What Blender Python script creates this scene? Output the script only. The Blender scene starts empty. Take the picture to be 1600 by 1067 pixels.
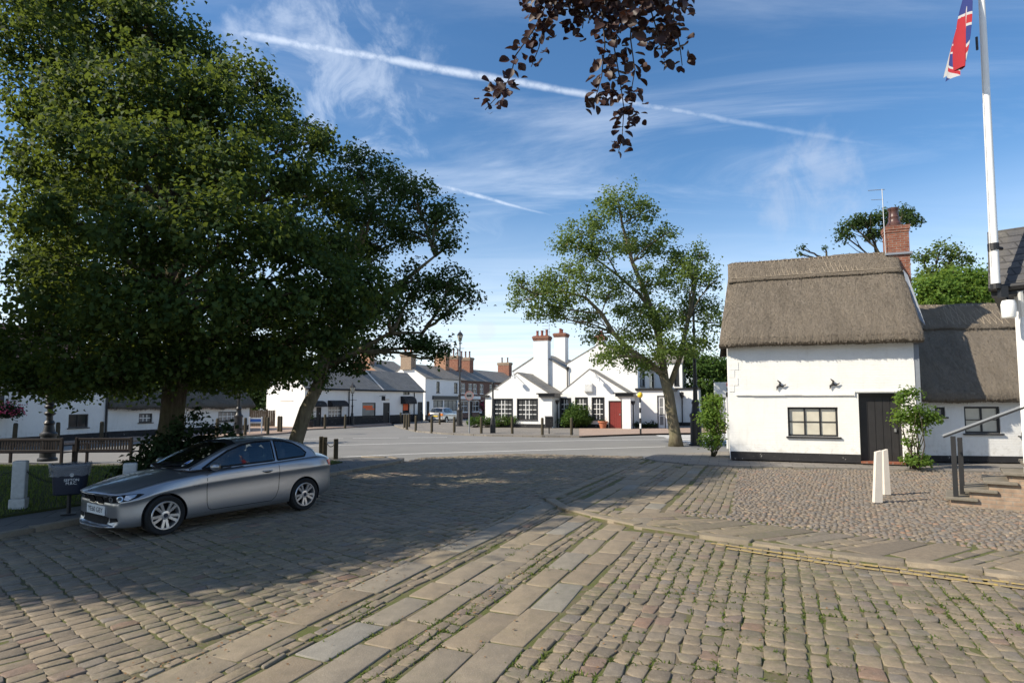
import bpy, bmesh, math, random
import numpy as np
from mathutils import Vector, Matrix
from mathutils.bvhtree import BVHTree

# ------------------------------------------------------------------ camera
scene = bpy.context.scene
COL = scene.collection
R = math.radians
FPX, PITCH, SHIFT_PX, EYE = 922.0, R(4.0), 30.0, 2.0      # focal length in px of a 1600 px wide frame
cam_d = bpy.data.cameras.new('camera')
cam = bpy.data.objects.new('camera', cam_d)
COL.objects.link(cam)
cam_d.sensor_width = 36.0
cam_d.lens = FPX / 1600.0 * 36.0
cam_d.shift_y = SHIFT_PX / 1600.0
cam_d.clip_end = 3000.0
cam_d.clip_start = 0.05
cam.location = (0, 0, EYE)
cam.rotation_euler = (math.pi / 2 + PITCH, 0, 0)
scene.camera = cam

# ------------------------------------------------------------------ light
SUN_EL = R(38.0)
SUN_DIR = Vector((0.955, 0.295, 0)).normalized()           # the way the shadows fall
sun_vec = Vector((SUN_DIR.x * math.cos(SUN_EL), SUN_DIR.y * math.cos(SUN_EL), -math.sin(SUN_EL)))
sd = bpy.data.lights.new('sun', 'SUN')
sd.energy = 5.0
sd.angle = R(0.55)
sd.color = (1.0, 0.905, 0.75)
sun = bpy.data.objects.new('sun', sd)
COL.objects.link(sun)
sun.rotation_euler = sun_vec.to_track_quat('-Z', 'Y').to_euler()
sun.location = (-20, -10, 30)

world = bpy.data.worlds.new('World')
scene.world = world
world.use_nodes = True
vs = scene.view_settings
vs.view_transform = 'Standard'
vs.look = 'None'
vs.exposure = 0.5
vs.gamma = 1.0
scene.cycles.max_bounces = 8
scene.cycles.transparent_max_bounces = 8
scene.cycles.sample_clamp_indirect = 6.0
scene.cycles.use_denoising = True


def pix_dir(px, py):
    u = (px - 800.0) / FPX
    v = (py - 533.5 - SHIFT_PX) / FPX
    c, s = math.cos(PITCH), math.sin(PITCH)
    return Vector((u, c + v * s, s - v * c))


def G(px, py, z=0.0):
    """ground point (height z) seen at a pixel of the 1600x1067 photograph"""
    d = pix_dir(px, py)
    k = (z - EYE) / d.z
    return Vector((d.x * k, d.y * k, z))


def P(px, py, Y):
    d = pix_dir(px, py)
    k = Y / d.y
    return Vector((d.x * k, Y, EYE + d.z * k))


# sky: nishita, with thin cirrus and two vapour trails mixed in by direction
def build_sky():
    nt = world.node_tree
    nt.nodes.clear()
    N, L = nt.nodes.new, nt.links.new

    def math_(op, a, b=None, c=None, clamp=False):
        n = N('ShaderNodeMath'); n.operation = op; n.use_clamp = clamp
        for i, q in enumerate((a, b, c)):
            if q is None: continue
            if isinstance(q, (int, float)): n.inputs[i].default_value = q
            else: L(q, n.inputs[i])
        return n.outputs[0]

    def sstep(val, lo, hi, t0=0.0, t1=1.0):
        n = N('ShaderNodeMapRange'); n.interpolation_type = 'SMOOTHSTEP'
        L(val, n.inputs[0])
        n.inputs[1].default_value, n.inputs[2].default_value = lo, hi
        n.inputs[3].default_value, n.inputs[4].default_value = t0, t1
        return n.outputs[0]

    def dot(vec, v):
        n = N('ShaderNodeVectorMath'); n.operation = 'DOT_PRODUCT'
        L(vec, n.inputs[0]); n.inputs[1].default_value = v
        return n.outputs['Value']

    def noise(vec, scale, detail=6, rough=0.55, dist=0.0):
        n = N('ShaderNodeTexNoise')
        L(vec, n.inputs['Vector'])
        n.inputs['Scale'].default_value = scale; n.inputs['Detail'].default_value = detail
        n.inputs['Roughness'].default_value = rough; n.inputs['Distortion'].default_value = dist
        return n.outputs['Fac']

    tc = N('ShaderNodeTexCoord')
    gen = tc.outputs['Generated']
    sky = N('ShaderNodeTexSky')
    sky.sky_type = 'NISHITA'
    sky.sun_disc = False
    sky.sun_elevation = SUN_EL
    sky.sun_rotation = math.atan2(-SUN_DIR.x, -SUN_DIR.y)
    sky.air_density = 1.0; sky.dust_density = 0.5; sky.ozone_density = 1.9
    hs = N('ShaderNodeHueSaturation')
    hs.inputs['Saturation'].default_value = 1.24
    hs.inputs['Value'].default_value = 1.0
    L(sky.outputs[0], hs.inputs['Color'])
    sep = N('ShaderNodeSeparateXYZ'); L(gen, sep.inputs[0])
    z = sep.outputs['Z']
    zc = math_('MAXIMUM', z, 0.05)
    # project onto a flat cloud layer
    cx = math_('DIVIDE', sep.outputs['X'], zc); cy = math_('DIVIDE', sep.outputs['Y'], zc)
    comb = N('ShaderNodeCombineXYZ'); L(cx, comb.inputs[0]); L(cy, comb.inputs[1])
    mp = N('ShaderNodeMapping'); L(comb.outputs[0], mp.inputs[0])
    mp.inputs['Rotation'].default_value = (0, 0, R(-28)); mp.inputs['Scale'].default_value = (0.55, 1.6, 1)
    mp.inputs['Location'].default_value = (3.1, 1.7, 0)
    cirrus = noise(mp.outputs[0], 0.75, 9, 0.62, 0.9)
    big = noise(comb.outputs[0], 0.5, 3, 0.5)
    cf = math_('MULTIPLY', sstep(cirrus, 0.4, 0.8), sstep(big, 0.3, 0.6))
    cf = math_('MULTIPLY', cf, 0.5)
    # milky veil towards the horizon
    veil = sstep(z, 0.02, 0.36, 0.62, 0.0)
    veil = math_('MULTIPLY', veil, sstep(cirrus, 0.25, 0.7, 0.65, 1.15))
    cf = math_('MAXIMUM', cf, veil)

    def trail(p0, p1, width, strength, fade0, fade1, puff):
        a = pix_dir(*p0).normalized(); b = pix_dir(*p1).normalized()
        n = a.cross(b).normalized()
        along = (b - a).normalized()
        wob = math_('MULTIPLY', math_('SUBTRACT', noise(gen, 14.0, 4, 0.6), 0.5), width * 1.1)
        d = math_('ADD', dot(gen, n), wob)
        t = dot(gen, along)
        t0, t1 = a.dot(along), b.dot(along)
        w = N('ShaderNodeMapRange'); L(t, w.inputs[0])
        w.inputs[1].default_value, w.inputs[2].default_value = t0, t1
        w.inputs[3].default_value, w.inputs[4].default_value = width, width * 0.32
        q = math_('DIVIDE', math_('ABSOLUTE', d), w.outputs[0])
        core = sstep(q, 0.0, 1.25, 1.0, 0.0)
        pf = sstep(noise(gen, puff, 5, 0.65), 0.28, 0.62)
        m = math_('MULTIPLY', core, math_('ADD', math_('MULTIPLY', pf, 0.6), 0.4))
        span = t1 - t0
        m = math_('MULTIPLY', m, sstep(t, t0 - 0.02, t0 + fade0 * span))
        m = math_('MULTIPLY', m, sstep(t, t1 - fade1 * span, t1, 1.0, 0.0))
        front = sstep(dot(gen, (0, 1, 0)), 0.0, 0.2)
        return math_('MULTIPLY', math_('MULTIPLY', m, front), strength)

    t1 = trail((330, 45), (1620, 272), 0.0088, 0.55, 0.06, 0.75, 46.0)
    t2 = trail((640, 276), (890, 345), 0.006, 0.5, 0.3, 0.5, 60.0)
    cf = math_('MAXIMUM', cf, math_('MAXIMUM', t1, t2))

    def puff(pc, rad, strength):
        c = pix_dir(*pc).normalized()
        dd = math_('SUBTRACT', 1.0, dot(gen, c))
        dd = math_('ADD', dd, math_('MULTIPLY', math_('SUBTRACT', noise(gen, 22.0, 5, 0.6), 0.5), rad * rad * 1.4))
        return math_('MULTIPLY', sstep(dd, 0.0, rad * rad * 0.6, 1.0, 0.0), strength)
    w1 = puff((520, 150), 0.16, 0.34)
    w1 = math_('MULTIPLY', w1, sstep(noise(gen, 9.0, 8, 0.65, 1.2), 0.38, 0.7))
    cf = math_('MAXIMUM', cf, w1)

    mix = N('ShaderNodeMix'); mix.data_type = 'RGBA'
    L(cf, mix.inputs['Factor']); L(hs.outputs[0], mix.inputs['A'])
    mix.inputs['B'].default_value = (7.2, 7.7, 8.4, 1)
    # two small grey low clouds
    g = math_('MAXIMUM', math_('MULTIPLY', puff((1262, 290), 0.085, 0.28), sstep(noise(gen, 11.0, 8, 0.65, 0.8), 0.36, 0.66)), puff((762, 516), 0.018, 0.35))
    mix2 = N('ShaderNodeMix'); mix2.data_type = 'RGBA'
    L(g, mix2.inputs['Factor']); L(mix.outputs['Result'], mix2.inputs['A'])
    mix2.inputs['B'].default_value = (4.6, 4.9, 5.6, 1)
    bg = N('ShaderNodeBackground'); bg.inputs['Strength'].default_value = 0.12
    L(mix2.outputs['Result'], bg.inputs['Color'])
    out = N('ShaderNodeOutputWorld'); L(bg.outputs[0], out.inputs['Surface'])


build_sky()
rng = np.random.default_rng(7)
random.seed(7)

# ------------------------------------------------------------------ helpers


class MB:
    """collects geometry for one mesh"""

    def __init__(self):
        self.v, self.f, self.m = [], [], []

    def add(self, verts, faces, mi=0, M=None):
        o = len(self.v)
        for p in verts:
            p = Vector(p)
            self.v.append(tuple(M @ p) if M is not None else tuple(p))
        for f in faces:
            self.f.append([i + o for i in f]); self.m.append(mi)
        return self

    def box(self, x0, x1, y0, y1, z0, z1, mi=0, M=None):
        v = [(x0, y0, z0), (x1, y0, z0), (x1, y1, z0), (x0, y1, z0), (x0, y0, z1), (x1, y0, z1), (x1, y1, z1), (x0, y1, z1)]
        f = [(0, 3, 2, 1), (4, 5, 6, 7), (0, 1, 5, 4), (1, 2, 6, 5), (2, 3, 7, 6), (3, 0, 4, 7)]
        return self.add(v, f, mi, M)

    def bbox(self, x0, x1, y0, y1, z0, z1, b=0.01, mi=0, M=None):
        """box with chamfered edges"""
        bm = bmesh.new()
        bmesh.ops.create_cube(bm, size=1)
        for v in bm.verts:
            v.co = Vector(((x0 + x1) / 2 + v.co.x * (x1 - x0), (y0 + y1) / 2 + v.co.y * (y1 - y0), (z0 + z1) / 2 + v.co.z * (z1 - z0)))
        bmesh.ops.bevel(bm, geom=bm.edges[:], offset=b, segments=2, affect='EDGES', profile=0.5)
        return self.bm(bm, mi, M)

    def bm(self, bm, mi=0, M=None):
        bm.verts.index_update()
        self.add([v.co.copy() for v in bm.verts], [[v.index for v in f.verts] for f in bm.faces], mi, M)
        bm.free()
        return self

    def prism(self, poly, z0, z1, mi=0, M=None):
        """poly: list of (x,y), extruded in z"""
        n = len(poly)
        v = [(x, y, z0) for x, y in poly] + [(x, y, z1) for x, y in poly]
        f = [list(range(n))[::-1], list(range(n, 2 * n))] + [(i, (i + 1) % n, n + (i + 1) % n, n + i) for i in range(n)]
        return self.add(v, f, mi, M)

    def prism_y(self, poly, y0, y1, mi=0, M=None):
        """poly: list of (x,z), extruded in y"""
        n = len(poly)
        v = [(x, y0, z) for x, z in poly] + [(x, y1, z) for x, z in poly]
        f = [list(range(n)), list(range(n, 2 * n))[::-1]] + [(i, n + i, n + (i + 1) % n, (i + 1) % n) for i in range(n)]
        return self.add(v, f, mi, M)

    def tube(self, pts, rad, n=8, mi=0, cap=True, M=None):
        pts = [Vector(p) for p in pts]
        if isinstance(rad, (int, float)): rad = [rad] * len(pts)
        o = []
        prev = None
        vs_, fs = [], []
        for i, p in enumerate(pts):
            t = (pts[min(i + 1, len(pts) - 1)] - pts[max(i - 1, 0)])
            if t.length < 1e-9: t = Vector((0, 0, 1))
            t.normalize()
            if prev is None:
                a = t.cross(Vector((0, 0, 1)))
                if a.length < 0.01: a = t.cross(Vector((1, 0, 0)))
            else:
                a = prev - t * prev.dot(t)
            a.normalize(); prev = a
            b = t.cross(a)
            for k in range(n):
                an = 2 * math.pi * k / n
                vs_.append(p + (a * math.cos(an) + b * math.sin(an)) * rad[i])
        for i in range(len(pts) - 1):
            for k in range(n):
                k2 = (k + 1) % n
                fs.append((i * n + k, i * n + k2, (i + 1) * n + k2, (i + 1) * n + k))
        if cap:
            fs.append(list(range(n))[::-1]); fs.append([(len(pts) - 1) * n + k for k in range(n)])
        return self.add(vs_, fs, mi, M)

    def lathe(self, prof, n=16, mi=0, M=None, cx=0, cy=0, cap=True):
        """prof: list of (r,z)"""
        vs_, fs = [], []
        for r, z in prof:
            for k in range(n):
                a = 2 * math.pi * k / n
                vs_.append((cx + r * math.cos(a), cy + r * math.sin(a), z))
        for i in range(len(prof) - 1):
            for k in range(n):
                k2 = (k + 1) % n
                fs.append((i * n + k, i * n + k2, (i + 1) * n + k2, (i + 1) * n + k))
        if cap: fs.append(list(range(n))[::-1]); fs.append([(len(prof) - 1) * n + k for k in range(n)])
        return self.add(vs_, fs, mi, M)

    def build(self, name, mat, parent=None, smooth=False, loc=None, angle=None):
        me = bpy.data.meshes.new(name)
        me.from_pydata(self.v, [], self.f)
        mats = mat if isinstance(mat, (list, tuple)) else [mat]
        for m in mats: me.materials.append(m)
        if len(mats) > 1: me.polygons.foreach_set('material_index', self.m)
        if smooth: me.polygons.foreach_set('use_smooth', [True] * len(me.polygons))
        me.update()
        if smooth and angle: me.set_sharp_from_angle(angle=R(angle))
        return link(name, me, parent, loc)


def link(name, me, parent=None, loc=None):
    o = bpy.data.objects.new(name, me)
    COL.objects.link(o)
    if parent is not None: o.parent = parent
    if loc is not None: o.location = loc
    return o


def np_mesh(name, V, polys, mats, parent=None, smooth=True, mat_idx=None):
    """V (n,3); polys: list of int arrays (m,k)"""
    me = bpy.data.meshes.new(name)
    me.vertices.add(len(V))
    me.vertices.foreach_set('co', np.ascontiguousarray(V, dtype=np.float32).ravel())
    loops = np.concatenate([p.ravel() for p in polys]).astype(np.int32)
    tot = np.concatenate([np.full(len(p), p.shape[1]) for p in polys]).astype(np.int32)
    start = np.concatenate([[0], np.cumsum(tot)[:-1]]).astype(np.int32)
    me.loops.add(len(loops)); me.loops.foreach_set('vertex_index', loops)
    me.polygons.add(len(tot)); me.polygons.foreach_set('loop_start', start); me.polygons.foreach_set('loop_total', tot)
    if smooth: me.polygons.foreach_set('use_smooth', np.ones(len(tot), dtype=bool))
    for m in (mats if isinstance(mats, (list, tuple)) else [mats]): me.materials.append(m)
    if mat_idx is not None: me.polygons.foreach_set('material_index', np.asarray(mat_idx, dtype=np.int32))
    me.update(calc_edges=True)
    me.validate()
    return link(name, me, parent)


def tag(o, label=None, cat=None, group=None, kind=None):
    if label: o['label'] = label
    if cat: o['category'] = cat
    if group: o['group'] = group
    if kind: o['kind'] = kind
    return o


def thing(name, label, cat, loc=(0, 0, 0), rz=0.0, group=None):
    o = bpy.data.objects.new(name, None)
    o.empty_display_size = 0.3
    COL.objects.link(o)
    o.location = loc
    o.rotation_euler = (0, 0, rz)
    return tag(o, label, cat, group)


def dup(root, loc, rz, label, group=None):
    """a copy of a thing with copies of its parts and sub-parts"""
    r = root.copy(); COL.objects.link(r)
    r.location = loc; r.rotation_euler = (0, 0, rz)
    tag(r, label, None, group)
    for ch in list(root.children):
        c = ch.copy(); COL.objects.link(c); c.parent = r
        for g in list(ch.children):
            d = g.copy(); COL.objects.link(d); d.parent = c
    return r


# ------------------------------------------------------------------ materials
class NT:
    """small node-tree writer"""

    def __init__(self, name, rough=0.8, spec=0.3):
        self.mat = bpy.data.materials.new(name)
        self.mat.use_nodes = True
        self.t = self.mat.node_tree
        self.b = self.t.nodes['Principled BSDF']
        self.b.inputs['Roughness'].default_value = rough
        self.b.inputs['Specular IOR Level'].default_value = spec
        self.coord = self.t.nodes.new('ShaderNodeTexCoord')
        self.geo = self.t.nodes.new('ShaderNodeNewGeometry')

    def n(self, kind, **kw):
        x = self.t.nodes.new(kind)
        for k, v in kw.items(): setattr(x, k, v)
        return x

    def l(self, a, b): self.t.links.new(a, b)

    def obj(self): return self.coord.outputs['Object']

    def pos(self): return self.geo.outputs['Position']

    def rnd(self): return self.geo.outputs['Random Per Island']

    def mapping(self, vec, scale=(1, 1, 1), rot=(0, 0, 0), loc=(0, 0, 0)):
        m = self.n('ShaderNodeMapping'); self.l(vec, m.inputs[0])
        m.inputs['Scale'].default_value = scale; m.inputs['Rotation'].default_value = rot; m.inputs['Location'].default_value = loc
        return m.outputs[0]

    def noise(self, vec, scale, detail=5, rough=0.55, dist=0.0, out='Fac'):
        x = self.n('ShaderNodeTexNoise'); self.l(vec, x.inputs['Vector'])
        x.inputs['Scale'].default_value = scale; x.inputs['Detail'].default_value = detail
        x.inputs['Roughness'].default_value = rough; x.inputs['Distortion'].default_value = dist
        return x.outputs[out]

    def ramp(self, fac, stops, interp='LINEAR'):
        r = self.n('ShaderNodeValToRGB'); self.l(fac, r.inputs[0])
        cr = r.color_ramp; cr.interpolation = interp
        while len(cr.elements) < len(stops): cr.elements.new(0.5)
        for e, (p, c) in zip(cr.elements, stops):
            e.position = p
            e.color = (c, c, c, 1) if isinstance(c, (int, float)) else (*c, 1)
        return r.outputs[0]

    def mix(self, fac, a, b, blend='MIX'):
        x = self.n('ShaderNodeMix', data_type='RGBA', blend_type=blend)
        for key, q in (('Factor', fac), ('A', a), ('B', b)):
            if isinstance(q, (int, float)): x.inputs[key].default_value = q
            elif isinstance(q, tuple): x.inputs[key].default_value = (*q, 1)
            else: self.l(q, x.inputs[key])
        return x.outputs['Result']

    def math(self, op, a, b=None, clamp=False):
        x = self.n('ShaderNodeMath', operation=op, use_clamp=clamp)
        for i, q in enumerate((a, b)):
            if q is None: continue
            if isinstance(q, (int, float)): x.inputs[i].default_value = q
            else: self.l(q, x.inputs[i])
        return x.outputs[0]

    def color(self, c):
        if isinstance(c, tuple): self.b.inputs['Base Color'].default_value = (*c, 1)
        else: self.l(c, self.b.inputs['Base Color'])
        return self

    def bump(self, h, strength=0.4, dist=0.02):
        x = self.n('ShaderNodeBump'); self.l(h, x.inputs['Height'])
        x.inputs['Strength'].default_value = strength; x.inputs['Distance'].default_value = dist
        self.l(x.outputs[0], self.b.inputs['Normal'])
        return self

    def roughness(self, r):
        if isinstance(r, (int, float)): self.b.inputs['Roughness'].default_value = r
        else: self.l(r, self.b.inputs['Roughness'])
        return self

    def translucent(self, color, fac):
        tr = self.n('ShaderNodeBsdfTranslucent')
        if isinstance(color, tuple): tr.inputs[0].default_value = (*color, 1)
        else: self.l(color, tr.inputs[0])
        ms = self.n('ShaderNodeMixShader'); ms.inputs[0].default_value = fac
        self.l(self.b.outputs[0], ms.inputs[1]); self.l(tr.outputs[0], ms.inputs[2])
        self.l(ms.outputs[0], self.t.nodes['Material Output'].inputs['Surface'])
        return self


def plain(name, c, rough=0.6, metal=0.0, spec=0.4, var=0.12, scale=6.0, bump=0.0):
    """paint-like material with a little uneven wear"""
    t = NT(name, rough, spec)
    nz = t.noise(t.obj(), scale, 4)
    a = tuple(max(0, q * (1 - var)) for q in c); b = tuple(min(1, q * (1 + var)) for q in c)
    t.color(t.mix(nz, a, b))
    t.b.inputs['Metallic'].default_value = metal
    if bump: t.bump(t.noise(t.obj(), scale * 6, 4), bump, 0.01)
    return t.mat


M = {}


def make_materials():
    # setts: every stone its own tone, from grey to tan
    def stone(name, stops, grime=0.5, moss=0.0, nscale=14):
        t = NT(name, 0.72, 0.25)
        c = t.ramp(t.rnd(), stops)
        nz = t.noise(t.pos(), nscale, 7, 0.62)
        c = t.mix(t.math('MULTIPLY', t.ramp(nz, [(0.3, 1.0), (0.72, 0.0)]), grime), c, (0.07, 0.062, 0.05))
        sp = t.noise(t.pos(), 90, 4, 0.6)
        c = t.mix(t.math('MULTIPLY', t.ramp(sp, [(0.52, 0.0), (0.75, 1.0)]), 0.45), c, (0.36, 0.32, 0.27))
        if moss:
            mz = t.noise(t.pos(), 0.45, 5, 0.6)
            mz2 = t.noise(t.pos(), 16, 5, 0.6)
            mm = t.math('MULTIPLY', t.ramp(mz, [(0.45, 0.0), (0.66, 1.0)]), t.ramp(mz2, [(0.42, 0.0), (0.6, 1.0)]))
            c = t.mix(t.math('MULTIPLY', mm, moss), c, (0.085, 0.105, 0.03))
        t.color(c)
        t.bump(t.math('ADD', t.math('MULTIPLY', nz, 1.2), t.math('MULTIPLY', sp, 0.5)), 0.55, 0.012)
        return t.mat
    tan = [(0.0, (0.160, 0.133, 0.100)), (0.25, (0.228, 0.182, 0.128)), (0.5, (0.262, 0.209, 0.144)), (0.7, (0.204, 0.174, 0.135)),
           (0.85, (0.290, 0.226, 0.151)), (0.95, (0.184, 0.163, 0.143)), (1.0, (0.242, 0.154, 0.107))]
    M['sett'] = stone('sett_stone', tan, 0.5, 0.5)
    M['slab'] = stone('slab_stone', [(0.0, (0.228, 0.182, 0.128)), (0.4, (0.281, 0.226, 0.155)), (0.75, (0.242, 0.202, 0.149)), (0.92, (0.242, 0.219, 0.178)), (1.0, (0.242, 0.228, 0.196))], 0.35, 0.2, 7)
    M['kerb'] = stone('kerb_stone', [(0.0, (0.213, 0.177, 0.129)), (0.6, (0.266, 0.216, 0.151)), (1.0, (0.246, 0.205, 0.155))], 0.5, 0.2, 8)
    M['pebble'] = stone('pebble_stone', [(0.0, (0.125, 0.121, 0.116)), (0.3, (0.194, 0.149, 0.107)), (0.5, (0.155, 0.144, 0.133)), (0.7, (0.215, 0.172, 0.125)),
                                         (0.86, (0.165, 0.149, 0.133)), (0.95, (0.25, 0.155, 0.105)), (1.0, (0.290, 0.242, 0.178))], 0.3, 0.0, 20)
    # joint dirt with moss
    t = NT('joint_dirt', 0.95, 0.1)
    a = t.noise(t.pos(), 9, 6, 0.65); b = t.noise(t.pos(), 1.3, 4, 0.6); sp = t.noise(t.pos(), 120, 3)
    c = t.mix(sp, (0.075, 0.062, 0.045), (0.23, 0.188, 0.13))
    mk = t.math('MULTIPLY', t.ramp(a, [(0.36, 0.0), (0.52, 1.0)]), t.ramp(b, [(0.34, 0.0), (0.56, 1.0)]))
    c = t.mix(t.math('MULTIPLY', mk, 0.85), c, (0.1, 0.118, 0.036))
    t.color(c).bump(sp, 0.8, 0.012); M['dirt'] = t.mat
    # cobble mortar
    t = NT('cobble_mortar', 0.95, 0.1)
    sp = t.noise(t.pos(), 80, 4)
    t.color(t.mix(sp, (0.09, 0.075, 0.058), (0.2, 0.165, 0.125))).bump(sp, 0.6, 0.01); M['mortar'] = t.mat
    # asphalt
    t = NT('asphalt', 0.85, 0.25)
    sp = t.noise(t.pos(), 60, 5, 0.7); lg = t.noise(t.pos(), 0.35, 5, 0.6); md = t.noise(t.pos(), 2.2, 5, 0.6)
    c = t.mix(sp, (0.14, 0.138, 0.132), (0.26, 0.252, 0.235))
    c = t.mix(t.math('MULTIPLY', t.ramp(lg, [(0.4, 0.0), (0.62, 1.0)]), 0.4), c, (0.15, 0.147, 0.14))
    c = t.mix(t.math('MULTIPLY', t.ramp(md, [(0.5, 0.0), (0.7, 1.0)]), 0.25), c, (0.26, 0.25, 0.23))
    t.color(c).bump(sp, 0.3, 0.01); M['asphalt'] = t.mat
    # far paving
    def paving(name, c1, c2, mortar, sx, rot=0.0, bw=0.6, rh=0.4):
        t = NT(name, 0.85, 0.2)
        br = t.n('ShaderNodeTexBrick')
        t.l(t.mapping(t.pos(), (sx, sx, 1), (0, 0, rot)), br.inputs['Vector'])
        br.inputs['Color1'].default_value = (*c1, 1); br.inputs['Color2'].default_value = (*c2, 1); br.inputs['Mortar'].default_value = (*mortar, 1)
        br.inputs['Scale'].default_value = 1.0; br.inputs['Mortar Size'].default_value = 0.012
        br.inputs['Brick Width'].default_value = bw; br.inputs['Row Height'].default_value = rh
        nz = t.noise(t.pos(), 3.0, 6, 0.6)
        t.color(t.mix(t.math('MULTIPLY', nz, 0.5), br.outputs['Color'], tuple(q * 0.62 for q in c1)))
        t.bump(t.noise(t.pos(), 50, 4), 0.3, 0.008)
        return t.mat
    M['pave_grey'] = paving('grey_paving', (0.2, 0.185, 0.165), (0.26, 0.235, 0.205), (0.1, 0.09, 0.08), 1.0, R(20))
    M['pave_red'] = paving('red_paving', (0.38, 0.27, 0.21), (0.42, 0.32, 0.25), (0.24, 0.19, 0.16), 1.0, R(0), 0.22, 0.11)
    M['pave_dark'] = paving('dark_paving', (0.13, 0.125, 0.115), (0.17, 0.16, 0.145), (0.06, 0.06, 0.055), 1.0, R(-20), 0.6, 0.6)
    # road paint
    def paint(name, col, under, lo, hi):
        t = NT(name, 0.75, 0.3)
        w = t.noise(t.pos(), 22, 7, 0.7)
        t.color(t.mix(t.ramp(w, [(lo, 0.0), (hi, 1.0)]), under, col)).bump(w, 0.2, 0.004)
        return t.mat
    M['white_line'] = paint('white_road_paint', (0.72, 0.71, 0.68), (0.3, 0.29, 0.28), 0.3, 0.48)
    M['yellow_line'] = paint('yellow_road_paint', (0.47, 0.335, 0.1), (0.23, 0.19, 0.125), 0.4, 0.58)
    # walls
    def render_wall(name, col, brick=True, dirt=0.25, scale=1.0):
        t = NT(name, 0.85, 0.25)
        sx = t.n('ShaderNodeSeparateXYZ'); t.l(t.obj(), sx.inputs[0])
        cb = t.n('ShaderNodeCombineXYZ')
        t.l(t.math('ADD', sx.outputs[0], sx.outputs[1]), cb.inputs[0]); t.l(sx.outputs[2], cb.inputs[1])
        lg = t.noise(t.obj(), 1.1, 6, 0.62); fine = t.noise(t.obj(), 14, 6, 0.6)
        st = t.noise(t.mapping(t.obj(), (3.0, 3.0, 0.35)), 2.0, 5, 0.6)
        c = t.mix(t.math('MULTIPLY', t.ramp(lg, [(0.45, 0.0), (0.75, 1.0)]), dirt), col, tuple(q * 0.78 for q in col))
        c = t.mix(t.math('MULTIPLY', t.ramp(st, [(0.55, 0.0), (0.8, 1.0)]), dirt * 0.7), c, tuple(q * m for q, m in zip(col, (0.68, 0.66, 0.6))))
        spl = t.math('MULTIPLY', t.ramp(t.noise(t.obj(), 5.5, 8, 0.72), [(0.5, 0.0), (0.62, 1.0)]), t.ramp(t.math('ADD', sx.outputs[2], t.math('MULTIPLY', t.noise(t.obj(), 1.7, 5), 0.5)), [(0.35, 1.0), (0.95, 0.0)]))
        c = t.mix(t.math('MULTIPLY', spl, dirt * 1.3), c, (0.4, 0.37, 0.31))
        crk = t.noise(t.obj(), 2.6, 9, 0.8, 1.5)
        c = t.mix(t.math('MULTIPLY', t.ramp(crk, [(0.494, 0.0), (0.5, 1.0), (0.506, 0.0)]), dirt * 0.8), c, tuple(q * 0.55 for q in col))
        t.color(c)
        h = t.math('ADD', t.math('MULTIPLY', lg, 1.5), t.math('MULTIPLY', fine, 0.35))
        if brick:
            br = t.n('ShaderNodeTexBrick'); t.l(cb.outputs[0], br.inputs['Vector'])
            br.inputs['Scale'].default_value = 1.0; br.inputs['Brick Width'].default_value = 0.23; br.inputs['Row Height'].default_value = 0.078
            br.inputs['Mortar Size'].default_value = 0.009; br.inputs['Mortar Smooth'].default_value = 0.8
            h = t.math('SUBTRACT', h, t.math('MULTIPLY', br.outputs['Fac'], 0.35))
        t.bump(h, 0.45, 0.016)
        return t.mat
    M['white_brick'] = render_wall('whitewashed_brick', (0.8, 0.79, 0.755), True, 0.42)
    M['white_render'] = render_wall('white_render', (0.79, 0.785, 0.765), False, 0.3)
    # brick
    def brick(name, c1, c2, mortar):
        t = NT(name, 0.85, 0.2)
        sx = t.n('ShaderNodeSeparateXYZ'); t.l(t.obj(), sx.inputs[0])
        cb = t.n('ShaderNodeCombineXYZ')
        t.l(t.math('ADD', sx.outputs[0], sx.outputs[1]), cb.inputs[0]); t.l(sx.outputs[2], cb.inputs[1])
        br = t.n('ShaderNodeTexBrick'); t.l(cb.outputs[0], br.inputs['Vector'])
        br.inputs['Color1'].default_value = (*c1, 1); br.inputs['Color2'].default_value = (*c2, 1); br.inputs['Mortar'].default_value = (*mortar, 1)
        br.inputs['Scale'].default_value = 1.0; br.inputs['Brick Width'].default_value = 0.225; br.inputs['Row Height'].default_value = 0.075
        br.inputs['Mortar Size'].default_value = 0.009
        nz = t.noise(t.obj(), 7, 6, 0.65)
        c = t.mix(t.math('MULTIPLY', t.ramp(nz, [(0.35, 1.0), (0.7, 0.0)]), 0.55), br.outputs['Color'], tuple(q * 0.4 for q in c1))
        t.color(c)
        t.bump(t.math('SUBTRACT', t.math('MULTIPLY', nz, 0.6), br.outputs['Fac']), 0.5, 0.012)
        return t.mat
    M['brick_red'] = brick('red_brick', (0.25, 0.082, 0.05), (0.34, 0.135, 0.078), (0.3, 0.26, 0.22))
    M['brick_orange'] = brick('orange_brick', (0.4, 0.18, 0.1), (0.46, 0.25, 0.15), (0.36, 0.3, 0.24))
    M['brick_brown'] = brick('brown_brick', (0.2, 0.1, 0.07), (0.26, 0.14, 0.1), (0.22, 0.19, 0.17))
    M['brick_buff'] = brick('buff_brick', (0.33, 0.235, 0.17), (0.4, 0.29, 0.2), (0.3, 0.26, 0.21))
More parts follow.
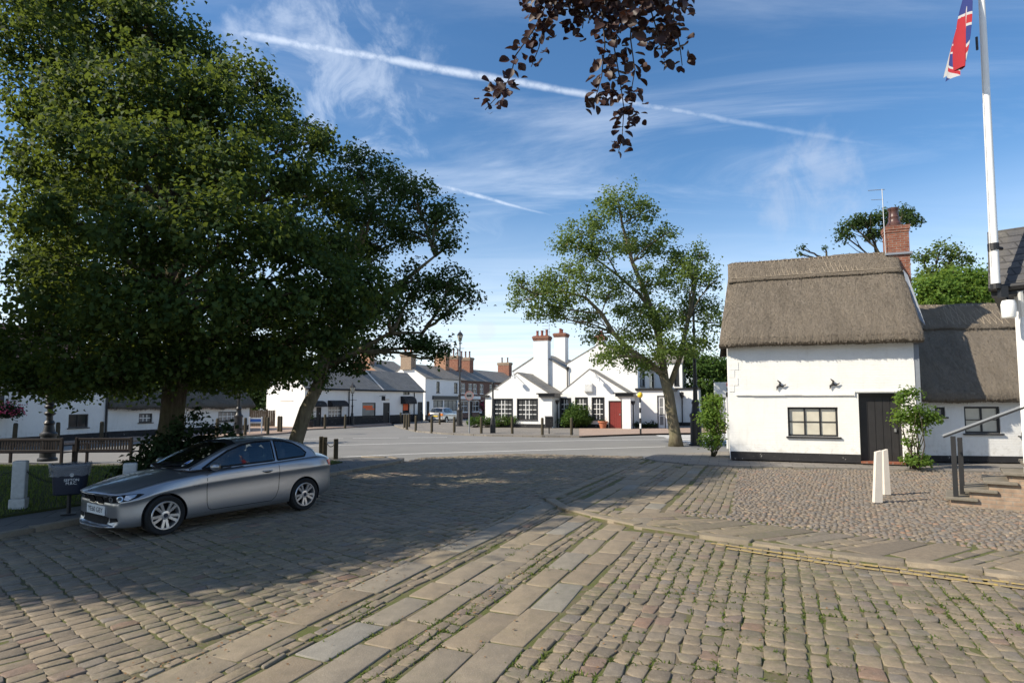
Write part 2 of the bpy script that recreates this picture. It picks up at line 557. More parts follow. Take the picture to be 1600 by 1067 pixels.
    # slates
    def slate(name, c1, c2):
        t = NT(name, 0.6, 0.35)
        sx = t.n('ShaderNodeSeparateXYZ'); t.l(t.obj(), sx.inputs[0])
        def uvbrick(a, b):
            cb = t.n('ShaderNodeCombineXYZ'); t.l(a, cb.inputs[0]); t.l(b, cb.inputs[1])
            br = t.n('ShaderNodeTexBrick'); t.l(cb.outputs[0], br.inputs['Vector'])
            br.inputs['Color1'].default_value = (*c1, 1); br.inputs['Color2'].default_value = (*c2, 1); br.inputs['Mortar'].default_value = tuple(q * 0.45 for q in c1) + (1,)
            br.inputs['Scale'].default_value = 1.0; br.inputs['Brick Width'].default_value = 0.32; br.inputs['Row Height'].default_value = 0.13
            br.inputs['Mortar Size'].default_value = 0.012
            return br
        br = uvbrick(t.math('ADD', sx.outputs[0], sx.outputs[1]), sx.outputs[2])
        nz = t.noise(t.obj(), 1.6, 6, 0.65); n2 = t.noise(t.obj(), 12, 5)
        c = t.mix(t.math('MULTIPLY', t.ramp(nz, [(0.42, 0.0), (0.7, 1.0)]), 0.5), br.outputs['Color'], (0.16, 0.145, 0.11))
        c = t.mix(t.math('MULTIPLY', t.ramp(n2, [(0.58, 0.0), (0.72, 1.0)]), 0.35), c, (0.2, 0.19, 0.15))
        t.color(c)
        t.bump(t.math('SUBTRACT', t.math('MULTIPLY', n2, 0.4), br.outputs['Fac']), 0.5, 0.012)
        return t.mat
    M['slate'] = slate('weathered_slate', (0.2, 0.187, 0.17), (0.27, 0.25, 0.22))
    M['slate_dark'] = slate('dark_slate', (0.05, 0.05, 0.055), (0.075, 0.072, 0.075))
    # thatch
    def thatch(name, c0, c1, c2):
        t = NT(name, 0.95, 0.05)
        fib = t.noise(t.mapping(t.obj(), (55, 7, 6)), 1.0, 6, 0.7)
        clump = t.noise(t.obj(), 2.0, 6, 0.65); fine = t.noise(t.mapping(t.obj(), (90, 50, 40)), 1.0, 4, 0.7)
        c = t.mix(t.ramp(fib, [(0.3, 0.0), (0.7, 1.0)]), c0, c1)
        c = t.mix(t.math('MULTIPLY', t.ramp(clump, [(0.4, 0.0), (0.7, 1.0)]), 0.6), c, c2)
        c = t.mix(t.math('MULTIPLY', t.ramp(fine, [(0.35, 1.0), (0.55, 0.0)]), 0.6), c, tuple(q * 0.35 for q in c0))
        stk = t.noise(t.mapping(t.obj(), (2.6, 0.45, 0.4)), 1.0, 6, 0.6)
        c = t.mix(t.math('MULTIPLY', t.ramp(stk, [(0.48, 0.0), (0.68, 1.0)]), 0.5), c, tuple(q * 0.62 for q in c0))
        rv = t.math('MULTIPLY', t.rnd(), 0.6)
        c = t.mix(rv, c, tuple(q * 0.8 for q in c1))
        t.color(c)
        t.bump(t.math('ADD', t.math('ADD', fib, fine), t.math('MULTIPLY', clump, 1.5)), 0.9, 0.04)
        return t.mat
    M['thatch'] = thatch('weathered_thatch', (0.185, 0.156, 0.124), (0.315, 0.267, 0.208), (0.23, 0.198, 0.163))
    M['thatch_dark'] = thatch('mossy_thatch', (0.13, 0.118, 0.1), (0.22, 0.2, 0.17), (0.14, 0.135, 0.11))
    M['thatch_ridge'] = thatch('ridge_thatch', (0.17, 0.141, 0.109), (0.29, 0.244, 0.19), (0.2, 0.172, 0.14))
    # paints and metals
    M['black'] = plain('black_paint', (0.018, 0.018, 0.019), 0.45, 0, 0.45, 0.3)
    t = NT('black_plinth_paint', 0.8, 0.2); nz = t.noise(t.obj(), 9, 7, 0.7, 0.4); t.color(t.mix(t.ramp(nz, [(0.63, 0.0), (0.67, 1.0)]), t.mix(t.noise(t.obj(), 3, 4), (0.02, 0.02, 0.022), (0.045, 0.044, 0.045)), (0.45, 0.43, 0.4))).bump(nz, 0.4, 0.02); M['black_matt'] = t.mat
    M['black_door'] = plain('black_door_paint', (0.028, 0.027, 0.028), 0.5, 0, 0.35, 0.3, 4, 0.1)
    M['white'] = plain('white_gloss_paint', (0.78, 0.78, 0.76), 0.4, 0, 0.4, 0.05)
    M['cream'] = plain('cream_paint', (0.66, 0.6, 0.52), 0.7, 0, 0.3, 0.08)
    M['pot_red'] = plain('dark_red_pot', (0.2, 0.062, 0.042), 0.7, 0, 0.25, 0.2)
    M['white_stone'] = plain('white_painted_stone', (0.5, 0.5, 0.48), 0.85, 0, 0.2, 0.3, 12, 0.3)
    M['red_door'] = plain('dark_red_paint', (0.19, 0.03, 0.025), 0.45, 0, 0.4, 0.2)
    M['wood'] = plain('weathered_timber', (0.085, 0.066, 0.048), 0.85, 0, 0.2, 0.4, 10, 0.3)
    M['bench'] = plain('dark_bench_wood', (0.017, 0.011, 0.01), 0.6, 0, 0.3, 0.3, 10, 0.2)
    M['terracotta'] = plain('terracotta', (0.42, 0.16, 0.09), 0.8, 0, 0.2, 0.2)
    M['pot_brown'] = plain('glazed_chimney_pot', (0.09, 0.042, 0.034), 0.4, 0, 0.45, 0.3)
    M['lead_shade'] = plain('lead_and_shade_grey', (0.22, 0.24, 0.27), 0.6, 0, 0.3, 0.15)  # lead grey, also the painted shade of the cottage corner strip
    M['grey_metal'] = plain('galvanised_metal', (0.36, 0.37, 0.38), 0.45, 0.6, 0.4, 0.1)
    M['chain'] = plain('chain_iron', (0.03, 0.03, 0.03), 0.5, 0.5, 0.4, 0.2)
    M['navy'] = plain('navy_plastic', (0.012, 0.018, 0.035), 0.4, 0, 0.4, 0.2)
    M['red'] = plain('red_paint', (0.55, 0.03, 0.03), 0.5, 0, 0.3, 0.1)
    M['orange'] = plain('orange_goods', (0.8, 0.14, 0.04), 0.6, 0, 0.3, 0.2)
    M['blue'] = plain('blue_paint', (0.05, 0.16, 0.5), 0.5, 0, 0.3, 0.1)
    M['yellow'] = plain('yellow_plastic', (0.85, 0.55, 0.03), 0.35, 0, 0.5, 0.05)
    M['grey_sign'] = plain('grey_sign_back', (0.3, 0.29, 0.29), 0.5, 0.3, 0.3, 0.1)
    M['tread'] = stone('step_stone', [(0.0, (0.17, 0.15, 0.12)), (1.0, (0.21, 0.185, 0.15))], 0.4, 0.15, 10)
    M['bollard'] = plain('bollard_oak', (0.07, 0.06, 0.042), 0.9, 0, 0.15, 0.4, 9, 0.4)
    # glass: window panes, dark with a room behind
    def glass(name, col, rough=0.06):
        t = NT(name, rough, 0.6)
        nz = t.noise(t.obj(), 1.7, 3)
        t.color(t.mix(nz, tuple(q * 0.6 for q in col), tuple(q * 1.4 for q in col)))
        t.bump(t.noise(t.obj(), 2.5, 2), 0.06, 0.02)
        return t.mat
    M['glass'] = glass('window_glass', (0.03, 0.034, 0.038))
    M['glass_pale'] = glass('curtained_window_glass', (0.55, 0.52, 0.43), 0.12)
    M['glass_mid'] = glass('net_curtain_glass', (0.18, 0.185, 0.19), 0.1)
    M['glass_shop'] = glass('shop_window_glass', (0.2, 0.21, 0.2), 0.08)
    M['lamp_glass'] = plain('lantern_glass', (0.5, 0.48, 0.4), 0.2, 0, 0.5, 0.1)
    # bark
    def bark(name, c0, c1):
        t = NT(name, 0.95, 0.1)
        a = t.noise(t.mapping(t.pos(), (9, 9, 2.2)), 1.5, 7, 0.65); b = t.noise(t.pos(), 2.0, 5)
        c = t.mix(t.ramp(a, [(0.35, 0.0), (0.65, 1.0)]), c0, c1)
        c = t.mix(t.math('MULTIPLY', t.ramp(b, [(0.45, 0.0), (0.65, 1.0)]), 0.5), c, (0.1, 0.105, 0.05))
        t.color(c).bump(a, 0.8, 0.04)
        return t.mat
    M['bark'] = bark('dark_bark', (0.045, 0.036, 0.026), (0.1, 0.08, 0.058))
    M['bark_pale'] = bark('sycamore_bark', (0.12, 0.1, 0.07), (0.22, 0.19, 0.13))
    M['twig'] = plain('beech_twig', (0.055, 0.04, 0.03), 0.8)
    # leaves
    def leaf(name, stops, trans, tfac=0.4, rough=0.65, spec=0.14):
        t = NT(name, rough, spec)
        nz = t.noise(t.pos(), 0.7, 3)
        f = t.math('ADD', t.math('MULTIPLY', t.rnd(), 0.6), t.math('MULTIPLY', nz, 0.45))
        t.color(t.ramp(f, stops))
        t.translucent(trans, tfac)
        return t.mat
    M['leaf_lime'] = leaf('lime_leaf', [(0.1, (0.015, 0.034, 0.012)), (0.5, (0.028, 0.058, 0.018)), (0.9, (0.08, 0.118, 0.03))], (0.18, 0.235, 0.035), 0.34)
    M['leaf_syc'] = leaf('sycamore_leaf', [(0.1, (0.022, 0.045, 0.015)), (0.5, (0.036, 0.066, 0.021)), (0.9, (0.058, 0.09, 0.028))], (0.1, 0.16, 0.03), 0.3)
    M['leaf_mid'] = leaf('street_tree_leaf', [(0.1, (0.052, 0.088, 0.026)), (0.5, (0.09, 0.135, 0.036)), (0.9, (0.155, 0.2, 0.05))], (0.2, 0.28, 0.055), 0.42)
    M['leaf_bright'] = leaf('bright_leaf', [(0.1, (0.05, 0.1, 0.02)), (0.5, (0.09, 0.16, 0.03)), (0.9, (0.14, 0.21, 0.045))], (0.28, 0.4, 0.06), 0.42)
    M['leaf_shrub'] = leaf('shrub_leaf', [(0.1, (0.03, 0.065, 0.014)), (0.5, (0.055, 0.105, 0.022)), (0.9, (0.085, 0.14, 0.03))], (0.16, 0.25, 0.04), 0.3)
    M['leaf_dark'] = leaf('dark_shrub_leaf', [(0.1, (0.014, 0.028, 0.011)), (0.5, (0.024, 0.043, 0.015)), (0.9, (0.038, 0.06, 0.02))], (0.05, 0.08, 0.02), 0.22)
    M['leaf_beech'] = leaf('copper_beech_leaf', [(0.1, (0.022, 0.012, 0.012)), (0.5, (0.035, 0.018, 0.016)), (0.9, (0.06, 0.03, 0.022))], (0.1, 0.035, 0.02), 0.12, 0.5, 0.3)
    M['petal'] = leaf('flower_petal', [(0.1, (0.5, 0.03, 0.08)), (0.5, (0.6, 0.06, 0.16)), (0.9, (0.65, 0.2, 0.3))], (0.6, 0.1, 0.15), 0.3)
    M['grass'] = leaf('grass_blade', [(0.1, (0.045, 0.075, 0.015)), (0.5, (0.075, 0.115, 0.022)), (0.9, (0.13, 0.15, 0.04))], (0.2, 0.27, 0.05), 0.35)
    t = NT('lawn_soil', 0.95, 0.1)
    a = t.noise(t.pos(), 30, 6, 0.7); b = t.noise(t.pos(), 1.2, 5)
    t.color(t.mix(t.math('MULTIPLY', b, 0.7), t.mix(a, (0.03, 0.045, 0.012), (0.075, 0.1, 0.025)), (0.07, 0.06, 0.035))).bump(a, 1.0, 0.03); M['lawn'] = t.mat


make_materials()
# ------------------------------------------------------------------ ground
T2 = np.array([0.4, 0.9165]); R2 = np.array([0.9165, -0.4])      # along the wheel tracks / to the right of them
VA, VB, VC = -2.17, -3.13, -3.95                                    # the three slab tracks


def in_poly(pts, poly):
    x, y = pts[:, 0], pts[:, 1]
    poly = np.asarray([(p[0], p[1]) for p in poly], dtype=float)
    ins = np.zeros(len(pts), bool)
    j = len(poly) - 1
    for i in range(len(poly)):
        xi, yi = poly[i]; xj, yj = poly[j]
        c = ((yi > y) != (yj > y)) & (x < (xj - xi) * (y - yi) / (yj - yi + 1e-12) + xi)
        ins ^= c
        j = i
    return ins


def sheet(name, poly, z, mat, kind='structure'):
    me = bpy.data.meshes.new(name)
    me.from_pydata([(p[0], p[1], z) for p in poly], [], [list(range(len(poly)))])
    me.materials.append(mat)
    o = link(name, me)
    if o.data.polygons[0].normal.z < 0: o.data.flip_normals()
    tag(o, kind=kind)
    return o


def raised(name, poly, z, mat):
    """pavement with a real kerb step round it"""
    b = MB()
    pts = [(p[0], p[1]) for p in poly]
    a = sum(pts[i - 1][0] * pts[i][1] - pts[i][0] * pts[i - 1][1] for i in range(len(pts)))
    if a < 0: pts = pts[::-1]
    b.prism(pts, -0.05, z)
    o = b.build(name, mat)
    tag(o, kind='structure')
    return o


def row_stones(origin, d, v0, v1, s0, s1, roww, lens, gap, keep, jit=0.012):
    """stones laid in rows along d; v across. returns array cx,cy,hl,hw,rot"""
    d = np.asarray(d) / np.linalg.norm(d); r = np.array([d[1], -d[0]])
    rot = math.atan2(d[1], d[0])
    out = []
    v = v0
    while v < v1:
        w = rng.uniform(*roww)
        w = min(w, max(v1 - v, 0.05))
        n = int((s1 - s0) / ((lens[0] + lens[1]) / 2)) + 4
        L = rng.uniform(lens[0], lens[1], n)
        s = s0 + np.concatenate([[0], np.cumsum(L)]) + rng.uniform(-lens[1], 0)
        sc = (s[:-1] + s[1:]) / 2
        wob = 0.02 * np.sin(sc * 0.9 + v * 3.0)
        c = np.asarray(origin)[None, :] + sc[:, None] * d[None, :] + (v + w / 2 + wob + rng.normal(0, jit * 0.5, n))[:, None] * r[None, :]
        k = keep(c)
        if k.any():
            arr = np.column_stack([c[k], (L[k] - gap * rng.uniform(0.6, 1.7, k.sum())) / 2, np.full(k.sum(), (w - gap * rng.uniform(0.7, 1.4)) / 2),
                                   rot + rng.normal(0, 0.025, k.sum())])
            out.append(arr)
        v += w
    return np.concatenate(out) if out else np.zeros((0, 5))


def stones_mesh(name, S, zfun, mat, dome=0.006, edge=0.016, jit=0.010, zj=0.006, parent=None, rough=1.0):
    """S: cx,cy,hl,hw,rot -> one mesh of worn blocks"""
    n = len(S)
    ch = 0.3
    base = np.array([(-1, -1 + ch), (-1 + ch, -1), (1 - ch, -1), (1, -1 + ch), (1, 1 - ch), (1 - ch, 1), (-1 + ch, 1), (-1, 1 - ch)])
    zt = zfun(S[:, :2]) + rng.normal(0, zj, n)
    tilt = rng.normal(0, 0.02, (n, 2)) * np.minimum(1, 0.07 / np.maximum(S[:, 2:3], S[:, 3:4]))
    hl, hw = S[:, 2:3], S[:, 3:4]
    cs, sn = np.cos(S[:, 4:5]), np.sin(S[:, 4:5])
    # chamfer measured in metres: the same for long and short sides
    cm = np.minimum(np.minimum(hl, hw) * 0.25, 0.017) * rng.uniform(0.3, 1.6, (n, 8))
    bx = np.sign(base[:, 0])[None, :] * hl; by = np.sign(base[:, 1])[None, :] * hw
    isx = np.array([0, 1, 1, 0, 0, 1, 1, 0], bool)
    bx = np.where(isx[None, :], bx - np.sign(bx) * cm, bx)
    by = np.where(~isx[None, :], by - np.sign(by) * cm, by)
    bx = bx + (np.repeat(rng.normal(0, jit, (n, 4)), 2, axis=1) + rng.normal(0, 0.0012, (n, 8))) * np.minimum(1, hl / 0.08)
    by = by + (np.repeat(rng.normal(0, jit, (n, 4)), 2, axis=1) + rng.normal(0, 0.0012, (n, 8))) * np.minimum(1, hw / 0.08)
    rings = []
    for ins, dz in ((0.0, -0.05), (0.0, -0.007), (edge * 0.5, -0.0015), (edge, 0.0)):
        x = bx - np.sign(bx) * np.minimum(ins, np.abs(bx) * 0.5); y = by - np.sign(by) * np.minimum(ins, np.abs(by) * 0.5)
        z = zt[:, None] + dz + x * tilt[:, :1] + y * tilt[:, 1:]
        if dz == -0.007: z = z + rng.normal(0, 0.002, z.shape)
        rings.append(np.stack([S[:, :1] + x * cs - y * sn, S[:, 1:2] + x * sn + y * cs, z], -1))
    cen = np.column_stack([S[:, 0], S[:, 1], zt + dome + rng.normal(0, 0.002, n)])[:, None, :]
    V = np.concatenate(rings + [cen], 1)                     # n,33,3
    off = (np.arange(n) * 33)[:, None, None]
    q = []
    for r_ in range(3):
        for k in range(8):
            k2 = (k + 1) % 8
            q.append((r_ * 8 + k, r_ * 8 + k2, r_ * 8 + 8 + k2, r_ * 8 + 8 + k))
    t = [(24 + k, 24 + (k + 1) % 8, 32) for k in range(8)]
    Q = (np.array(q)[None] + off).reshape(-1, 4); Tt = (np.array(t)[None] + off).reshape(-1, 3)
    return np_mesh(name, V.reshape(-1, 3), [Q, Tt], mat, parent, smooth=False)


# --- the big sheets
sheet('road', [(-1500, -60), (1500, -60), (1500, 2500), (-1500, 2500)], 0.0, M['asphalt'])

TIP = G(851, 783, 0)
front_kerb = [G(*p, 0.0) for p in ((851, 784), (878, 800), (925, 813), (1005, 831), (1120, 848), (1225, 863), (1325, 877), (1490, 897), (1600, 911))]
front_kerb += [Vector((7.4, 5.75, 0)), Vector((10.5, 4.6, 0))]
left_edge = [Vector((x, y, 0)) for x, y in ((TIP.x, TIP.y), (1.05, 12.9), (2.2, 15.4), (3.3, 17.8), (4.3, 19.9))]
AP = 0.06
apron = left_edge[::-1] + [p for p in front_kerb[1:]] + [Vector((16, 4.6, 0)), Vector((18, 21, 0)), Vector((9, 23.2, 0)), Vector((5.2, 21.6, 0))]
raised('apron_bed', apron, AP, M['dirt'])

LK0, LK1 = G(0, 846), G(640, 722)                          # left kerb line
lkd = (LK1 - LK0).normalized(); lkn = Vector((-lkd.y, lkd.x, 0))
lk_start = LK0 - lkd * 8
left_kerb = [lk_start, LK0, LK0.lerp(LK1, 0.5), LK1 - lkd * 0.6, LK1 + lkn * 0.25, LK1 + lkn * 0.8 + lkd * 0.45, LK1 + lkn * 2.2 + lkd * 0.3]
left_pave = left_kerb + [LK1 + lkn * 3.5 - lkd * 0.5, Vector((-12, 18.6, 0)), Vector((-26, 19.5, 0)), Vector((-26, 3, 0)), Vector((lk_start.x - 3, lk_start.y - 2, 0))]
raised('left_pavement', left_pave, 0.09, M['pave_dark'])
lawn_poly = [LK0 + lkn * 1.5 - lkd * 9, LK0 + lkn * 1.45, LK0.lerp(LK1, 0.6) + lkn * 1.2, LK1 + lkn * 1.5 - lkd * 1.6, LK1 + lkn * 2.2 - lkd * 1.5, Vector((-11, 17.7, 0)), Vector((-26, 18.5, 0)), Vector((-26, 3, 0))]
lb = MB(); lb.prism([(p.x, p.y) for p in lawn_poly], 0.0, 0.125)
tag(lb.build('lawn', M['lawn']), kind='structure')

# cobbled street bed
street_poly = [lk_start + Vector((0, -8, 0)), lk_start, LK0, LK1, LK1 + lkd * 1.2 + lkn * 0.3, G(800, 710), G(1000, 714), Vector((4.6, 20.6, 0)), Vector((4.3, 19.9, 0))] + left_edge[::-1][1:] + front_kerb[1:] + [Vector((10.5, -3, 0))]
sheet('street_bed', street_poly, 0.024, M['dirt'])


def vcoord(c): return c @ R2


def curve_dist(c, poly):
    """signed-less distance of points to a polyline"""
    d = np.full(len(c), 1e9)
    for a, b in zip(poly[:-1], poly[1:]):
        a = np.array(a[:2]); b = np.array(b[:2]); ab = b - a
        t = np.clip(((c - a) @ ab) / (ab @ ab), 0, 1)
        d = np.minimum(d, np.linalg.norm(c - (a + t[:, None] * ab), axis=1))
    return d


FOV = [(-1.2, 2.2), (1.2, 2.2), (28, 28), (-28, 28)]


def seen(c): return (c[:, 1] > 3.4) & (np.abs(c[:, 0]) < c[:, 1] * 0.92 + 0.9)


def in_track(v, pad=0.0):
    return ((np.abs(v - VA) < 0.34 + pad) | (np.abs(v - VB) < 0.34 + pad) | (np.abs(v - VC) < 0.2 + pad))


def low_z(c): return np.full(len(c), 0.036)
def top_z(c): return np.full(len(c), AP + 0.013)


# right hand field, rows along the tracks
def keep_right(c):
    v = vcoord(c)
    return seen(c) & in_poly(c, street_poly) & (v > VC + 0.12) & ~in_track(v, 0.03) & (curve_dist(c, front_kerb) > 0.05)


S1 = row_stones((0, 0), T2, VA + 0.36, 9.0, 2.0, 16, (0.13, 0.19), (0.115, 0.235), 0.011, keep_right)
S2 = np.concatenate([row_stones((0, 0), T2, VB + 0.35, VA - 0.35, 2.0, 24, (0.1, 0.13), (0.14, 0.3), 0.013, keep_right),
                     row_stones((0, 0), T2, VC + 0.21, VB - 0.35, 2.0, 24, (0.09, 0.125), (0.14, 0.32), 0.013, keep_right)])
# left hand field, rows slantwise
D2 = np.array([0.757, -0.653])


def keep_left(c):
    v = vcoord(c)
    return seen(c) & in_poly(c, street_poly) & (v < VC - 0.3) & (c[:, 1] < 24)


S3 = row_stones((-8, 8), D2, -24, 14, -12, 24, (0.165, 0.235), (0.115, 0.175), 0.012, keep_left)
tag(stones_mesh('cobbled_street', np.concatenate([S1, S2, S3]), low_z, M['sett'], dome=0.0, edge=0.008, jit=0.009, zj=0.004), kind='structure')

# the slab tracks in the street
def keep_tr(c):
    return seen(c) & in_poly(c, street_poly) & (curve_dist(c, front_kerb) > 0.05) & (c[:, 1] < 24)


slabs = []
for vc, hw, lens, k in ((VA, 0.33, (0.5, 1.0), 2), (VB, 0.33, (0.45, 1.0), 2), (VC, 0.19, (0.6, 1.3), 1)):
    e = vc - hw
    for j in range(k):
        w = 2 * hw / k
        slabs.append(row_stones((0, 0), T2, e + j * w, e + (j + 1) * w, 2.0, 24, (w, w), lens, 0.02, keep_tr, 0.006))
edge_row = row_stones((0, 0), T2, VC - 0.31, VC - 0.19, 2.0, 24, (0.12, 0.12), (0.12, 0.26), 0.022, keep_tr)
tag(stones_mesh('slab_track', np.concatenate(slabs + [edge_row]), low_z, M['slab'], dome=0.0, edge=0.010, jit=0.008, zj=0.003), kind='structure')

# --- raised apron: tracks go on, setts between, cobbles to the right
peb_front = [G(*p, AP) for p in ((1140, 806), (1215, 816), (1300, 827), (1415, 839), (1600, 854))] + [Vector((11, 7.6, 0)), Vector((16, 6.5, 0))]
back_line = [G(*p, AP) for p in ((1007, 717), (1030, 722), (1080, 727), (1150, 730), (1350, 734), (1460, 737), (1600, 740))] + [Vector((17, 16.6, 0))]
ap_inner = left_edge[::-1] + front_kerb[1:] + [Vector((16, 4.6, 0)), Vector((17, 16.6, 0))] + back_line[::-1]
peb_poly = [G(1143, 806, AP), G(1152, 740, AP), G(1156, 733, AP)] + [p for p in back_line[4:]] + [Vector((16, 6.5, 0))] + peb_front[::-1]
strip_poly = [G(905, 808, AP)] + front_kerb[2:] + [Vector((16, 4.6, 0)), Vector((16, 6.5, 0))] + peb_front[::-1] + [G(1085, 800, AP), G(1000, 800, AP)]


def keep_apron(c):
    v = vcoord(c)
    return in_poly(c, ap_inner) & ~in_poly(c, peb_poly) & (np.abs(v - VA) > 0.37) & (np.abs(v - VB) > 0.37) & ~in_poly(c, strip_poly) & (curve_dist(c, front_kerb + []) > 0.26) & (curve_dist(c, left_edge) > 0.25) & (c[:, 0] < 12)


A1 = row_stones((0, 0), T2, VC - 0.2, 0.6, 6, 26, (0.12, 0.19), (0.18, 0.4), 0.014, keep_apron)


def keep_ap_tr(c):
    return in_poly(c, ap_inner) & (curve_dist(c, front_kerb) > 0.3) & ~in_poly(c, peb_poly)


ap_sl = []
for vc, hw, lens in ((VA, 0.33, (0.6, 1.2)), (VB, 0.33, (0.6, 1.2))):
    for j in range(2):
        ap_sl.append(row_stones((0, 0), T2, vc - hw + j * hw, vc - hw + (j + 1) * hw, 6, 26, (hw, hw), lens, 0.02, keep_ap_tr, 0.006))


# strip of slabs across the kerb
def along(poly, step):
    """points and directions along a polyline, step may be a callable"""
    pts = [Vector((p[0], p[1], 0)) for p in poly]
    out, i, d0 = [], 0, 0.0
    tot = [0.0]
    for a, b in zip(pts[:-1], pts[1:]): tot.append(tot[-1] + (b - a).length)
    s = 0.0
    while True:
        L = step() if callable(step) else step
        if s + L > tot[-1]: break
        m = s + L / 2
        while i < len(tot) - 2 and tot[i + 1] < m: i += 1
        a, b = pts[i], pts[i + 1]
        out.append((a.lerp(b, (m - tot[i]) / (b - a).length), (b - a).normalized(), L))
        s += L
    return out


strip = []
for c, d, L in along(front_kerb[2:], lambda: random.choice((0.16, 0.2, 0.42, 0.5, 0.36))):
    n = Vector((-d.y, d.x, 0))
    if n.y < 0: n = -n
    sk = (n + d * 0.55).normalized()
    depth = 1.14
    rot = math.atan2(sk.y, sk.x)
    if L > 0.3:
        q = c + n * (0.26 + depth / 2) + d * 0.3
        strip.append((q.x, q.y, depth / 2 / 0.88 - 0.02, L / 2 * 0.86 - 0.008, rot))
    else:
        k = 3
        for j in range(k):
            q = c + n * (0.26 + depth * (j + 0.5) / k) + d * (0.55 * depth * (j + 0.5) / k)
            strip.append((q.x, q.y, depth / k / 2 / 0.88 - 0.02, L / 2 * 0.86 - 0.008, rot))
strip = np.array(strip)
tag(stones_mesh('paved_apron', np.concatenate([A1, strip]), top_z, M['sett'], dome=0.002, edge=0.016, jit=0.009, zj=0.003), kind='structure')
tag(stones_mesh('apron_slab_track', np.concatenate(ap_sl), top_z, M['slab'], dome=0.001, edge=0.013, jit=0.006, zj=0.004), kind='structure')

# kerb stones
kerbs = []
for poly, side, lens in ((front_kerb, 1, (0.7, 1.2)), (left_edge, -1, (0.6, 1.0))):
    for c, d, L in along(poly, lambda: random.uniform(*lens)):
        n = Vector((-d.y, d.x, 0))
        if (n.y < 0) == (side > 0): n = -n
        if side < 0: n = Vector((R2[0], R2[1], 0))
        q = c + n * 0.10
        kerbs.append((q.x, q.y, L / 2 - 0.006, 0.1, math.atan2(d.y, d.x)))
kb = np.array(kerbs)
ko = stones_mesh('apron_kerb', kb, lambda c: np.full(len(c), AP + 0.02), M['kerb'], dome=0.0, edge=0.014, jit=0.007, zj=0.006)
# give the kerb stones a face down to the street
me = ko.data
co = np.zeros(len(me.vertices) * 3, np.float32); me.vertices.foreach_get('co', co); co = co.reshape(-1, 33, 3)
co[:, :8, 2] = -0.03
me.vertices.foreach_set('co', co.ravel()); me.update(); tag(ko, kind='structure')
lks = []
for c, d, L in along(left_kerb, lambda: random.uniform(0.7, 1.0)):
    n = Vector((-d.y, d.x, 0)); q = c + n * 0.07
    lks.append((q.x, q.y, L / 2 - 0.006, 0.08, math.atan2(d.y, d.x)))
ko = stones_mesh('left_kerb', np.array(lks), lambda c: np.full(len(c), 0.115), M['kerb'], dome=0.001, edge=0.02, jit=0.004, zj=0.004)
me = ko.data
co = np.zeros(len(me.vertices) * 3, np.float32); me.vertices.foreach_get('co', co); co = co.reshape(-1, 33, 3)
co[:, :8, 2] = -0.03
me.vertices.foreach_set('co', co.ravel()); me.update(); tag(ko, kind='structure')

# cobbles
pb = MB(); sheet('cobble_bed', peb_poly, AP + 0.004, M['mortar'])
g = 0.094
xs = np.arange(3, 17, g); ys = np.arange(6, 20, g * 0.87)
gx, gy = np.meshgrid(xs, ys)
gx = gx + (np.arange(len(ys)) % 2)[:, None] * g / 2
c = np.column_stack([gx.ravel(), gy.ravel()]) + rng.normal(0, 0.017, (gx.size, 2))
k = (in_poly(c, peb_poly) | in_poly(c, strip_poly)) & (curve_dist(c, front_kerb) > 1.4) & seen(c) & (c[:, 0] < c[:, 1] * 0.9 + 0.4)
c = c[k]
n = len(c)
rx = rng.uniform(0.03, 0.062, n); ry = rx * rng.uniform(0.55, 0.95, n); rz_ = rng.uniform(0.012, 0.026, n); an = rng.uniform(0, 3.2, n)
ang = np.arange(6) / 6 * 2 * np.pi
rings = []
for rr, hh in ((1.0, -0.1), (0.92, 0.55), (0.55, 0.95)):
    x = np.cos(ang)[None] * rx[:, None] * rr; y = np.sin(ang)[None] * ry[:, None] * rr
    ca, sa = np.cos(an)[:, None], np.sin(an)[:, None]
    rings.append(np.stack([c[:, :1] + x * ca - y * sa, c[:, 1:] + x * sa + y * ca, AP + 0.001 + (rz_ * hh)[:, None].repeat(6, 1)], -1))
V = np.concatenate(rings + [np.column_stack([c, AP + 0.001 + rz_ * 1.05])[:, None]], 1)
off = (np.arange(n) * 19)[:, None, None]
q = [(r_ * 6 + k, r_ * 6 + (k + 1) % 6, r_ * 6 + 6 + (k + 1) % 6, r_ * 6 + 6 + k) for r_ in range(2) for k in range(6)]
t = [(12 + k, 12 + (k + 1) % 6, 18) for k in range(6)]
tag(np_mesh('cobbled_forecourt', V.reshape(-1, 3), [(np.array(q)[None] + off).reshape(-1, 4), (np.array(t)[None] + off).reshape(-1, 3)], M['pebble']), kind='structure')

# strip of flags in front of the cottages, one step up
back_poly = back_line + [Vector((17, 20.5, 0)), Vector((13, 19.6, 0)), Vector((8.2, 21.6, 0)), Vector((9, 23.2, 0)), Vector((5.2, 21.6, 0))]
raised('cottage_pavement', back_poly, AP + 0.05, M['pave_grey'])

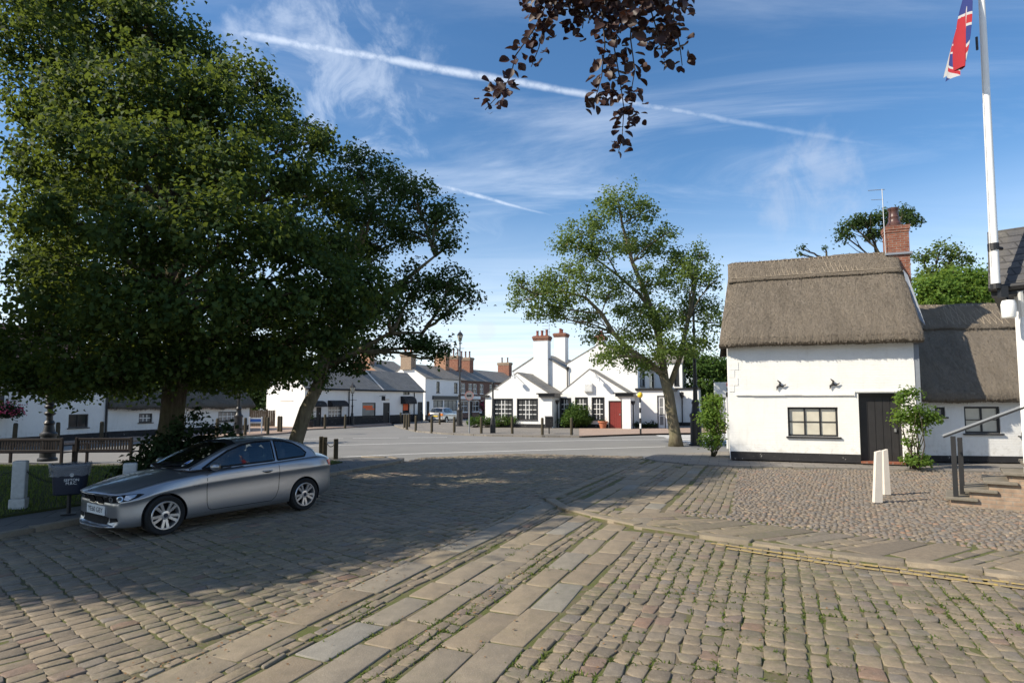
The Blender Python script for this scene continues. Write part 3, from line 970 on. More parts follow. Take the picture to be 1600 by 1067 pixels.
# worn double yellow lines on the setts
yl = MB()
for off_, w in ((0.24, 0.085), (0.42, 0.085)):
    for c, d, L in along(front_kerb[4:], lambda: random.uniform(0.14, 0.3)):
        if random.random() < 0.07: continue
        n = Vector((d.y, -d.x, 0))
        if n.y > 0: n = -n
        q = c + n * (off_ + random.uniform(-0.012, 0.012))
        a, b2 = d * (L / 2 - 0.006), n * (w / 2 * random.uniform(0.7, 1.1))
        yl.add([(q - a - b2) + Vector((0, 0, 0.044)), (q + a - b2) + Vector((0, 0, 0.044)), (q + a + b2) + Vector((0, 0, 0.044)), (q - a + b2) + Vector((0, 0, 0.046))], [(0, 1, 2, 3)])
o = yl.build('yellow_line', M['yellow_line']); tag(o, kind='structure')
for p in o.data.polygons:
    if p.normal.z < 0: p.flip()

# road markings, far pavements
def ribbon(name, pts, w, z, mat, dash=None):
    b = MB()
    if dash is None: pieces = [pts]
    else:
        pieces = []
        for a, b_ in zip(pts[:-1], pts[1:]):
            L = (b_ - a).length; s = 0
            while s < L:
                e = min(s + dash[0], L)
                pieces.append([a.lerp(b_, s / L), a.lerp(b_, e / L)]); s += dash[0] + dash[1]
    for pc in pieces:
        vs_ = []
        for i, p in enumerate(pc):
            d = (pc[min(i + 1, len(pc) - 1)] - pc[max(i - 1, 0)]).normalized(); n = Vector((-d.y, d.x, 0)) * w / 2
            vs_ += [(p.x - n.x, p.y - n.y, z), (p.x + n.x, p.y + n.y, z)]
        b.add(vs_, [(2 * i, 2 * i + 2, 2 * i + 3, 2 * i + 1) for i in range(len(pc) - 1)])
    o = b.build(name, mat)
    for p in o.data.polygons:
        if p.normal.z < 0: p.flip()
    tag(o, kind='structure')
    return o


ribbon('road_marking', [G(380, 722), G(535, 714), G(640, 709), G(760, 705.5), G(900, 701.5), G(1040, 697.5)], 0.13, 0.004, M['white_line'])
ribbon('road_marking', [G(470, 697), G(560, 694.5), G(660, 692), G(800, 690), G(930, 687.5), G(1090, 686)], 0.13, 0.004, M['white_line'])
ribbon('road_marking', [G(470, 686), G(560, 684.5), G(700, 683)], 0.12, 0.004, M['white_line'], (2.2, 0.5))
ribbon('road_marking', [G(880, 683), G(1000, 681.5), G(1055, 683.5)], 0.12, 0.004, M['white_line'])
# zebra crossing
for k in range(6):
    y0 = 677 + k * 2.9
    a, b = G(1012 + k * 12, y0), G(1140 + k * 8, y0)
    sheet('zebra_stripe', [a, b, G(1140 + k * 8 + 4, y0 + 1.45), G(1012 + k * 12 + 6, y0 + 1.45)], 0.005, M['white_line'])
# pavement before the white inn
inn_edge = [G(*p) for p in ((606, 660.5), (622, 668), (650, 675), (700, 679), (760, 681.5), (850, 683), (905, 683.5), (960, 680), (1000, 678.5), (1040, 678), (1160, 675))]
raised('inn_pavement', inn_edge + [Vector((30, 70, 0)), Vector((4, 72, 0)), Vector((-3, 66, 0)), Vector((-4.2, 58, 0))], 0.1, M['pave_grey'])
red_poly = [G(905, 681, .1), G(960, 679, .1), G(1000, 677.6, .1), G(1040, 677, .1), G(1150, 674.5, .1), G(1150, 667, .1), G(905, 669, .1)]
sheet('red_paving', red_poly, 0.104, M['pave_red'])
# pavement at the left cottages and in front of the shops
raised('far_left_pavement', [G(-200, 702), G(0, 699), G(200, 691), G(383, 682.5), G(450, 677.5), G(480, 672), G(540, 669), G(640, 662), G(652, 655), G(600, 655), G(470, 664), G(300, 670), G(0, 684), G(-200, 690)], 0.1, M['pave_red'])

# weeds and moss in the joints of the near setts
near = np.concatenate([S1, S2, np.concatenate(slabs)])
near = near[(near[:, 1] < 8.5)]
dens = 0.5 + 0.5 * np.sin(near[:, 0] * 1.7 + 0.6 * near[:, 1]) * np.sin(near[:, 1] * 1.3 - near[:, 0] * 0.8 + 1.0)
vv = vcoord(near[:, :2])
wgt = np.clip(dens, 0.05, 1) ** 2 * np.where(np.abs(vv - VA) < 1.3, 1.6, 0.8) * np.where(near[:, 1] < 6.4, 1.3, 0.6) * np.where(vv > 2.0, 0.5, 1)
pick = near[rng.random(len(near)) < wgt * 1.0]
blades = []
BV, BF = [], []
for cx, cy, hl, hw, rot in pick:
    for side in range(random.choice((1, 2, 3, 4))):
        if random.random() < 0.6: lx, ly = random.uniform(-hl, hl), random.choice((-1, 1)) * (hw + 0.012)
        else: lx, ly = random.choice((-1, 1)) * (hl + 0.012), random.uniform(-hw, hw)
        for b_ in range(random.randint(7, 18)):
            x = lx + random.gauss(0, 0.05) * (1 if abs(ly) > hw else 0.2); y = ly + random.gauss(0, 0.05) * (0.2 if abs(ly) > hw else 1)
            wx = cx + x * math.cos(rot) - y * math.sin(rot); wy = cy + x * math.sin(rot) + y * math.cos(rot)
            a = random.uniform(0, 6.28); h = random.uniform(0.008, 0.021) * random.choice((.7, 1, 1, 1.5)); w = random.uniform(0.004, 0.009); le = random.uniform(0.004, 0.03)
            dx, dy = math.cos(a), math.sin(a)
            o = len(BV)
            z0 = 0.024
            BV += [(wx - dy * w, wy + dx * w, z0), (wx + dy * w, wy - dx * w, z0), (wx + dx * le + dy * w * .7, wy + dy * le - dx * w * .7, z0 + h), (wx + dx * le * 1.6, wy + dy * le * 1.6, z0 + h * 1.25)]
            BF.append((o, o + 1, o + 2, o + 3))
np_mesh('joint_weeds', np.array(BV), [np.array(BF)], M['grass'])['kind'] = 'stuff'
# grass blades on the lawn
lp = np.column_stack([rng.uniform(-20, -3, 60000), rng.uniform(5, 19, 60000)])
lp = lp[in_poly(lp, lawn_poly) & (np.abs(lp[:, 0]) < lp[:, 1] * 0.95 + 0.5)]
n = len(lp); a = rng.uniform(0, 6.28, n); h = rng.uniform(0.03, 0.09, n); w = rng.uniform(0.006, 0.012, n); le = rng.uniform(0.0, 0.05, n)
dx, dy = np.cos(a), np.sin(a); z0 = np.full(n, 0.12)
V = np.stack([np.column_stack([lp[:, 0] - dy * w, lp[:, 1] + dx * w, z0]), np.column_stack([lp[:, 0] + dy * w, lp[:, 1] - dx * w, z0]), np.column_stack([lp[:, 0] + dx * le, lp[:, 1] + dy * le, z0 + h])], 1).reshape(-1, 3)
np_mesh('lawn_grass', V, [np.arange(n * 3).reshape(-1, 3)], M['grass'])['kind'] = 'stuff'
# dry leaves and grit fallen on the street
V, F = [], []
for k in range(420):
    x, y = random.uniform(-3.5, 3.5), random.uniform(4.0, 10)
    if random.random() < 0.6: v = random.choice((VC - 0.25, VC - 0.3, VB + 0.45, VC - 0.1)) + random.gauss(0, 0.12); s = random.uniform(2.2, 8); x, y = T2 * s + R2 * v
    a = random.uniform(0, 6.28); r_ = random.uniform(0.008, 0.02)
    o = len(V); z0 = 0.04
    for j, (q, e) in enumerate(((0, 1), (1.3, .6), (3.14, 1), (4.4, .7))):
        V.append((x + math.cos(a + q) * r_ * e, y + math.sin(a + q) * r_ * e, z0 + random.uniform(0, 0.012)))
    F.append((o, o + 1, o + 2, o + 3))
M['dry'] = plain('dry_leaf', (0.2, 0.11, 0.05), 0.8, var=0.5, scale=30)
np_mesh('fallen_leaves', np.array(V), [np.array(F)], M['dry'])['kind'] = 'stuff'
# ------------------------------------------------------------------ trees and plants
def unit(v): return v / np.maximum(np.linalg.norm(v, axis=-1, keepdims=True), 1e-9)


def leaf_mesh(name, C, size, mat, parent=None, up=0.6, outward=None, droop=0.25, aspect=0.75, shape='kite'):
    """one folded leaf per centre"""
    n = len(C)
    nrm = rng.normal(0, 0.65, (n, 3)); nrm[:, 2] += up
    if outward is not None: nrm += outward * 0.7
    nrm = unit(nrm)
    ax = rng.normal(0, 1, (n, 3)); ax[:, 2] -= droop
    if outward is not None: ax += outward * 0.8
    ax = unit(ax - nrm * (ax * nrm).sum(1, keepdims=True))
    sd_ = np.cross(nrm, ax)
    L = (size * rng.uniform(0.6, 1.25, n))[:, None]; W = L * aspect * rng.uniform(0.8, 1.15, (n, 1))
    fold = nrm * W * 0.22
    if shape == 'kite':
        V = np.stack([C - ax * L * 0.5, C - ax * L * 0.02 + sd_ * W * 0.5 + fold, C + ax * L * 0.5 - nrm * L * 0.12, C - ax * L * 0.02 - sd_ * W * 0.5 + fold], 1)
        F = [np.arange(n * 4).reshape(-1, 4)]
    else:                                                   # lobed / oval, six corners in two halves
        V = np.stack([C - ax * L * 0.5, C - ax * L * 0.2 + sd_ * W * 0.45 + fold, C + ax * L * 0.22 + sd_ * W * 0.4 + fold * 0.8, C + ax * L * 0.5 - nrm * L * 0.14,
                      C + ax * L * 0.22 - sd_ * W * 0.4 + fold * 0.8, C - ax * L * 0.2 - sd_ * W * 0.45 + fold], 1)
        o = (np.arange(n) * 6)[:, None]
        F = [np.concatenate([o + np.array([[0, 1, 2, 3]]), o + np.array([[0, 3, 4, 5]])])]
    return np_mesh(name, V.reshape(-1, 3), F, mat, parent, smooth=False)


def lobe_clusters(lobes, dens, shell=0.5, flat=1.0):
    """twig-end positions in a set of lobes (x,y,z,r[,rz]); dens per m2 of shell"""
    P_, O_ = [], []
    for lb in lobes:
        c = np.array(lb[:3]); r = lb[3]; rz_ = lb[4] if len(lb) > 4 else r * 0.8
        n = max(4, int(dens * 4 * math.pi * r * r))
        d = unit(rng.normal(0, 1, (n, 3)))
        d[:, 2] = np.where(d[:, 2] < -0.3, d[:, 2] * 0.6, d[:, 2])
        rad = rng.uniform(shell, 1.0, n) ** 0.6 * (1 + 0.16 * rng.normal(0, 1, n))
        P_.append(c + d * rad[:, None] * np.array([r, r, rz_])); O_.append(d)
    return np.concatenate(P_), np.concatenate(O_)


def crown(name, lobes, dens, per, spread, size, mat, parent, **kw):
    P_, O_ = lobe_clusters(lobes, dens, kw.pop('shell', 0.5))
    n = len(P_)
    k = rng.integers(int(per * 0.5), int(per * 1.5) + 1, n)
    idx = np.repeat(np.arange(n), k)
    sc = spread * rng.uniform(0.6, 1.3, n)
    off = rng.normal(0, 1, (len(idx), 3)) * np.array([1, 1, 0.8]) * sc[idx][:, None]
    C = P_[idx] + off
    return leaf_mesh(name, C, size, mat, parent, outward=O_[idx], **kw), P_


def limb(b, p0, p1, r0, r1, bend=0.15, seg=7, n=7, lift=0.0):
    p0, p1 = Vector(p0), Vector(p1)
    L = (p1 - p0).length
    off = Vector((random.gauss(0, 1), random.gauss(0, 1), random.gauss(0, 0.6) + lift)) * bend * L
    pts = []
    for i in range(seg + 1):
        t = i / seg
        pts.append(p0.lerp(p1, t) + off * (4 * t * (1 - t)) * 0.5 + Vector((random.gauss(0, 1), random.gauss(0, 1), random.gauss(0, 1))) * 0.012 * L * (0 < i < seg))
    b.tube(pts, [r0 + (r1 - r0) * (i / seg) ** 0.8 for i in range(seg + 1)], n)
    return pts


def lobe_px(items, Y):
    """(px, py, radius px, [dY]) in the photograph -> lobes standing at depth Y+dY"""
    out = []
    for it in items:
        dY = it[3] if len(it) > 3 else random.uniform(-1.5, 1.5)
        p = P(it[0], it[1], Y + dY)
        r = it[2] * (Y + dY) / FPX
        out.append((p.x, p.y, p.z, r, r * (it[4] if len(it) > 4 else 0.8)))
    return out


def branches_to(b, trunk_pts, lobes, r0, frac=0.5, twigs=6, rt=0.02, fork=None):
    tp = [Vector(p) for p in trunk_pts]
    for lb in lobes:
        c = Vector(lb[:3])
        cand = [p for p in tp if p.z < c.z + 0.4] or tp
        q = min(cand, key=lambda p: (p - c).length + max(0, p.z - c.z + 1.0) * 0.8)
        pts = limb(b, q, c, r0 * random.uniform(0.7, 1.1), rt * 1.6, 0.12, 7, 6, 0.25)
        for k in range(twigs):
            d = Vector((random.gauss(0, 1), random.gauss(0, 1), random.gauss(0.25, 0.8))).normalized()
            limb(b, pts[random.randint(3, 7)], c + d * lb[3] * 0.85, rt * 1.2, rt * 0.25, 0.15, 4, 4, 0.1)


# the big lime behind the car
t1 = thing('lime_tree', 'huge dense green tree towering over the parked silver car', 'tree', tuple(G(256, 0) if False else (-7.9, 13.5, 0.1)))
org = Vector(t1.location)
t1_lobes = lobe_px([
    (225, 35, 85, 0), (160, 60, 100, 1), (60, 70, 95, -1), (20, -40, 110, 0), (140, -60, 120, 1), (210, -70, 85, 0), (295, 95, 62, 0.5),
    (375, 118, 42, -0.5), (425, 150, 32, 0), (440, 200, 48, 0.5), (500, 222, 40, -0.5), (360, 170, 85, -1.5), (260, 150, 95, -2), (150, 170, 90, -2), (70, 165, 70, -1),
    (60, 265, 55, 0.5), (72, 340, 52, -0.5), (80, 430, 55, 0), (62, 500, 55, -0.5), (40, 565, 62, -1), (-40, 540, 70, 0), (120, 240, 80, -2.4), (230, 250, 90, -3.2), (340, 260, 85, -3), (440, 270, 75, -1.5),
    (515, 300, 48, 0), (525, 380, 50, 0.3), (120, 350, 85, -2.6), (230, 370, 85, -3.6), (340, 370, 90, -3.6), (440, 370, 80, -2.6), (560, 440, 55, -1), (510, 450, 65, -2), (100, 470, 80, -2.5), (200, 480, 80, -3.4),
    (310, 480, 85, -3.6), (420, 470, 75, -2.8), (560, 510, 45, -1.3), (500, 530, 50, -1.8), (120, 560, 65, -2.6), (210, 560, 60, -2.8), (330, 560, 55, -2.6), (420, 550, 55, -2), (470, 570, 38, -1.6), (355, 575, 45, -1.5), (60, 590, 45, -1.8),
    (150, 300, 90, 3), (300, 300, 95, 3.4), (420, 350, 80, 2.5), (150, 450, 90, 3), (300, 450, 95, 3), (420, 480, 70, 2), (250, 200, 90, 2.5), (90, 400, 70, 2.5), (250, 560, 60, 2), (130, 590, 45, 2.5)], 13.5)
t1_lobes += lobe_px([(320, 588, 34, -1.0), (395, 582, 40, -1.2), (180, 592, 42, -2.2), (100, 596, 40, -2.2), (235, 588, 38, -1.5), (15, 596, 40, -1.8), (300, 590, 50, 3.0), (390, 585, 45, 2.6), (200, 595, 50, 3.4), (90, 602, 45, 3.2), (350, 525, 70, 0), (250, 520, 70, -1), (150, 530, 70, 0), (430, 585, 36, 0.6), (365, 597, 30, 0.5)], 13.5)
b = MB()
tr = [(-7.9, 13.5, 0.0), (-7.85, 13.5, 0.5), (-7.75, 13.5, 1.6), (-7.7, 13.55, 2.8), (-7.8, 13.5, 4.5), (-8.0, 13.5, 6.5), (-8.3, 13.5, 8.6), (-8.7, 13.5, 11.0), (-9.0, 13.5, 12.5)]
b.tube([Vector(p) - org for p in tr], [0.42, 0.29, 0.25, 0.26, 0.24, 0.2, 0.15, 0.09, 0.04], 14)
branches_to(b, [Vector(p) - org for p in tr[3:]], [(l[0] - org.x, l[1] - org.y, l[2] - org.z, l[3]) for l in t1_lobes], 0.085, twigs=5)
b.build('trunk', M['bark'], t1, smooth=True)
L1 = [(l[0] - org.x, l[1] - org.y, l[2] - org.z, l[3], l[4]) for l in t1_lobes]
crown('crown', L1, 3.9, 48, 0.18, 0.108, M['leaf_lime'], t1, up=0.5, shell=0.25, droop=0.6)

# the leaning sycamore behind it
t2 = thing('leaning_sycamore', 'dark sycamore with a leaning trunk just past the silver car boot', 'tree', (-5.85, 16.2, 0.1))
org = Vector(t2.location)
t2_lobes = lobe_px([
    (560, 265, 45, 0), (610, 285, 45, 1), (650, 305, 40, 0), (685, 340, 38, 0), (700, 375, 26, -0.5), (640, 360, 45, 1.5), (580, 330, 50, -1), (590, 380, 40, 1), (540, 400, 55, 1.5),
    (655, 440, 38, 0), (700, 440, 36, 0.5), (728, 462, 24, 0), (690, 480, 30, -0.5), (640, 460, 28, 1), (620, 500, 30, 1), (660, 535, 28, 0), (688, 545, 20, 0.3), (628, 530, 24, 0.5), (583, 546, 24, 1), (548, 572, 24, 0.4), (675, 560, 16, 0),
    (600, 470, 35, -1), (560, 490, 45, 1.2), (520, 560, 40, 0.6), (480, 575, 30, 0.2), (520, 480, 50, 0), (470, 520, 45, 1), (555, 540, 35, 0.8), (540, 330, 45, 0.5), (500, 595, 22, 0)], 16.2)
t2_lobes = [(l[0], l[1], l[2], l[3], l[3] * 0.8) for l in t2_lobes]
b = MB()
tp = [Vector((-5.85, 16.2, 0.0)), P(462, 690, 16.2), P(478, 640, 16.2), P(498, 600, 16.3), P(512, 540, 16.3), P(530, 470, 16.3), P(552, 400, 16.3), P(575, 330, 16.3)]
b.tube([p - org for p in tp], [0.3, 0.2, 0.18, 0.17, 0.15, 0.12, 0.08, 0.04], 12)
l2 = [P(512, 545, 16.3), P(570, 500, 16.3), P(630, 440, 16.2), P(680, 400, 16.2)]
b.tube([p - org for p in l2], [0.14, 0.1, 0.07, 0.03], 8)
l3 = [P(505, 575, 16.3), P(560, 548, 16.3), P(610, 520, 16.2), P(660, 520, 16.2)]
b.tube([p - org for p in l3], [0.11, 0.08, 0.05, 0.03], 8)
LL = [(l[0] - org.x, l[1] - org.y, l[2] - org.z, l[3], l[4]) for l in t2_lobes]
branches_to(b, [p - org for p in tp[4:] + l2[1:] + l3[1:]], LL, 0.06, twigs=5)
b.build('trunk', M['bark_pale'], t2, smooth=True)
crown('crown', LL, 6.0, 28, 0.15, 0.105, M['leaf_syc'], t2, up=0.5, shell=0.35)

# the street tree in the middle
t3 = thing('street_tree', 'open-crowned leaning tree by the road in front of the white inn', 'tree', tuple(G(1056, 697)))
org = Vector(t3.location)
Y3 = org.y
t3_items = [(968, 322, 42), (1000, 335, 30), (930, 345, 25), (905, 375, 34), (880, 385, 24), (940, 390, 34), (985, 380, 40), (1020, 390, 30), (1040, 365, 20),
            (865, 440, 30), (838, 452, 26), (810, 445, 20), (808, 470, 18), (850, 475, 34), (890, 465, 34), (870, 490, 24), (925, 430, 34), (955, 455, 36), (915, 495, 28), (835, 492, 18),
            (1060, 405, 28), (1092, 402, 24), (1085, 430, 34), (1110, 440, 20), (1045, 440, 30), (1100, 480, 28), (1115, 505, 22), (1010, 440, 32), (985, 480, 36),
            (1030, 500, 40), (1060, 500, 32), (1000, 520, 38), (1040, 545, 34), (1075, 545, 30), (965, 540, 30), (945, 560, 22), (985, 565, 26), (1015, 570, 24), (1095, 535, 26), (1070, 470, 30), (900, 420, 26), (930, 525, 22)]
t3_lobes = [(l[0], l[1], l[2], l[3], l[3] * 0.82) for l in lobe_px([(a, c, r * 0.95, random.uniform(-1.6, 1.6)) for a, c, r in t3_items], Y3)]
b = MB()
tk = [org.copy(), P(1055, 680, Y3), P(1050, 650, Y3), P(1045, 615, Y3), P(1036, 585, Y3)]
b.tube([p - org for p in tk], [0.36, 0.27, 0.25, 0.24, 0.2], 12)
la = [P(1036, 585, Y3), P(1012, 565, Y3), P(985, 548, Y3), P(958, 520, Y3), P(940, 490, Y3), P(915, 465, Y3), P(880, 455, Y3 - .4), P(840, 460, Y3 - .6)]
lb_ = [P(1040, 600, Y3), P(1032, 540, Y3 + .2), P(1022, 495, Y3 + .3), P(1005, 450, Y3 + .3), P(988, 410, Y3 + .2), P(972, 350, Y3), P(966, 310, Y3)]
lc = [P(1044, 610, Y3), P(1062, 560, Y3 + .3), P(1075, 500, Y3 + .4), P(1088, 440, Y3 + .4), P(1092, 400, Y3 + .3)]
ld = [P(1022, 495, Y3 + .3), P(1000, 460, Y3), P(965, 430, Y3), P(925, 400, Y3), P(890, 382, Y3)]
b.tube([p - org for p in la], [0.17, 0.15, 0.13, 0.11, 0.09, 0.07, 0.05, 0.02], 8)
b.tube([p - org for p in lb_], [0.18, 0.16, 0.14, 0.12, 0.09, 0.06, 0.02], 8)
b.tube([p - org for p in lc], [0.14, 0.12, 0.1, 0.06, 0.02], 8)
b.tube([p - org for p in ld], [0.1, 0.08, 0.06, 0.04, 0.02], 7)
LL = [(l[0] - org.x, l[1] - org.y, l[2] - org.z, l[3], l[4]) for l in t3_lobes]
branches_to(b, [p - org for p in la[1:] + lb_[1:] + lc[1:] + ld[1:]], LL, 0.045, twigs=5, rt=0.018)
b.build('trunk', M['bark_pale'], t3, smooth=True)
crown('crown', LL, 2.9, 30, 0.2, 0.13, M['leaf_mid'], t3, up=0.5, shell=0.3)


def simple_tree(name, label, base, top, lobes_px, Y, mat, bark, dens=3.0, per=20, spread=0.3, size=0.25, r0=0.3, group=None, flat=0.7, twigs=4):
    t = thing(name, label, 'tree', base, 0, group)
    org = Vector(base)
    lobes = [(l[0] - org.x, l[1] - org.y, l[2] - org.z, l[3], l[3] * flat) for l in lobe_px(lobes_px, Y)]
    b = MB()
    top = Vector(top) - org
    pts = [Vector((0, 0, -0.05)), top * 0.35 + Vector((0.05, 0, 0)), top * 0.7, top]
    b.tube(pts, [r0, r0 * 0.75, r0 * 0.55, r0 * 0.3], 9)
    branches_to(b, pts[1:], lobes, r0 * 0.35, twigs=twigs, rt=0.03)
    b.build('trunk', bark, t, smooth=True)
    crown('crown', lobes, dens, per, spread, size, mat, t, up=0.7, shell=0.3)
    return t


# trees behind the thatched cottage
simple_tree('flat_topped_tree', 'sparse flat-topped tree rising behind the brick chimney pot', (25.5, 40, 0), P(1385, 420, 40),
            [(1330, 352, 16, 0), (1318, 368, 14, 0), (1350, 345, 18, 0), (1380, 340, 18, 0), (1410, 335, 18, 0.5), (1425, 345, 14, 0), (1365, 365, 16, 0), (1395, 360, 16, 0)], 40, M['leaf_syc'], M['bark'], 3.4, 20, 0.22, 0.2, 0.3)
simple_tree('airy_tree', 'grey-green open tree between the chimney and the flagpole', (27.5, 38, 0), P(1462, 440, 38),
            [(1445, 400, 18, 0), (1470, 390, 18, 0), (1495, 400, 18, 0), (1455, 425, 16, 0), (1480, 420, 18, 0), (1510, 412, 14, 0), (1440, 440, 18, 0)], 38, M['leaf_mid'], M['bark'], 2.6, 16, 0.22, 0.2, 0.3)
simple_tree('bright_tree', 'bright yellow-green leafy tree behind the low thatched roof', (25, 34, 0), P(1490, 480, 34),
            [(1460, 450, 30, 0), (1490, 440, 28, 0.5), (1520, 440, 30, 0), (1545, 450, 26, 0), (1475, 470, 30, -0.5), (1510, 470, 32, -0.5), (1545, 475, 28, 0), (1445, 475, 24, 0)], 34, M['leaf_bright'], M['bark'], 5, 24, 0.25, 0.2, 0.3)
simple_tree('twiggy_tree', 'small thin twiggy treetop poking above the thatch ridge', (21.5, 40, 0), P(1290, 405, 40),
            [(1252, 388, 7, 0), (1250, 398, 6, 0), (1290, 390, 6, 0)], 40, M['leaf_syc'], M['bark'], 5, 12, 0.12, 0.16, 0.2)
# trees beyond the inn and at the left
simple_tree('garden_tree', 'rounded green tree between the inn and the thatched cottage', (17.5, 50, 0), P(1108, 590, 50),
            [(1095, 580, 26, 0), (1115, 570, 22, 0), (1125, 595, 24, 0), (1095, 605, 24, 0), (1118, 615, 22, 0), (1082, 562, 18, 0), (1135, 575, 22, 0)], 50, M['leaf_shrub'], M['bark'], 3.2, 22, 0.28, 0.24, 0.28)
simple_tree('backdrop_tree', 'dark green tree behind the low thatched row on the left', (-22.5, 50, 0), P(405, 560, 50),
            [(395, 560, 36, 0), (420, 580, 34, 0), (400, 610, 32, 0), (375, 585, 30, 0), (425, 625, 24, 0), (440, 545, 30, 1), (405, 630, 22, 0)], 50, M['leaf_syc'], M['bark'], 2.6, 20, 0.3, 0.28, 0.35)
simple_tree('roadside_tree', 'dark slim trunk just right of the big tree trunk', (-16.3, 27.5, 0.05), P(285, 560, 27.5),
            [(288, 560, 26, 0), (265, 545, 24, 0), (305, 540, 24, 0)], 27.5, M['leaf_syc'], M['bark'], 1.8, 20, 0.3, 0.22, 0.3)
simple_tree('end_tree', 'pale green tree at the far left behind the white cottage', (-38, 40, 0), P(-10, 540, 40),
            [(-20, 560, 40, 0), (20, 545, 30, 0), (5, 575, 30, 0), (30, 570, 20, 0)], 40, M['leaf_bright'], M['bark'], 2.4, 20, 0.3, 0.26, 0.35)
# out to the left of the frame, whose shade lies on the near setts
t0 = thing('kerbside_lime', 'leafy tree at the left kerb, only its outer sprays in view', 'tree', (-12.9, 7.0, 0.1))
b = MB(); b.tube([(0, 0, 0), (0.05, 0, 1.5), (0, 0.1, 4), (0, 0, 7)], [0.34, 0.26, 0.2, 0.08], 10)
L0 = [(0, 0, 9.4, 1.5), (.9, .3, 8.4, 1.7), (1.0, -1.2, 7.4, 1.7), (0, 0, 6.2, 2.2), (1.6, -0.6, 4.6, 1.5), (-1.4, 0.5, 5, 1.7), (0.5, 1.5, 5, 1.6), (0.2, -1.9, 5.2, 1.6), (1.9, 0.9, 5.6, 1.4), (0, 0, 8, 1.6), (1.4, -1.9, 6.3, 1.5), (-0.5, 0.2, 4, 1.6), (2.6, -0.4, 3.9, 0.9), (2.3, -1.6, 4.6, 1.0), (1.1, 0.6, 7.4, 1.4), (1.2, -2.4, 4.4, 1.0), (2.5, 0.9, 4.2, 0.9)]
branches_to(b, [Vector((0, 0.1, 3)), Vector((0, 0.1, 4)), Vector((0, 0, 6))], L0, 0.07)
b.build('trunk', M['bark'], t0, smooth=True)
crown('crown', L0, 5.5, 26, 0.24, 0.15, M['leaf_lime'], t0, up=0.75, shell=0.3)
dup(t0, (-17.6, 9.4, 0.1), 1.9, 'leafy tree standing left of the frame beside the lawn')
dup(t0, (-21.5, 13.0, 0.1), 4.0, 'leafy tree left of the frame, farthest along the lawn')
dup(t0, (-16.2, 6.9, 0.1), 3.0, 'leafy tree left of the frame, nearest to the viewer')


# copper beech spray hanging into the top of the picture; its stem stands behind the camera
tb = thing('copper_beech', 'dark purple copper beech branch hanging into the top of the view', 'tree', (3.4, -3.2, 0.1))
org = Vector(tb.location)
YB = 4.2
b = MB()
trunk_pts = [Vector((3.4, -3.2, 0)), Vector((3.4, -3.15, 1.5)), Vector((3.3, -3.1, 3.5)), Vector((3.1, -3.0, 6.0)), Vector((3.0, -2.9, 8.0))]
b.tube([p - org for p in trunk_pts], [0.36, 0.28, 0.25, 0.18, 0.05], 12)
limb_pts = [Vector((3.2, -3.05, 4.6)), Vector((2.9, -1.6, 5.8)), Vector((2.2, 0.5, 6.25)), Vector((1.4, 2.6, 6.0)), P(955, -90, YB)]
b.tube([p - org for p in limb_pts], [0.14, 0.1, 0.07, 0.04, 0.018], 8)
twigs = [
    [(900, -80), (862, -10), (835, 45), (805, 88), (798, 120), (778, 150), (758, 172)],
    [(880, -70), (868, 10), (850, 40), (842, 75), (830, 105)],
    [(955, -90), (950, 0), (957, 60), (968, 120), (975, 170), (972, 215), (966, 240)],
    [(960, -90), (940, 10), (945, 70), (940, 120), (930, 155)],
    [(985, -90), (990, -10), (985, 60), (992, 110), (985, 150)],
    [(1010, -80), (1018, 20), (1030, 60), (1038, 95)],
    [(1040, -80), (1052, 0), (1052, 25), (1062, 70), (1066, 103)],
    [(920, -90), (905, -10), (897, 30), (893, 45)],
    [(930, -90), (915, 0), (912, 30), (910, 45)],
    [(1060, -60), (1068, -10), (1075, 10)],
    [(1052, 25), (1040, 40), (1030, 70)], [(975, 175), (990, 172), (996, 180)], [(790, 130), (780, 135), (772, 125)], [(960, 140), (940, 145), (925, 160)]]
LC, LA = [], []
for tw in twigs:
    dy = random.uniform(-0.25, 0.25)
    pts = [P(x, y, YB + dy + 0.05 * math.sin(i * 2.0)) for i, (x, y) in enumerate(tw)]
    b.tube([p - org for p in pts], [0.007 - 0.005 * i / len(pts) for i in range(len(pts))], 5)
    for a_, c_ in zip(pts[:-1], pts[1:]):
        d = (c_ - a_); n = max(2, int(d.length / 0.013))
        for k in range(n):
            p = a_.lerp(c_, (k + random.random()) / n)
            side = 1 if k % 2 else -1
            o = Vector((side * random.uniform(0.01, 0.075), random.gauss(0, 0.06), random.uniform(-0.06, 0.02)))
            LC.append(p + o - org); LA.append((o + d.normalized() * 0.03 + Vector((0, 0, -0.015))).normalized())
# the dense mass along the upper edge
for k in range(420):
    x = random.uniform(868, 1040); y = random.uniform(-60, 48) if 935 < x < 1010 else random.uniform(-60, 14)
    LC.append(P(x, y, YB + random.uniform(-0.4, 0.4)) - org); LA.append(Vector((random.gauss(0, 1), random.gauss(0, 1), -1)).normalized())
for k in range(130):
    x = random.uniform(815, 875); y = random.uniform(-50, 30 if x < 850 else 5)
    LC.append(P(x, y, YB + random.uniform(-0.3, 0.3)) - org); LA.append(Vector((random.gauss(0, 1), random.gauss(0, 1), -1)).normalized())
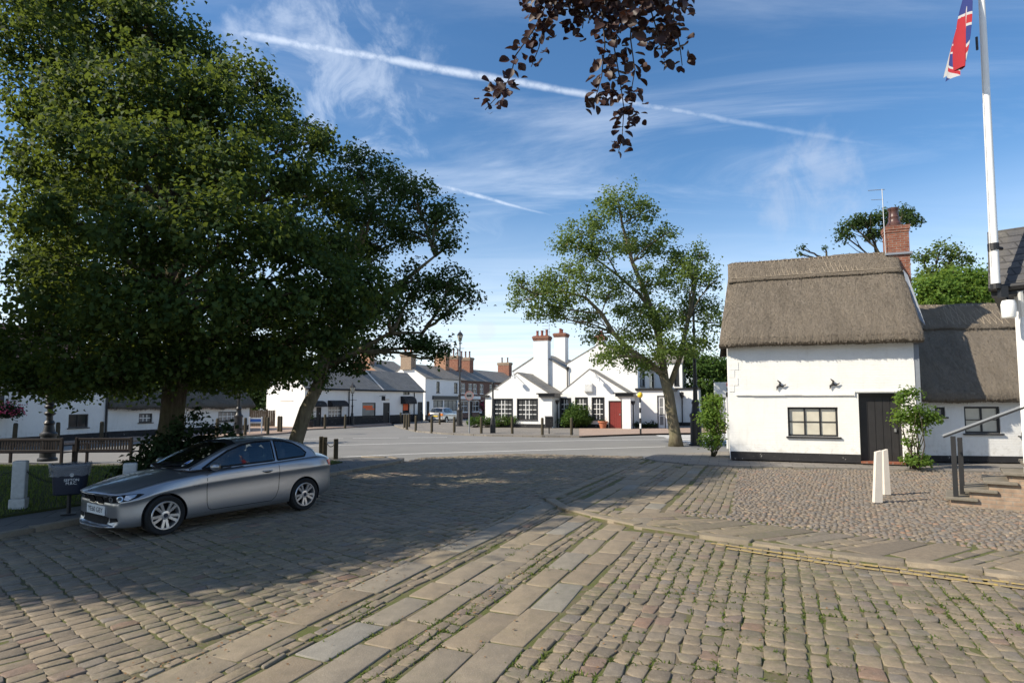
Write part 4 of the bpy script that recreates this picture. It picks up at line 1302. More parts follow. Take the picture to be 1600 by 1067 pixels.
# more foliage out of view above
for k in range(2600):
    q = random.random(); p = limb_pts[2].lerp(limb_pts[4], q) + Vector((random.gauss(-.3, .8), random.gauss(-.1, .5), random.gauss(0.35, .3)))
    if (p.z - EYE) / max(p.y, .1) < 0.75: continue
    LC.append(p - org); LA.append(Vector((random.gauss(0, 1), random.gauss(0, 1), -0.8)).normalized())
b.build('trunk', M['twig'], tb, smooth=True)
V, F = [], []
oval = [(0, -0.5), (0.2, -0.38), (0.36, -0.12), (0.37, 0.12), (0.22, 0.36), (0, 0.5), (-0.22, 0.36), (-0.37, 0.12), (-0.36, -0.12), (-0.2, -0.38)]
for p, a in zip(LC, LA):
    L = random.uniform(0.05, 0.095)
    n = Vector((random.gauss(0, .55), -0.75 + random.gauss(0, .5), 0.55 + random.gauss(0, .5))).normalized()
    a = (a - n * a.dot(n)).normalized(); s = n.cross(a)
    o = len(V)
    for x, y in oval:
        V.append(p + s * (x * L * 1.02) + a * (y * L) + n * (abs(x) * L * 0.35 - y * y * L * 0.3))
    F.append(list(range(o, o + 6))); F.append([o + 5, o + 6, o + 7, o + 8, o + 9, o])
np_mesh('crown', np.array([tuple(v) for v in V]), [np.array(F)], M['leaf_beech'], tb, smooth=False)


def shrub(name, label, cat, base, lobes, mat, size, dens, per, spread, stems=8, group=None):
    """lobes relative to the base"""
    t = thing(name, label, cat, base, 0, group)
    b = MB()
    for k in range(stems):
        lb = random.choice(lobes)
        d = Vector((random.gauss(0, 1), random.gauss(0, 1), random.gauss(0.4, .6))).normalized()
        limb(b, (random.gauss(0, .06), random.gauss(0, .06), -0.02), Vector(lb[:3]) + d * lb[3] * 0.8, 0.02, 0.006, 0.15, 5, 5)
    b.build('stems', M['bark'], t, smooth=True)
    crown('foliage', lobes, dens, per, spread, size, mat, t, up=0.6, shell=0.3)
    return t


p = Vector((-7.0, 12.3, 0.1))
shrub('laurel_bush', 'dark spreading bush behind the silver car bonnet', 'bush', p,
      [(0, 0, .6, .65, .55), (.6, .1, .75, .55, .5), (-.55, 0, .5, .5, .42), (1.0, .2, .5, .5, .42), (.2, .2, 1.25, .42, .36), (-.2, -.1, 1.0, .42, .36), (1.5, .3, .4, .4, .35), (.8, .3, 1.15, .35, .3), (-.9, .2, .35, .35, .3), (.15, .2, 1.6, .25, .25)], M['leaf_dark'], 0.105, 14, 12, 0.1)
# ------------------------------------------------------------------ buildings
def frame_of(p, q):
    """location and turn of a building whose front runs from p to q"""
    d = Vector((q.x - p.x, q.y - p.y, 0))
    return p, math.atan2(d.y, d.x), d.length


class Site:
    """pixel -> local coordinates on a building's planes"""

    def __init__(self, loc, rz):
        self.loc = Vector(loc); self.rz = rz
        self.ux = Vector((math.cos(rz), math.sin(rz), 0)); self.uy = Vector((-math.sin(rz), math.cos(rz), 0))

    def front(self, px, py, y=0.0):
        d = pix_dir(px, py); o = Vector((0, 0, EYE)) - self.loc
        k = (y - o.dot(self.uy)) / d.dot(self.uy)
        p = o + d * k
        return p.dot(self.ux), p.z

    def side(self, px, py, x=0.0):
        d = pix_dir(px, py); o = Vector((0, 0, EYE)) - self.loc
        k = (x - o.dot(self.ux)) / d.dot(self.ux)
        p = o + d * k
        return p.dot(self.uy), p.z

    def rect(self, x0, y0, x1, y1, dep=0.0):
        xm = (y0 + y1) / 2
        a0 = self.front(x0, xm, dep)[0]; a1 = self.front(x1, xm, dep)[0]
        zt = self.front((x0 + x1) / 2, y0, dep)[1]; zb = self.front((x0 + x1) / 2, y1, dep)[1]
        return a0, a1, zb, zt


def FR(y): return lambda a, d, z: (a, y + d, z)             # a wall facing local -y
def LS(x): return lambda a, d, z: (x + d, a, z)             # facing local -x
def RS(x): return lambda a, d, z: (x - d, a, z)             # facing local +x
def BK(y): return lambda a, d, z: (a, y - d, z)


def wall_panel(b, f, a0, a1, z0, z1, holes=(), rev=0.12, mi=0):
    xs = sorted({a0, a1} | {min(max(v, a0), a1) for h in holes for v in h[:2]})
    zs = sorted({z0, z1} | {min(max(v, z0), z1) for h in holes for v in h[2:4]})
    for i in range(len(xs) - 1):
        for j in range(len(zs) - 1):
            ca, cz = (xs[i] + xs[i + 1]) / 2, (zs[j] + zs[j + 1]) / 2
            if any(h[0] < ca < h[1] and h[2] < cz < h[3] for h in holes): continue
            b.add([f(xs[i], 0, zs[j]), f(xs[i + 1], 0, zs[j]), f(xs[i + 1], 0, zs[j + 1]), f(xs[i], 0, zs[j + 1])], [(0, 1, 2, 3)], mi)
    for h in holes:
        p = [(h[0], h[2]), (h[1], h[2]), (h[1], h[3]), (h[0], h[3])]
        for k in range(4):
            (a, z), (a_, z_) = p[k], p[(k + 1) % 4]
            b.add([f(a, 0, z), f(a_, 0, z_), f(a_, rev, z_), f(a, rev, z)], [(0, 3, 2, 1)], mi)


def fbox(b, f, a0, a1, d0, d1, z0, z1, mi=0):
    c = [f(a0, d0, z0), f(a1, d1, z1)]
    x0, x1 = sorted((c[0][0], c[1][0])); y0, y1 = sorted((c[0][1], c[1][1])); q0, q1 = sorted((c[0][2], c[1][2]))
    b.box(x0, x1, y0, y1, q0, q1, mi)


def window(parent, f, h, cols=2, rows=2, fm='black', gm='glass', fw=0.06, bar=0.028, rec=0.05, sill=True, label=None, casing=0.0, mids=(), bm_='white'):
    """frame part with pane (and sill) sub-parts; h = a0,a1,z0,z1"""
    a0, a1, z0, z1 = h
    b = MB()
    for q in ((a0, a0 + fw, z0, z1), (a1 - fw, a1, z0, z1), (a0 + fw, a1 - fw, z0, z0 + fw), (a0 + fw, a1 - fw, z1 - fw, z1)):
        fbox(b, f, q[0], q[1], rec, rec + 0.06, q[2], q[3])
    ia0, ia1, iz0, iz1 = a0 + fw, a1 - fw, z0 + fw, z1 - fw
    bars = MB() if (bm_ != fm and rows > 1 and cols > 1) else b
    for i in range(1, cols):
        c = ia0 + (ia1 - ia0) * i / cols
        w = fw * 0.8 if i in mids else bar
        fbox(b if i in mids else bars, f, c - w / 2, c + w / 2, rec + 0.004, rec + 0.05, iz0, iz1)
    for j in range(1, rows):
        c = iz0 + (iz1 - iz0) * j / rows
        fbox(bars, f, ia0, ia1, rec + 0.012, rec + 0.045, c - bar / 2, c + bar / 2)
    if casing:
        for q in ((a0 - casing, a0, z0 - casing * .5, z1 + casing), (a1, a1 + casing, z0 - casing * .5, z1 + casing), (a0, a1, z1, z1 + casing)):
            fbox(b, f, q[0], q[1], -0.02, rec, q[2], q[3])
    w_ = b.build('window', M[fm], parent)
    if label: w_['label'] = label
    if bars is not b and bars.v: bars.build('glazing_bars', M[bm_], w_)
    g = MB(); g.add([f(ia0, rec + 0.035, iz0), f(ia1, rec + 0.035, iz0), f(ia1, rec + 0.035, iz1), f(ia0, rec + 0.035, iz1)], [(0, 1, 2, 3)])
    g.build('pane', M[gm], w_)
    if sill:
        s = MB(); fbox(s, f, a0 - 0.06, a1 + 0.06, -0.06, rec, z0 - 0.05, z0 - 0.002)
        s.build('sill', M[fm], w_)
    return w_


def door(parent, f, h, mat='black_door', frame='black', rec=0.1, panels=True, glazed=False, step=True, label=None):
    a0, a1, z0, z1 = h
    fw = 0.07
    fr = MB()
    for q in ((a0, a0 + fw, z0, z1), (a1 - fw, a1, z0, z1), (a0 + fw, a1 - fw, z1 - fw, z1)):
        fbox(fr, f, q[0], q[1], rec - 0.05, rec + 0.05, q[2], q[3])
    d = MB()
    ia0, ia1 = a0 + fw, a1 - fw
    if glazed:
        fbox(d, f, ia0, ia1, rec, rec + 0.04, z0, z0 + 0.22); fbox(d, f, ia0, ia1, rec, rec + 0.04, z1 - fw - 0.1, z1 - fw)
        fbox(d, f, ia0, ia0 + 0.1, rec, rec + 0.04, z0 + 0.22, z1 - fw - 0.1); fbox(d, f, ia1 - 0.1, ia1, rec, rec + 0.04, z0 + 0.22, z1 - fw - 0.1)
        for t in (0.33, 0.66): fbox(d, f, ia0 + 0.1, ia1 - 0.1, rec + 0.004, rec + 0.036, z0 + 0.22 + (z1 - z0 - 0.4) * t - 0.02, z0 + 0.22 + (z1 - z0 - 0.4) * t + 0.02)
    else:
        fbox(d, f, ia0, ia1, rec, rec + 0.04, z0, z1 - fw)
        if panels:
            n = 5
            for k in range(n):
                c0 = ia0 + (ia1 - ia0) * k / n; c1 = ia0 + (ia1 - ia0) * (k + 1) / n
                fbox(d, f, c0 + 0.008, c1 - 0.008, rec - 0.012, rec, z0 + 0.03, z1 - fw - 0.03)
    o = d.build('door', M[mat], parent)
    if label: o['label'] = label
    fr.build('door_frame', M[frame], o)
    if glazed:
        g = MB(); g.add([f(ia0 + .1, rec + .02, z0 + .22), f(ia1 - .1, rec + .02, z0 + .22), f(ia1 - .1, rec + .02, z1 - fw - .1), f(ia0 + .1, rec + .02, z1 - fw - .1)], [(0, 1, 2, 3)])
        g.build('pane', M['glass_mid'], o)
    k = MB(); fbox(k, f, ia1 - 0.12, ia1 - 0.07, rec - 0.06, rec - 0.012, z0 + 0.95, z0 + 1.05); k.build('handle', M['grey_metal'], o)
    return o


def gable_roof(b, x0, x1, y0, y1, ze, zr, axis='x', over=0.18, thick=0.09, verge=0.08, mi=0, ridge=None):
    """two slabs over a rectangle; axis is the ridge's"""
    r = 0.5 if ridge is None else ridge
    def put(p): return (p[0], p[1], p[2]) if axis == 'x' else (p[1], p[0], p[2])
    if axis == 'x': l0, l1, w0, w1 = x0, x1, y0, y1
    else: l0, l1, w0, w1 = y0, y1, x0, x1
    wm = w0 + (w1 - w0) * r
    l0 -= verge; l1 += verge
    for s, we in ((-1, w0), (1, w1)):
        run = abs(wm - we); sl = (zr - ze) / run
        e = we + s * over; zee = ze - over * sl
        v = [put((l0, e, zee)), put((l1, e, zee)), put((l1, wm, zr)), put((l0, wm, zr)), put((l0, e, zee + thick)), put((l1, e, zee + thick)), put((l1, wm, zr + thick * 1.1)), put((l0, wm, zr + thick * 1.1))]
        b.add(v, [(0, 1, 2, 3), (4, 7, 6, 5), (0, 4, 5, 1), (1, 5, 6, 2), (3, 7, 4, 0)], mi)


def chimney(parent, x0, x1, y0, y1, z0, z1, body='brick_red', cap='brick_red', pots=2, caph=0.3, pot='terracotta', poth=0.45, over=0.1):
    b = MB(); b.box(x0, x1, y0, y1, z0, z1 - caph)
    c = b.build('chimney', M[body], parent)
    k = MB()
    o1, o2 = over * .5, over
    k.box(x0 - o1, x1 + o1, y0 - o1, y1 + o1, z1 - caph, z1 - caph * .6); k.box(x0 - o2, x1 + o2, y0 - o2, y1 + o2, z1 - caph * .6, z1 - caph * .15); k.box(x0 - .04, x1 + .04, y0 - .04, y1 + .04, z1 - caph * .15, z1)
    k.build('chimney_cap', M[cap], c)
    lx = (x1 - x0) >= (y1 - y0)
    for i in range(pots):
        t = (i + 0.5) / pots
        cx, cy = (x0 + (x1 - x0) * t, (y0 + y1) / 2) if lx else ((x0 + x1) / 2, y0 + (y1 - y0) * t)
        q = MB(); h = poth * random.uniform(0.85, 1.15); r = 0.12
        q.lathe([(r, z1 - .02), (r * 1.1, z1 + .06), (r * .85, z1 + .1), (r * .8, z1 + h * .85), (r * 1.05, z1 + h * .88), (r * 1.0, z1 + h), (r * .7, z1 + h), (r * .65, z1 + h * .6)], 12, cx=cx, cy=cy)
        q.build('chimney_pot', M[pot], c, smooth=True, angle=40)
    return c


def text_mesh(name, s, size, mat, parent, loc, rot, align='CENTER', extrude=0.004, sx=1.0):
    cu = bpy.data.curves.new(name, 'FONT')
    cu.body = s; cu.size = size; cu.align_x = align; cu.align_y = 'CENTER'; cu.extrude = extrude; cu.space_line = 0.85
    tmp = bpy.data.objects.new('tmp_text', cu); COL.objects.link(tmp)
    me = bpy.data.meshes.new_from_object(tmp.evaluated_get(bpy.context.evaluated_depsgraph_get()))
    bpy.data.objects.remove(tmp); bpy.data.curves.remove(cu)
    me.name = name
    me.materials.clear(); me.materials.append(mat)
    o = link(name, me, parent)
    o.location = loc; o.rotation_euler = rot; o.scale = (sx, 1, 1)
    return o


def downpipe(parent, x, y, z0, z1, hopper=True, mat='black', r=0.045):
    b = MB(); b.tube([(x, y, z0), (x, y, z1)], r, 8)
    if hopper: b.lathe([(0.05, z1 - .25), (0.14, z1 - .05), (0.15, z1 + .08), (0.12, z1 + .08)], 4, cx=x, cy=y)
    return b.build('downpipe', M[mat], parent)


# ---- thatch
def thatch_roof(parent, name, prof, x0, x1, mat, straws=9000, nx=70, bulge=0.05, endround=0.35, slen=0.22, slope_range=None, lean=0.0):
    """prof: (y,z) from the front eave's underside over the ridge to the back; swept along x"""
    pr = [Vector((0, p[0], p[1])) for p in prof]
    # refine the profile
    ref = []
    for a, b_ in zip(pr[:-1], pr[1:]):
        n = max(1, int((b_ - a).length / 0.22))
        for i in range(n): ref.append(a.lerp(b_, i / n))
    ref.append(pr[-1])
    m = len(ref)
    cy = sum(p.y for p in ref) / m; cz = min(p.z for p in ref)
    V = np.zeros((nx + 1, m, 3))
    for i in range(nx + 1):
        t = i / nx
        x = x0 + (x1 - x0) * t
        e = min(t, 1 - t) * (x1 - x0)
        k = 1.0 - 0.055 * max(0, 1 - e / endround) ** 2
        for j, p in enumerate(ref):
            V[i, j] = (x + lean * (p.z - cz) * (1 - t) ** 3, cy + (p.y - cy) * k, cz + (p.z - cz) * k)
    ph = rng.uniform(0, 6.28, 8)
    for q in range(5):
        kx, kj = rng.uniform(0.8, 4.0), rng.uniform(0.3, 1.4)
        V[:, :, 2] += bulge * 0.35 * np.sin(V[:, :, 0] * kx + np.arange(m)[None] * kj + ph[q])
    V[:, :, 1:] += rng.normal(0, bulge * 0.22, V[:, :, 1:].shape)
    idx = np.arange((nx + 1) * m).reshape(nx + 1, m)
    quads = np.stack([idx[:-1, :-1], idx[1:, :-1], idx[1:, 1:], idx[:-1, 1:]], -1).reshape(-1, 4)
    vv = V.reshape(-1, 3)
    extra, caps = [], []
    for i in (0, nx):
        c = vv[idx[i]].mean(0); extra.append(c)
        o = len(vv) + len(extra) - 1
        for j in range(m - 1):
            caps.append((idx[i, j], idx[i, j + 1], o) if i == 0 else (idx[i, j + 1], idx[i, j], o))
    vv = np.concatenate([vv, np.array(extra)])
    # straws lying down the slope
    if straws:
        ti = rng.uniform(0, nx - 0.01, straws); jmax = m - 1
        s0, s1 = slope_range if slope_range else (0, jmax)
        tj = rng.uniform(s0 * jmax if s0 < 1 and s1 <= 1 else s0, s1 * jmax if s1 <= 1 else s1, straws)
        i0 = ti.astype(int); j0 = np.minimum(tj.astype(int), m - 2)
        fi, fj = (ti - i0)[:, None], (tj - j0)[:, None]
        A = V[i0, j0]; B = V[i0 + 1, j0]; C_ = V[i0, j0 + 1]; D = V[i0 + 1, j0 + 1]
        p = (A * (1 - fi) + B * fi) * (1 - fj) + (C_ * (1 - fi) + D * fi) * fj
        up = unit(C_ - A); ax = unit(B - A)
        nr = unit(np.cross(ax, up)); nr *= np.sign(nr[:, 2:3] + 0.2)
        dr = unit(up + ax * rng.normal(0, 0.16, (straws, 1)))
        L = (slen * rng.uniform(0.4, 1.2, straws))[:, None]; W = rng.uniform(0.004, 0.010, (straws, 1))
        lift = nr * rng.uniform(0.003, 0.018, (straws, 1))
        tail = p - dr * L * 0.5 + lift; head = p + dr * L * 0.5 - nr * 0.01
        SV = np.stack([tail - ax * W, tail + ax * W, head + ax * W, head - ax * W], 1).reshape(-1, 3)
        sq = np.arange(straws * 4).reshape(-1, 4) + len(vv)
        vv = np.concatenate([vv, SV]); quads = np.concatenate([quads, sq])
    return np_mesh(name, vv, [quads, np.array(caps)], mat, parent, smooth=False)


M['hazel'] = plain('hazel_rod', (0.26, 0.215, 0.16), 0.9)
# =================== tall thatched cottage
A = G(1141, 717, 0.15); B = G(1436, 726, 0.15)
loc, rz, W = frame_of(A, B)
tc = thing('thatched_cottage', 'tall whitewashed cottage with a thatched roof and brick chimney', 'cottage', loc, rz)
S = Site(loc, rz)
D = 4.0
ze = S.front(1280, 540)[1]
zr = 6.75
win = S.rect(1231, 636, 1310, 682); drh = S.rect(1343, 614, 1411, 721); drh = (drh[0], drh[1], 0.0, drh[3])
b = MB()
wall_panel(b, FR(0), 0, W, 0, ze + 0.25, [win, drh], 0.16)
b.add([(0, 0, 0), (0, D, 0), (0, D, ze), (0, D / 2, zr - .3), (0, 0, ze + .25)], [(0, 4, 3, 2, 1)])
b.add([(W, 0, 0), (W, D, 0), (W, D, ze), (W, D / 2, zr - .3), (W, 0, ze + .25)], [(0, 1, 2, 3, 4)])
b.add([(0, D, 0), (W, D, 0), (W, D, ze), (0, D, ze)], [(0, 3, 2, 1)])
b.build('wall', M['white_brick'], tc)
b = MB()
fbox(b, FR(0), 0.02, drh[0] - 0.002, -0.03, 0.0, 0, S.front(1230, 707)[1]); fbox(b, FR(0), drh[1] + 0.002, W - .02, -0.03, 0.0, 0, S.front(1420, 712)[1])
b.build('plinth', M['black_matt'], tc)
b = MB()
lz = S.front(1240, 616)[1]
x0 = S.front(1150, 616)[0]; x1 = S.front(1334, 614)[0]
for i in range(7):
    a0 = x0 + (x1 - x0) * i / 7; a1 = x0 + (x1 - x0) * (i + 1) / 7
    fbox(b, FR(0), a0, a1, -0.05 - random.uniform(0, .012), 0, lz - 0.035 + random.uniform(-.008, .008), lz + 0.025 + random.uniform(-.008, .008))
fbox(b, FR(0), x1, x1 + .02, -0.05, 0, lz - .06, lz + .09); fbox(b, FR(0), x1 + .022, W - 0.05, -0.035, 0, drh[3] + .03, drh[3] + .075)
b.build('string_course', M['white_brick'], tc)
# toothed quoins at the left corner
b = MB()
for i, (y0, y1, w) in enumerate(((566, 578, .32), (578, 590, .2), (590, 602, .3), (602, 612, .18))):
    fbox(b, FR(0), 0.02, w, -0.012, 0, S.front(1145, y1)[1], S.front(1145, y0)[1] - .01)
b.build('quoins', M['white_brick'], tc)
window(tc, FR(0), win, 3, 2, 'black', 'glass_pale', 0.06, 0.03, 0.075, True, mids=(1, 2), bm_='black')
door(tc, FR(0), drh, 'black_door', 'black', 0.2)
b = MB(); fbox(b, FR(0), drh[0], drh[1], -0.15, 0.2, 0.0, 0.06); b.build('doorstep', M['brick_red'], tc)
for px, py in ((1218, 602), (1301, 600)):                    # two curved wall anchors
    a, z = S.front(px, py)
    b = MB()
    for an in (R(80), R(215), R(-20)):
        b.tube([(a, -0.04, z), (a + math.cos(an) * .09, -0.05, z + math.sin(an) * .09), (a + math.cos(an + .5) * .19, -0.05, z + math.sin(an + .5) * .17)], [0.034, 0.03, 0.012], 6)
    b.build('wall_anchor', M['black'], tc)
ey = -0.3
slope = (zr - ze - .35) / (D / 2 - ey)
prof = [(0.02, ze + .06), (ey, ze - 0.0), (ey - .1, ze + .08), (ey - .05, ze + .3), (D / 2 * .5, ze + .38 + (zr - ze - .38) * .57), (D / 2, zr), (D / 2 + .25, zr - .1), (D + .3, ze + .3), (D + .3, ze), (D, ze)]
thatch_roof(tc, 'thatched_roof', prof, -0.27, W + 0.22, M['thatch'], 30000, 90, 0.026, 0.5, 0.12, (0.02, 0.62), lean=0.13)
# raised ridge: thicker band with a cut lower edge
yr0, yr1 = D / 2 * 0.7, D / 2 + 0.7
def zthatch(y): return np.interp(y, [p[0] for p in prof[3:8]], [p[1] for p in prof[3:8]])
rp = [(yr0 + .04, zthatch(yr0) - .02), (yr0 - .04, zthatch(yr0) + .03), (yr0 + .03, zthatch(yr0) + .12), (D / 2 - .2, zr + .0), (D / 2, zr + .14), (D / 2 + .2, zr + .04), (yr1, zthatch(yr1) + .1), (yr1, zthatch(yr1) - .05)]
thatch_roof(tc, 'ridge_band', rp, 0.1, W + 0.16, M['thatch_ridge'], 5000, 60, 0.018, 0.3, 0.1)
b = MB()
n = 34
for i in range(n):                                           # hazel crosses pinned along the ridge band
    x = 0.25 + (W - 0.5) * i / n; dx = (W - 0.5) / n
    for s in (0, 1):
        p0 = (x + dx * s, yr0 + .06, zthatch(yr0) + .165); p1 = (x + dx * (1 - s), D / 2 - .12, zr + .085)
        b.tube([p0, p1], 0.011, 4)
b.tube([(.2, yr0 + .05, zthatch(yr0) + .165), (W + .1, yr0 + .05, zthatch(yr0) + .165)], 0.014, 4); b.tube([(.3, D / 2 - .12, zr + .09), (W + .1, D / 2 - .12, zr + .09)], 0.014, 4)
b.build('ridge_rods', M['hazel'], tc)
cx0, cx1 = W - 0.16, W + 0.48
ch = chimney(tc, cx0, cx1, D / 2 - .26, D / 2 + .26, zr - 1.1, 7.68, 'brick_red', 'brick_red', 0, 0.22, over=.035)
b = MB(); zt = 7.68
b.lathe([(.2, zt - .03), (.22, zt + .12), (.17, zt + .18), (.155, zt + .3), (.17, zt + .33), (.15, zt + .36), (.14, zt + .55), (.16, zt + .58), (.17, zt + .66), (.12, zt + .66), (.1, zt + .4)], 16, cx=(cx0 + cx1) / 2 - .03, cy=D / 2)
b.build('chimney_pot', M['pot_brown'], ch, smooth=True, angle=40)
b = MB(); b.box(cx0 - .06, cx1 + .06, D / 2 - .32, D / 2 + .32, zr - .05, zr + .02); b.build('flashing', M['lead_shade'], ch)
b = MB()
az = 8.95
b.tube([(cx0 - .06, D / 2 - .3, zr), (cx0 - .08, D / 2 - .3, az)], .014, 6)
b.tube([(cx0 - .5, D / 2 - .35, az - .02), (cx0 + .0, D / 2 - .28, az - .02)], .012, 5); b.tube([(cx0 - .42, D / 2 - .35, az - .35), (cx0 - .05, D / 2 - .28, az - .35)], .009, 5)
b.build('aerial', M['grey_metal'], tc)
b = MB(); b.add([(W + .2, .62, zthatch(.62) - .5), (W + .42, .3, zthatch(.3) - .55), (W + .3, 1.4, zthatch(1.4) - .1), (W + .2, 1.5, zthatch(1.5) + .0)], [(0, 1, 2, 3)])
b.box(W + .0, W + .14, 0.02, .12, 0.25, ze - .05); b.build('verge_and_shade_strip', M['lead_shade'], tc)  # upright strip added in blue-grey for the shaded sliver of wall

# =================== low thatched cottage
A2 = G(1432, 720.5, 0.15); B2 = G(1600, 722.5, 0.15)
loc, rz, W2 = frame_of(A2, B2)
W2 += 2.6
lc_ = thing('low_cottage', 'low whitewashed cottage with a mossy thatch behind the iron handrail', 'cottage', loc, rz)
S = Site(loc, rz)
ze = S.front(1520, 628)[1]; zr = 5.15; D = 4.6
w1 = S.rect(1461, 636, 1477, 651); w2 = S.rect(1507, 635, 1563, 677)
b = MB()
wall_panel(b, FR(0), 0, W2, 0, ze + .3, [w1, w2], 0.14)
b.add([(W2, 0, 0), (W2, D, 0), (W2, D, ze), (W2, D / 2, zr - .3), (W2, 0, ze + .3)], [(0, 1, 2, 3, 4)])
b.add([(0, D, 0), (W2, D, 0), (W2, D, ze), (0, D, ze)], [(0, 3, 2, 1)])
b.build('wall', M['white_brick'], lc_)
b = MB(); fbox(b, FR(0), 0.0, W2, -0.03, 0.0, 0, S.front(1520, 712)[1]); b.build('plinth', M['black_matt'], lc_)
window(lc_, FR(0), w1, 1, 1, 'black', 'glass_mid', 0.07, 0.03, 0.04, True, bm_='black')
window(lc_, FR(0), w2, 2, 2, 'black', 'glass_pale', 0.06, 0.025, 0.04, True, mids=(1,), bm_='black')
ey = -0.3
prof = [(0.02, ze + .06), (ey, ze), (ey - .09, ze + .08), (ey - .04, ze + .28), (D / 4, ze + .34 + (zr - ze - .34) * .57), (D / 2, zr), (D / 2 + .3, zr - .12), (D + .3, ze + .3), (D + .3, ze), (D, ze)]
thatch_roof(lc_, 'thatched_roof', prof, 0.02, W2 + .3, M['thatch'], 16000, 60, 0.026, 0.2, 0.13, (0.02, 0.62))
yr0, yr1 = D / 2 * 0.66, D / 2 + .6
rp = [(yr0 + .04, zthatch(yr0) - .02), (yr0 - .04, zthatch(yr0) + .03), (yr0 + .03, zthatch(yr0) + .14), (D / 2 - .2, zr + .02), (D / 2, zr + .14), (D / 2 + .2, zr + .04), (yr1, zthatch(yr1) + .1), (yr1, zthatch(yr1) - .05)]
thatch_roof(lc_, 'ridge_band', rp, 0.0, W2 + .3, M['thatch_ridge'], 2500, 40, 0.02, 0.2, 0.2)
b = MB(); n = 20
for i in range(n):
    x = 0.1 + 3.8 * i / n; dx = 3.8 / n
    for s in (0, 1): b.tube([(x + dx * s, yr0 + .06, zthatch(yr0) + .19), (x + dx * (1 - s), D / 2 - .12, zr + .1)], 0.01, 4)
b.build('ridge_rods', M['hazel'], lc_)
b = MB()
a, z = S.front(1592, 682)
b.tube([(a, -.02, z), (a, -.14, z), (a - .14, -.2, z + .02)], .022, 6); b.tube([(a, -.14, z - .12), (a, -.14, z + .14)], .02, 6); b.build('shutter_hook', M['black'], lc_)

# =================== hall on the right: corner of a white wall under a slate eave
hl = thing('hall_building', 'white hall corner under dark slates at the right frame edge', 'hall', (9.06, 10.55, 0.1), R(-42))
b = MB()
wall_panel(b, FR(0), 0, 5.0, 0, 4.02, [(2.2, 3.3, 1.2, 2.6)], 0.12)
b.add([(0, 0, 0), (0, 4, 0), (0, 4, 4.02), (0, 0, 4.02)], [(0, 3, 2, 1)]); b.add([(0, 4, 0), (5, 4, 0), (5, 4, 4.02), (0, 4, 4.02)], [(0, 3, 2, 1)]); b.add([(5, 0, 0), (5, 4, 0), (5, 4, 4.02), (5, 0, 4.02)], [(0, 1, 2, 3)])
b.build('wall', M['white_render'], hl)
window(hl, FR(0), (2.2, 3.3, 1.2, 2.6), 2, 3, 'white', 'glass', bm_='white')
b = MB()
b.add([(-.33, -.32, 3.95), (5.3, -.32, 3.95), (5.3, .25, 5.1), (-.33, .25, 5.1), (-.33, 4.2, 3.95), (5.3, 4.2, 3.95), (-.33, 3.8, 5.1), (5.3, 3.8, 5.1)],
      [(0, 1, 2, 3), (3, 2, 7, 6), (6, 7, 5, 4), (0, 3, 6, 4), (1, 5, 7, 2), (0, 4, 5, 1)])
b.build('roof', M['slate_dark'], hl)
b = MB(); b.tube([(-.33, -.36, 3.93), (5.3, -.36, 3.93)], 0.06, 8); b.box(-.3, 5.2, -.3, .0, 3.8, 3.94); b.build('gutter', M['black'], hl)
b = MB(); b.tube([(.1, -.08, 0.02), (.1, -.08, 3.4), (.1, -.3, 3.85)], 0.045, 8); b.build('downpipe', M['white'], hl)
# wall lamp under the eave
wl = thing('wall_lamp', 'white cylindrical floodlight on a bracket under the slate eave', 'lamp', P(1576, 484, 10.2))
b = MB(); b.lathe([(.03, .17), (.09, .16), (.11, .1), (.105, -.12), (.095, -.14)], 14); b.build('lamp_shade', M['white'], wl, smooth=True, angle=40)
b = MB(); b.tube([(0.02, 0, .16), (0.02, .1, .3), (.2, .25, .3)], .022, 6); b.box(-.13, .0, -.02, .06, .22, .42); b.build('bracket', M['black'], wl)

# =================== white inn
loc = G(758, 667, 0.1)
rz = R(-22)
inn = thing('white_inn', 'white gabled inn with black trimmed sash windows and tall chimneys', 'inn', loc, rz)
S = Site(loc, rz)
w0 = 1.5                                                     # the right bay stands back
LB = 5.36
zeL = S.front(858, 618)[1]; zpL = S.front(805, 583)[1]
RB0, RB1 = S.front(874, 620, w0)[0], S.front(986, 620, w0)[0]
zeR = S.front(985, 617, w0)[1]; zpR = S.front(921, 577.5, w0)[1]
hl1 = S.rect(772, 624, 800, 654); hl2 = S.rect(809, 624, 839, 656)
hr3 = S.rect(876, 623, 891, 655, w0); hr4 = S.rect(900, 622, 917, 655, w0); hr5 = S.rect(926, 622, 943, 656, w0); hd = S.rect(951, 626, 972, 668, w0)
hd = (hd[0], hd[1], 0.0, hd[3])
pk = (LB / 2) - .05
b = MB()
wall_panel(b, FR(0), 0, LB, 0, zeL, [hl1, hl2])
b.add([(0, 0, zeL), (LB, 0, zeL), (pk, 0, zpL)], [(0, 1, 2)])
wall_panel(b, RS(LB), 0, w0, 0, zeL); wall_panel(b, LS(0), 0, 6, 0, zeL)
pkR = S.front(921, 580, w0)[0]
wall_panel(b, FR(w0), LB, RB1, 0, zeR, [hr3, hr4, hr5, hd])
b.add([(LB, w0, zeR), (RB1, w0, zeR), (pkR, w0, zpR)], [(0, 1, 2)])
wall_panel(b, RS(RB1), w0, 5, 0, zeR)
b.box(hd[1] + .12, RB1 + .06, w0 - .55, w0, 0, zeR - .12)    # pier right of the door
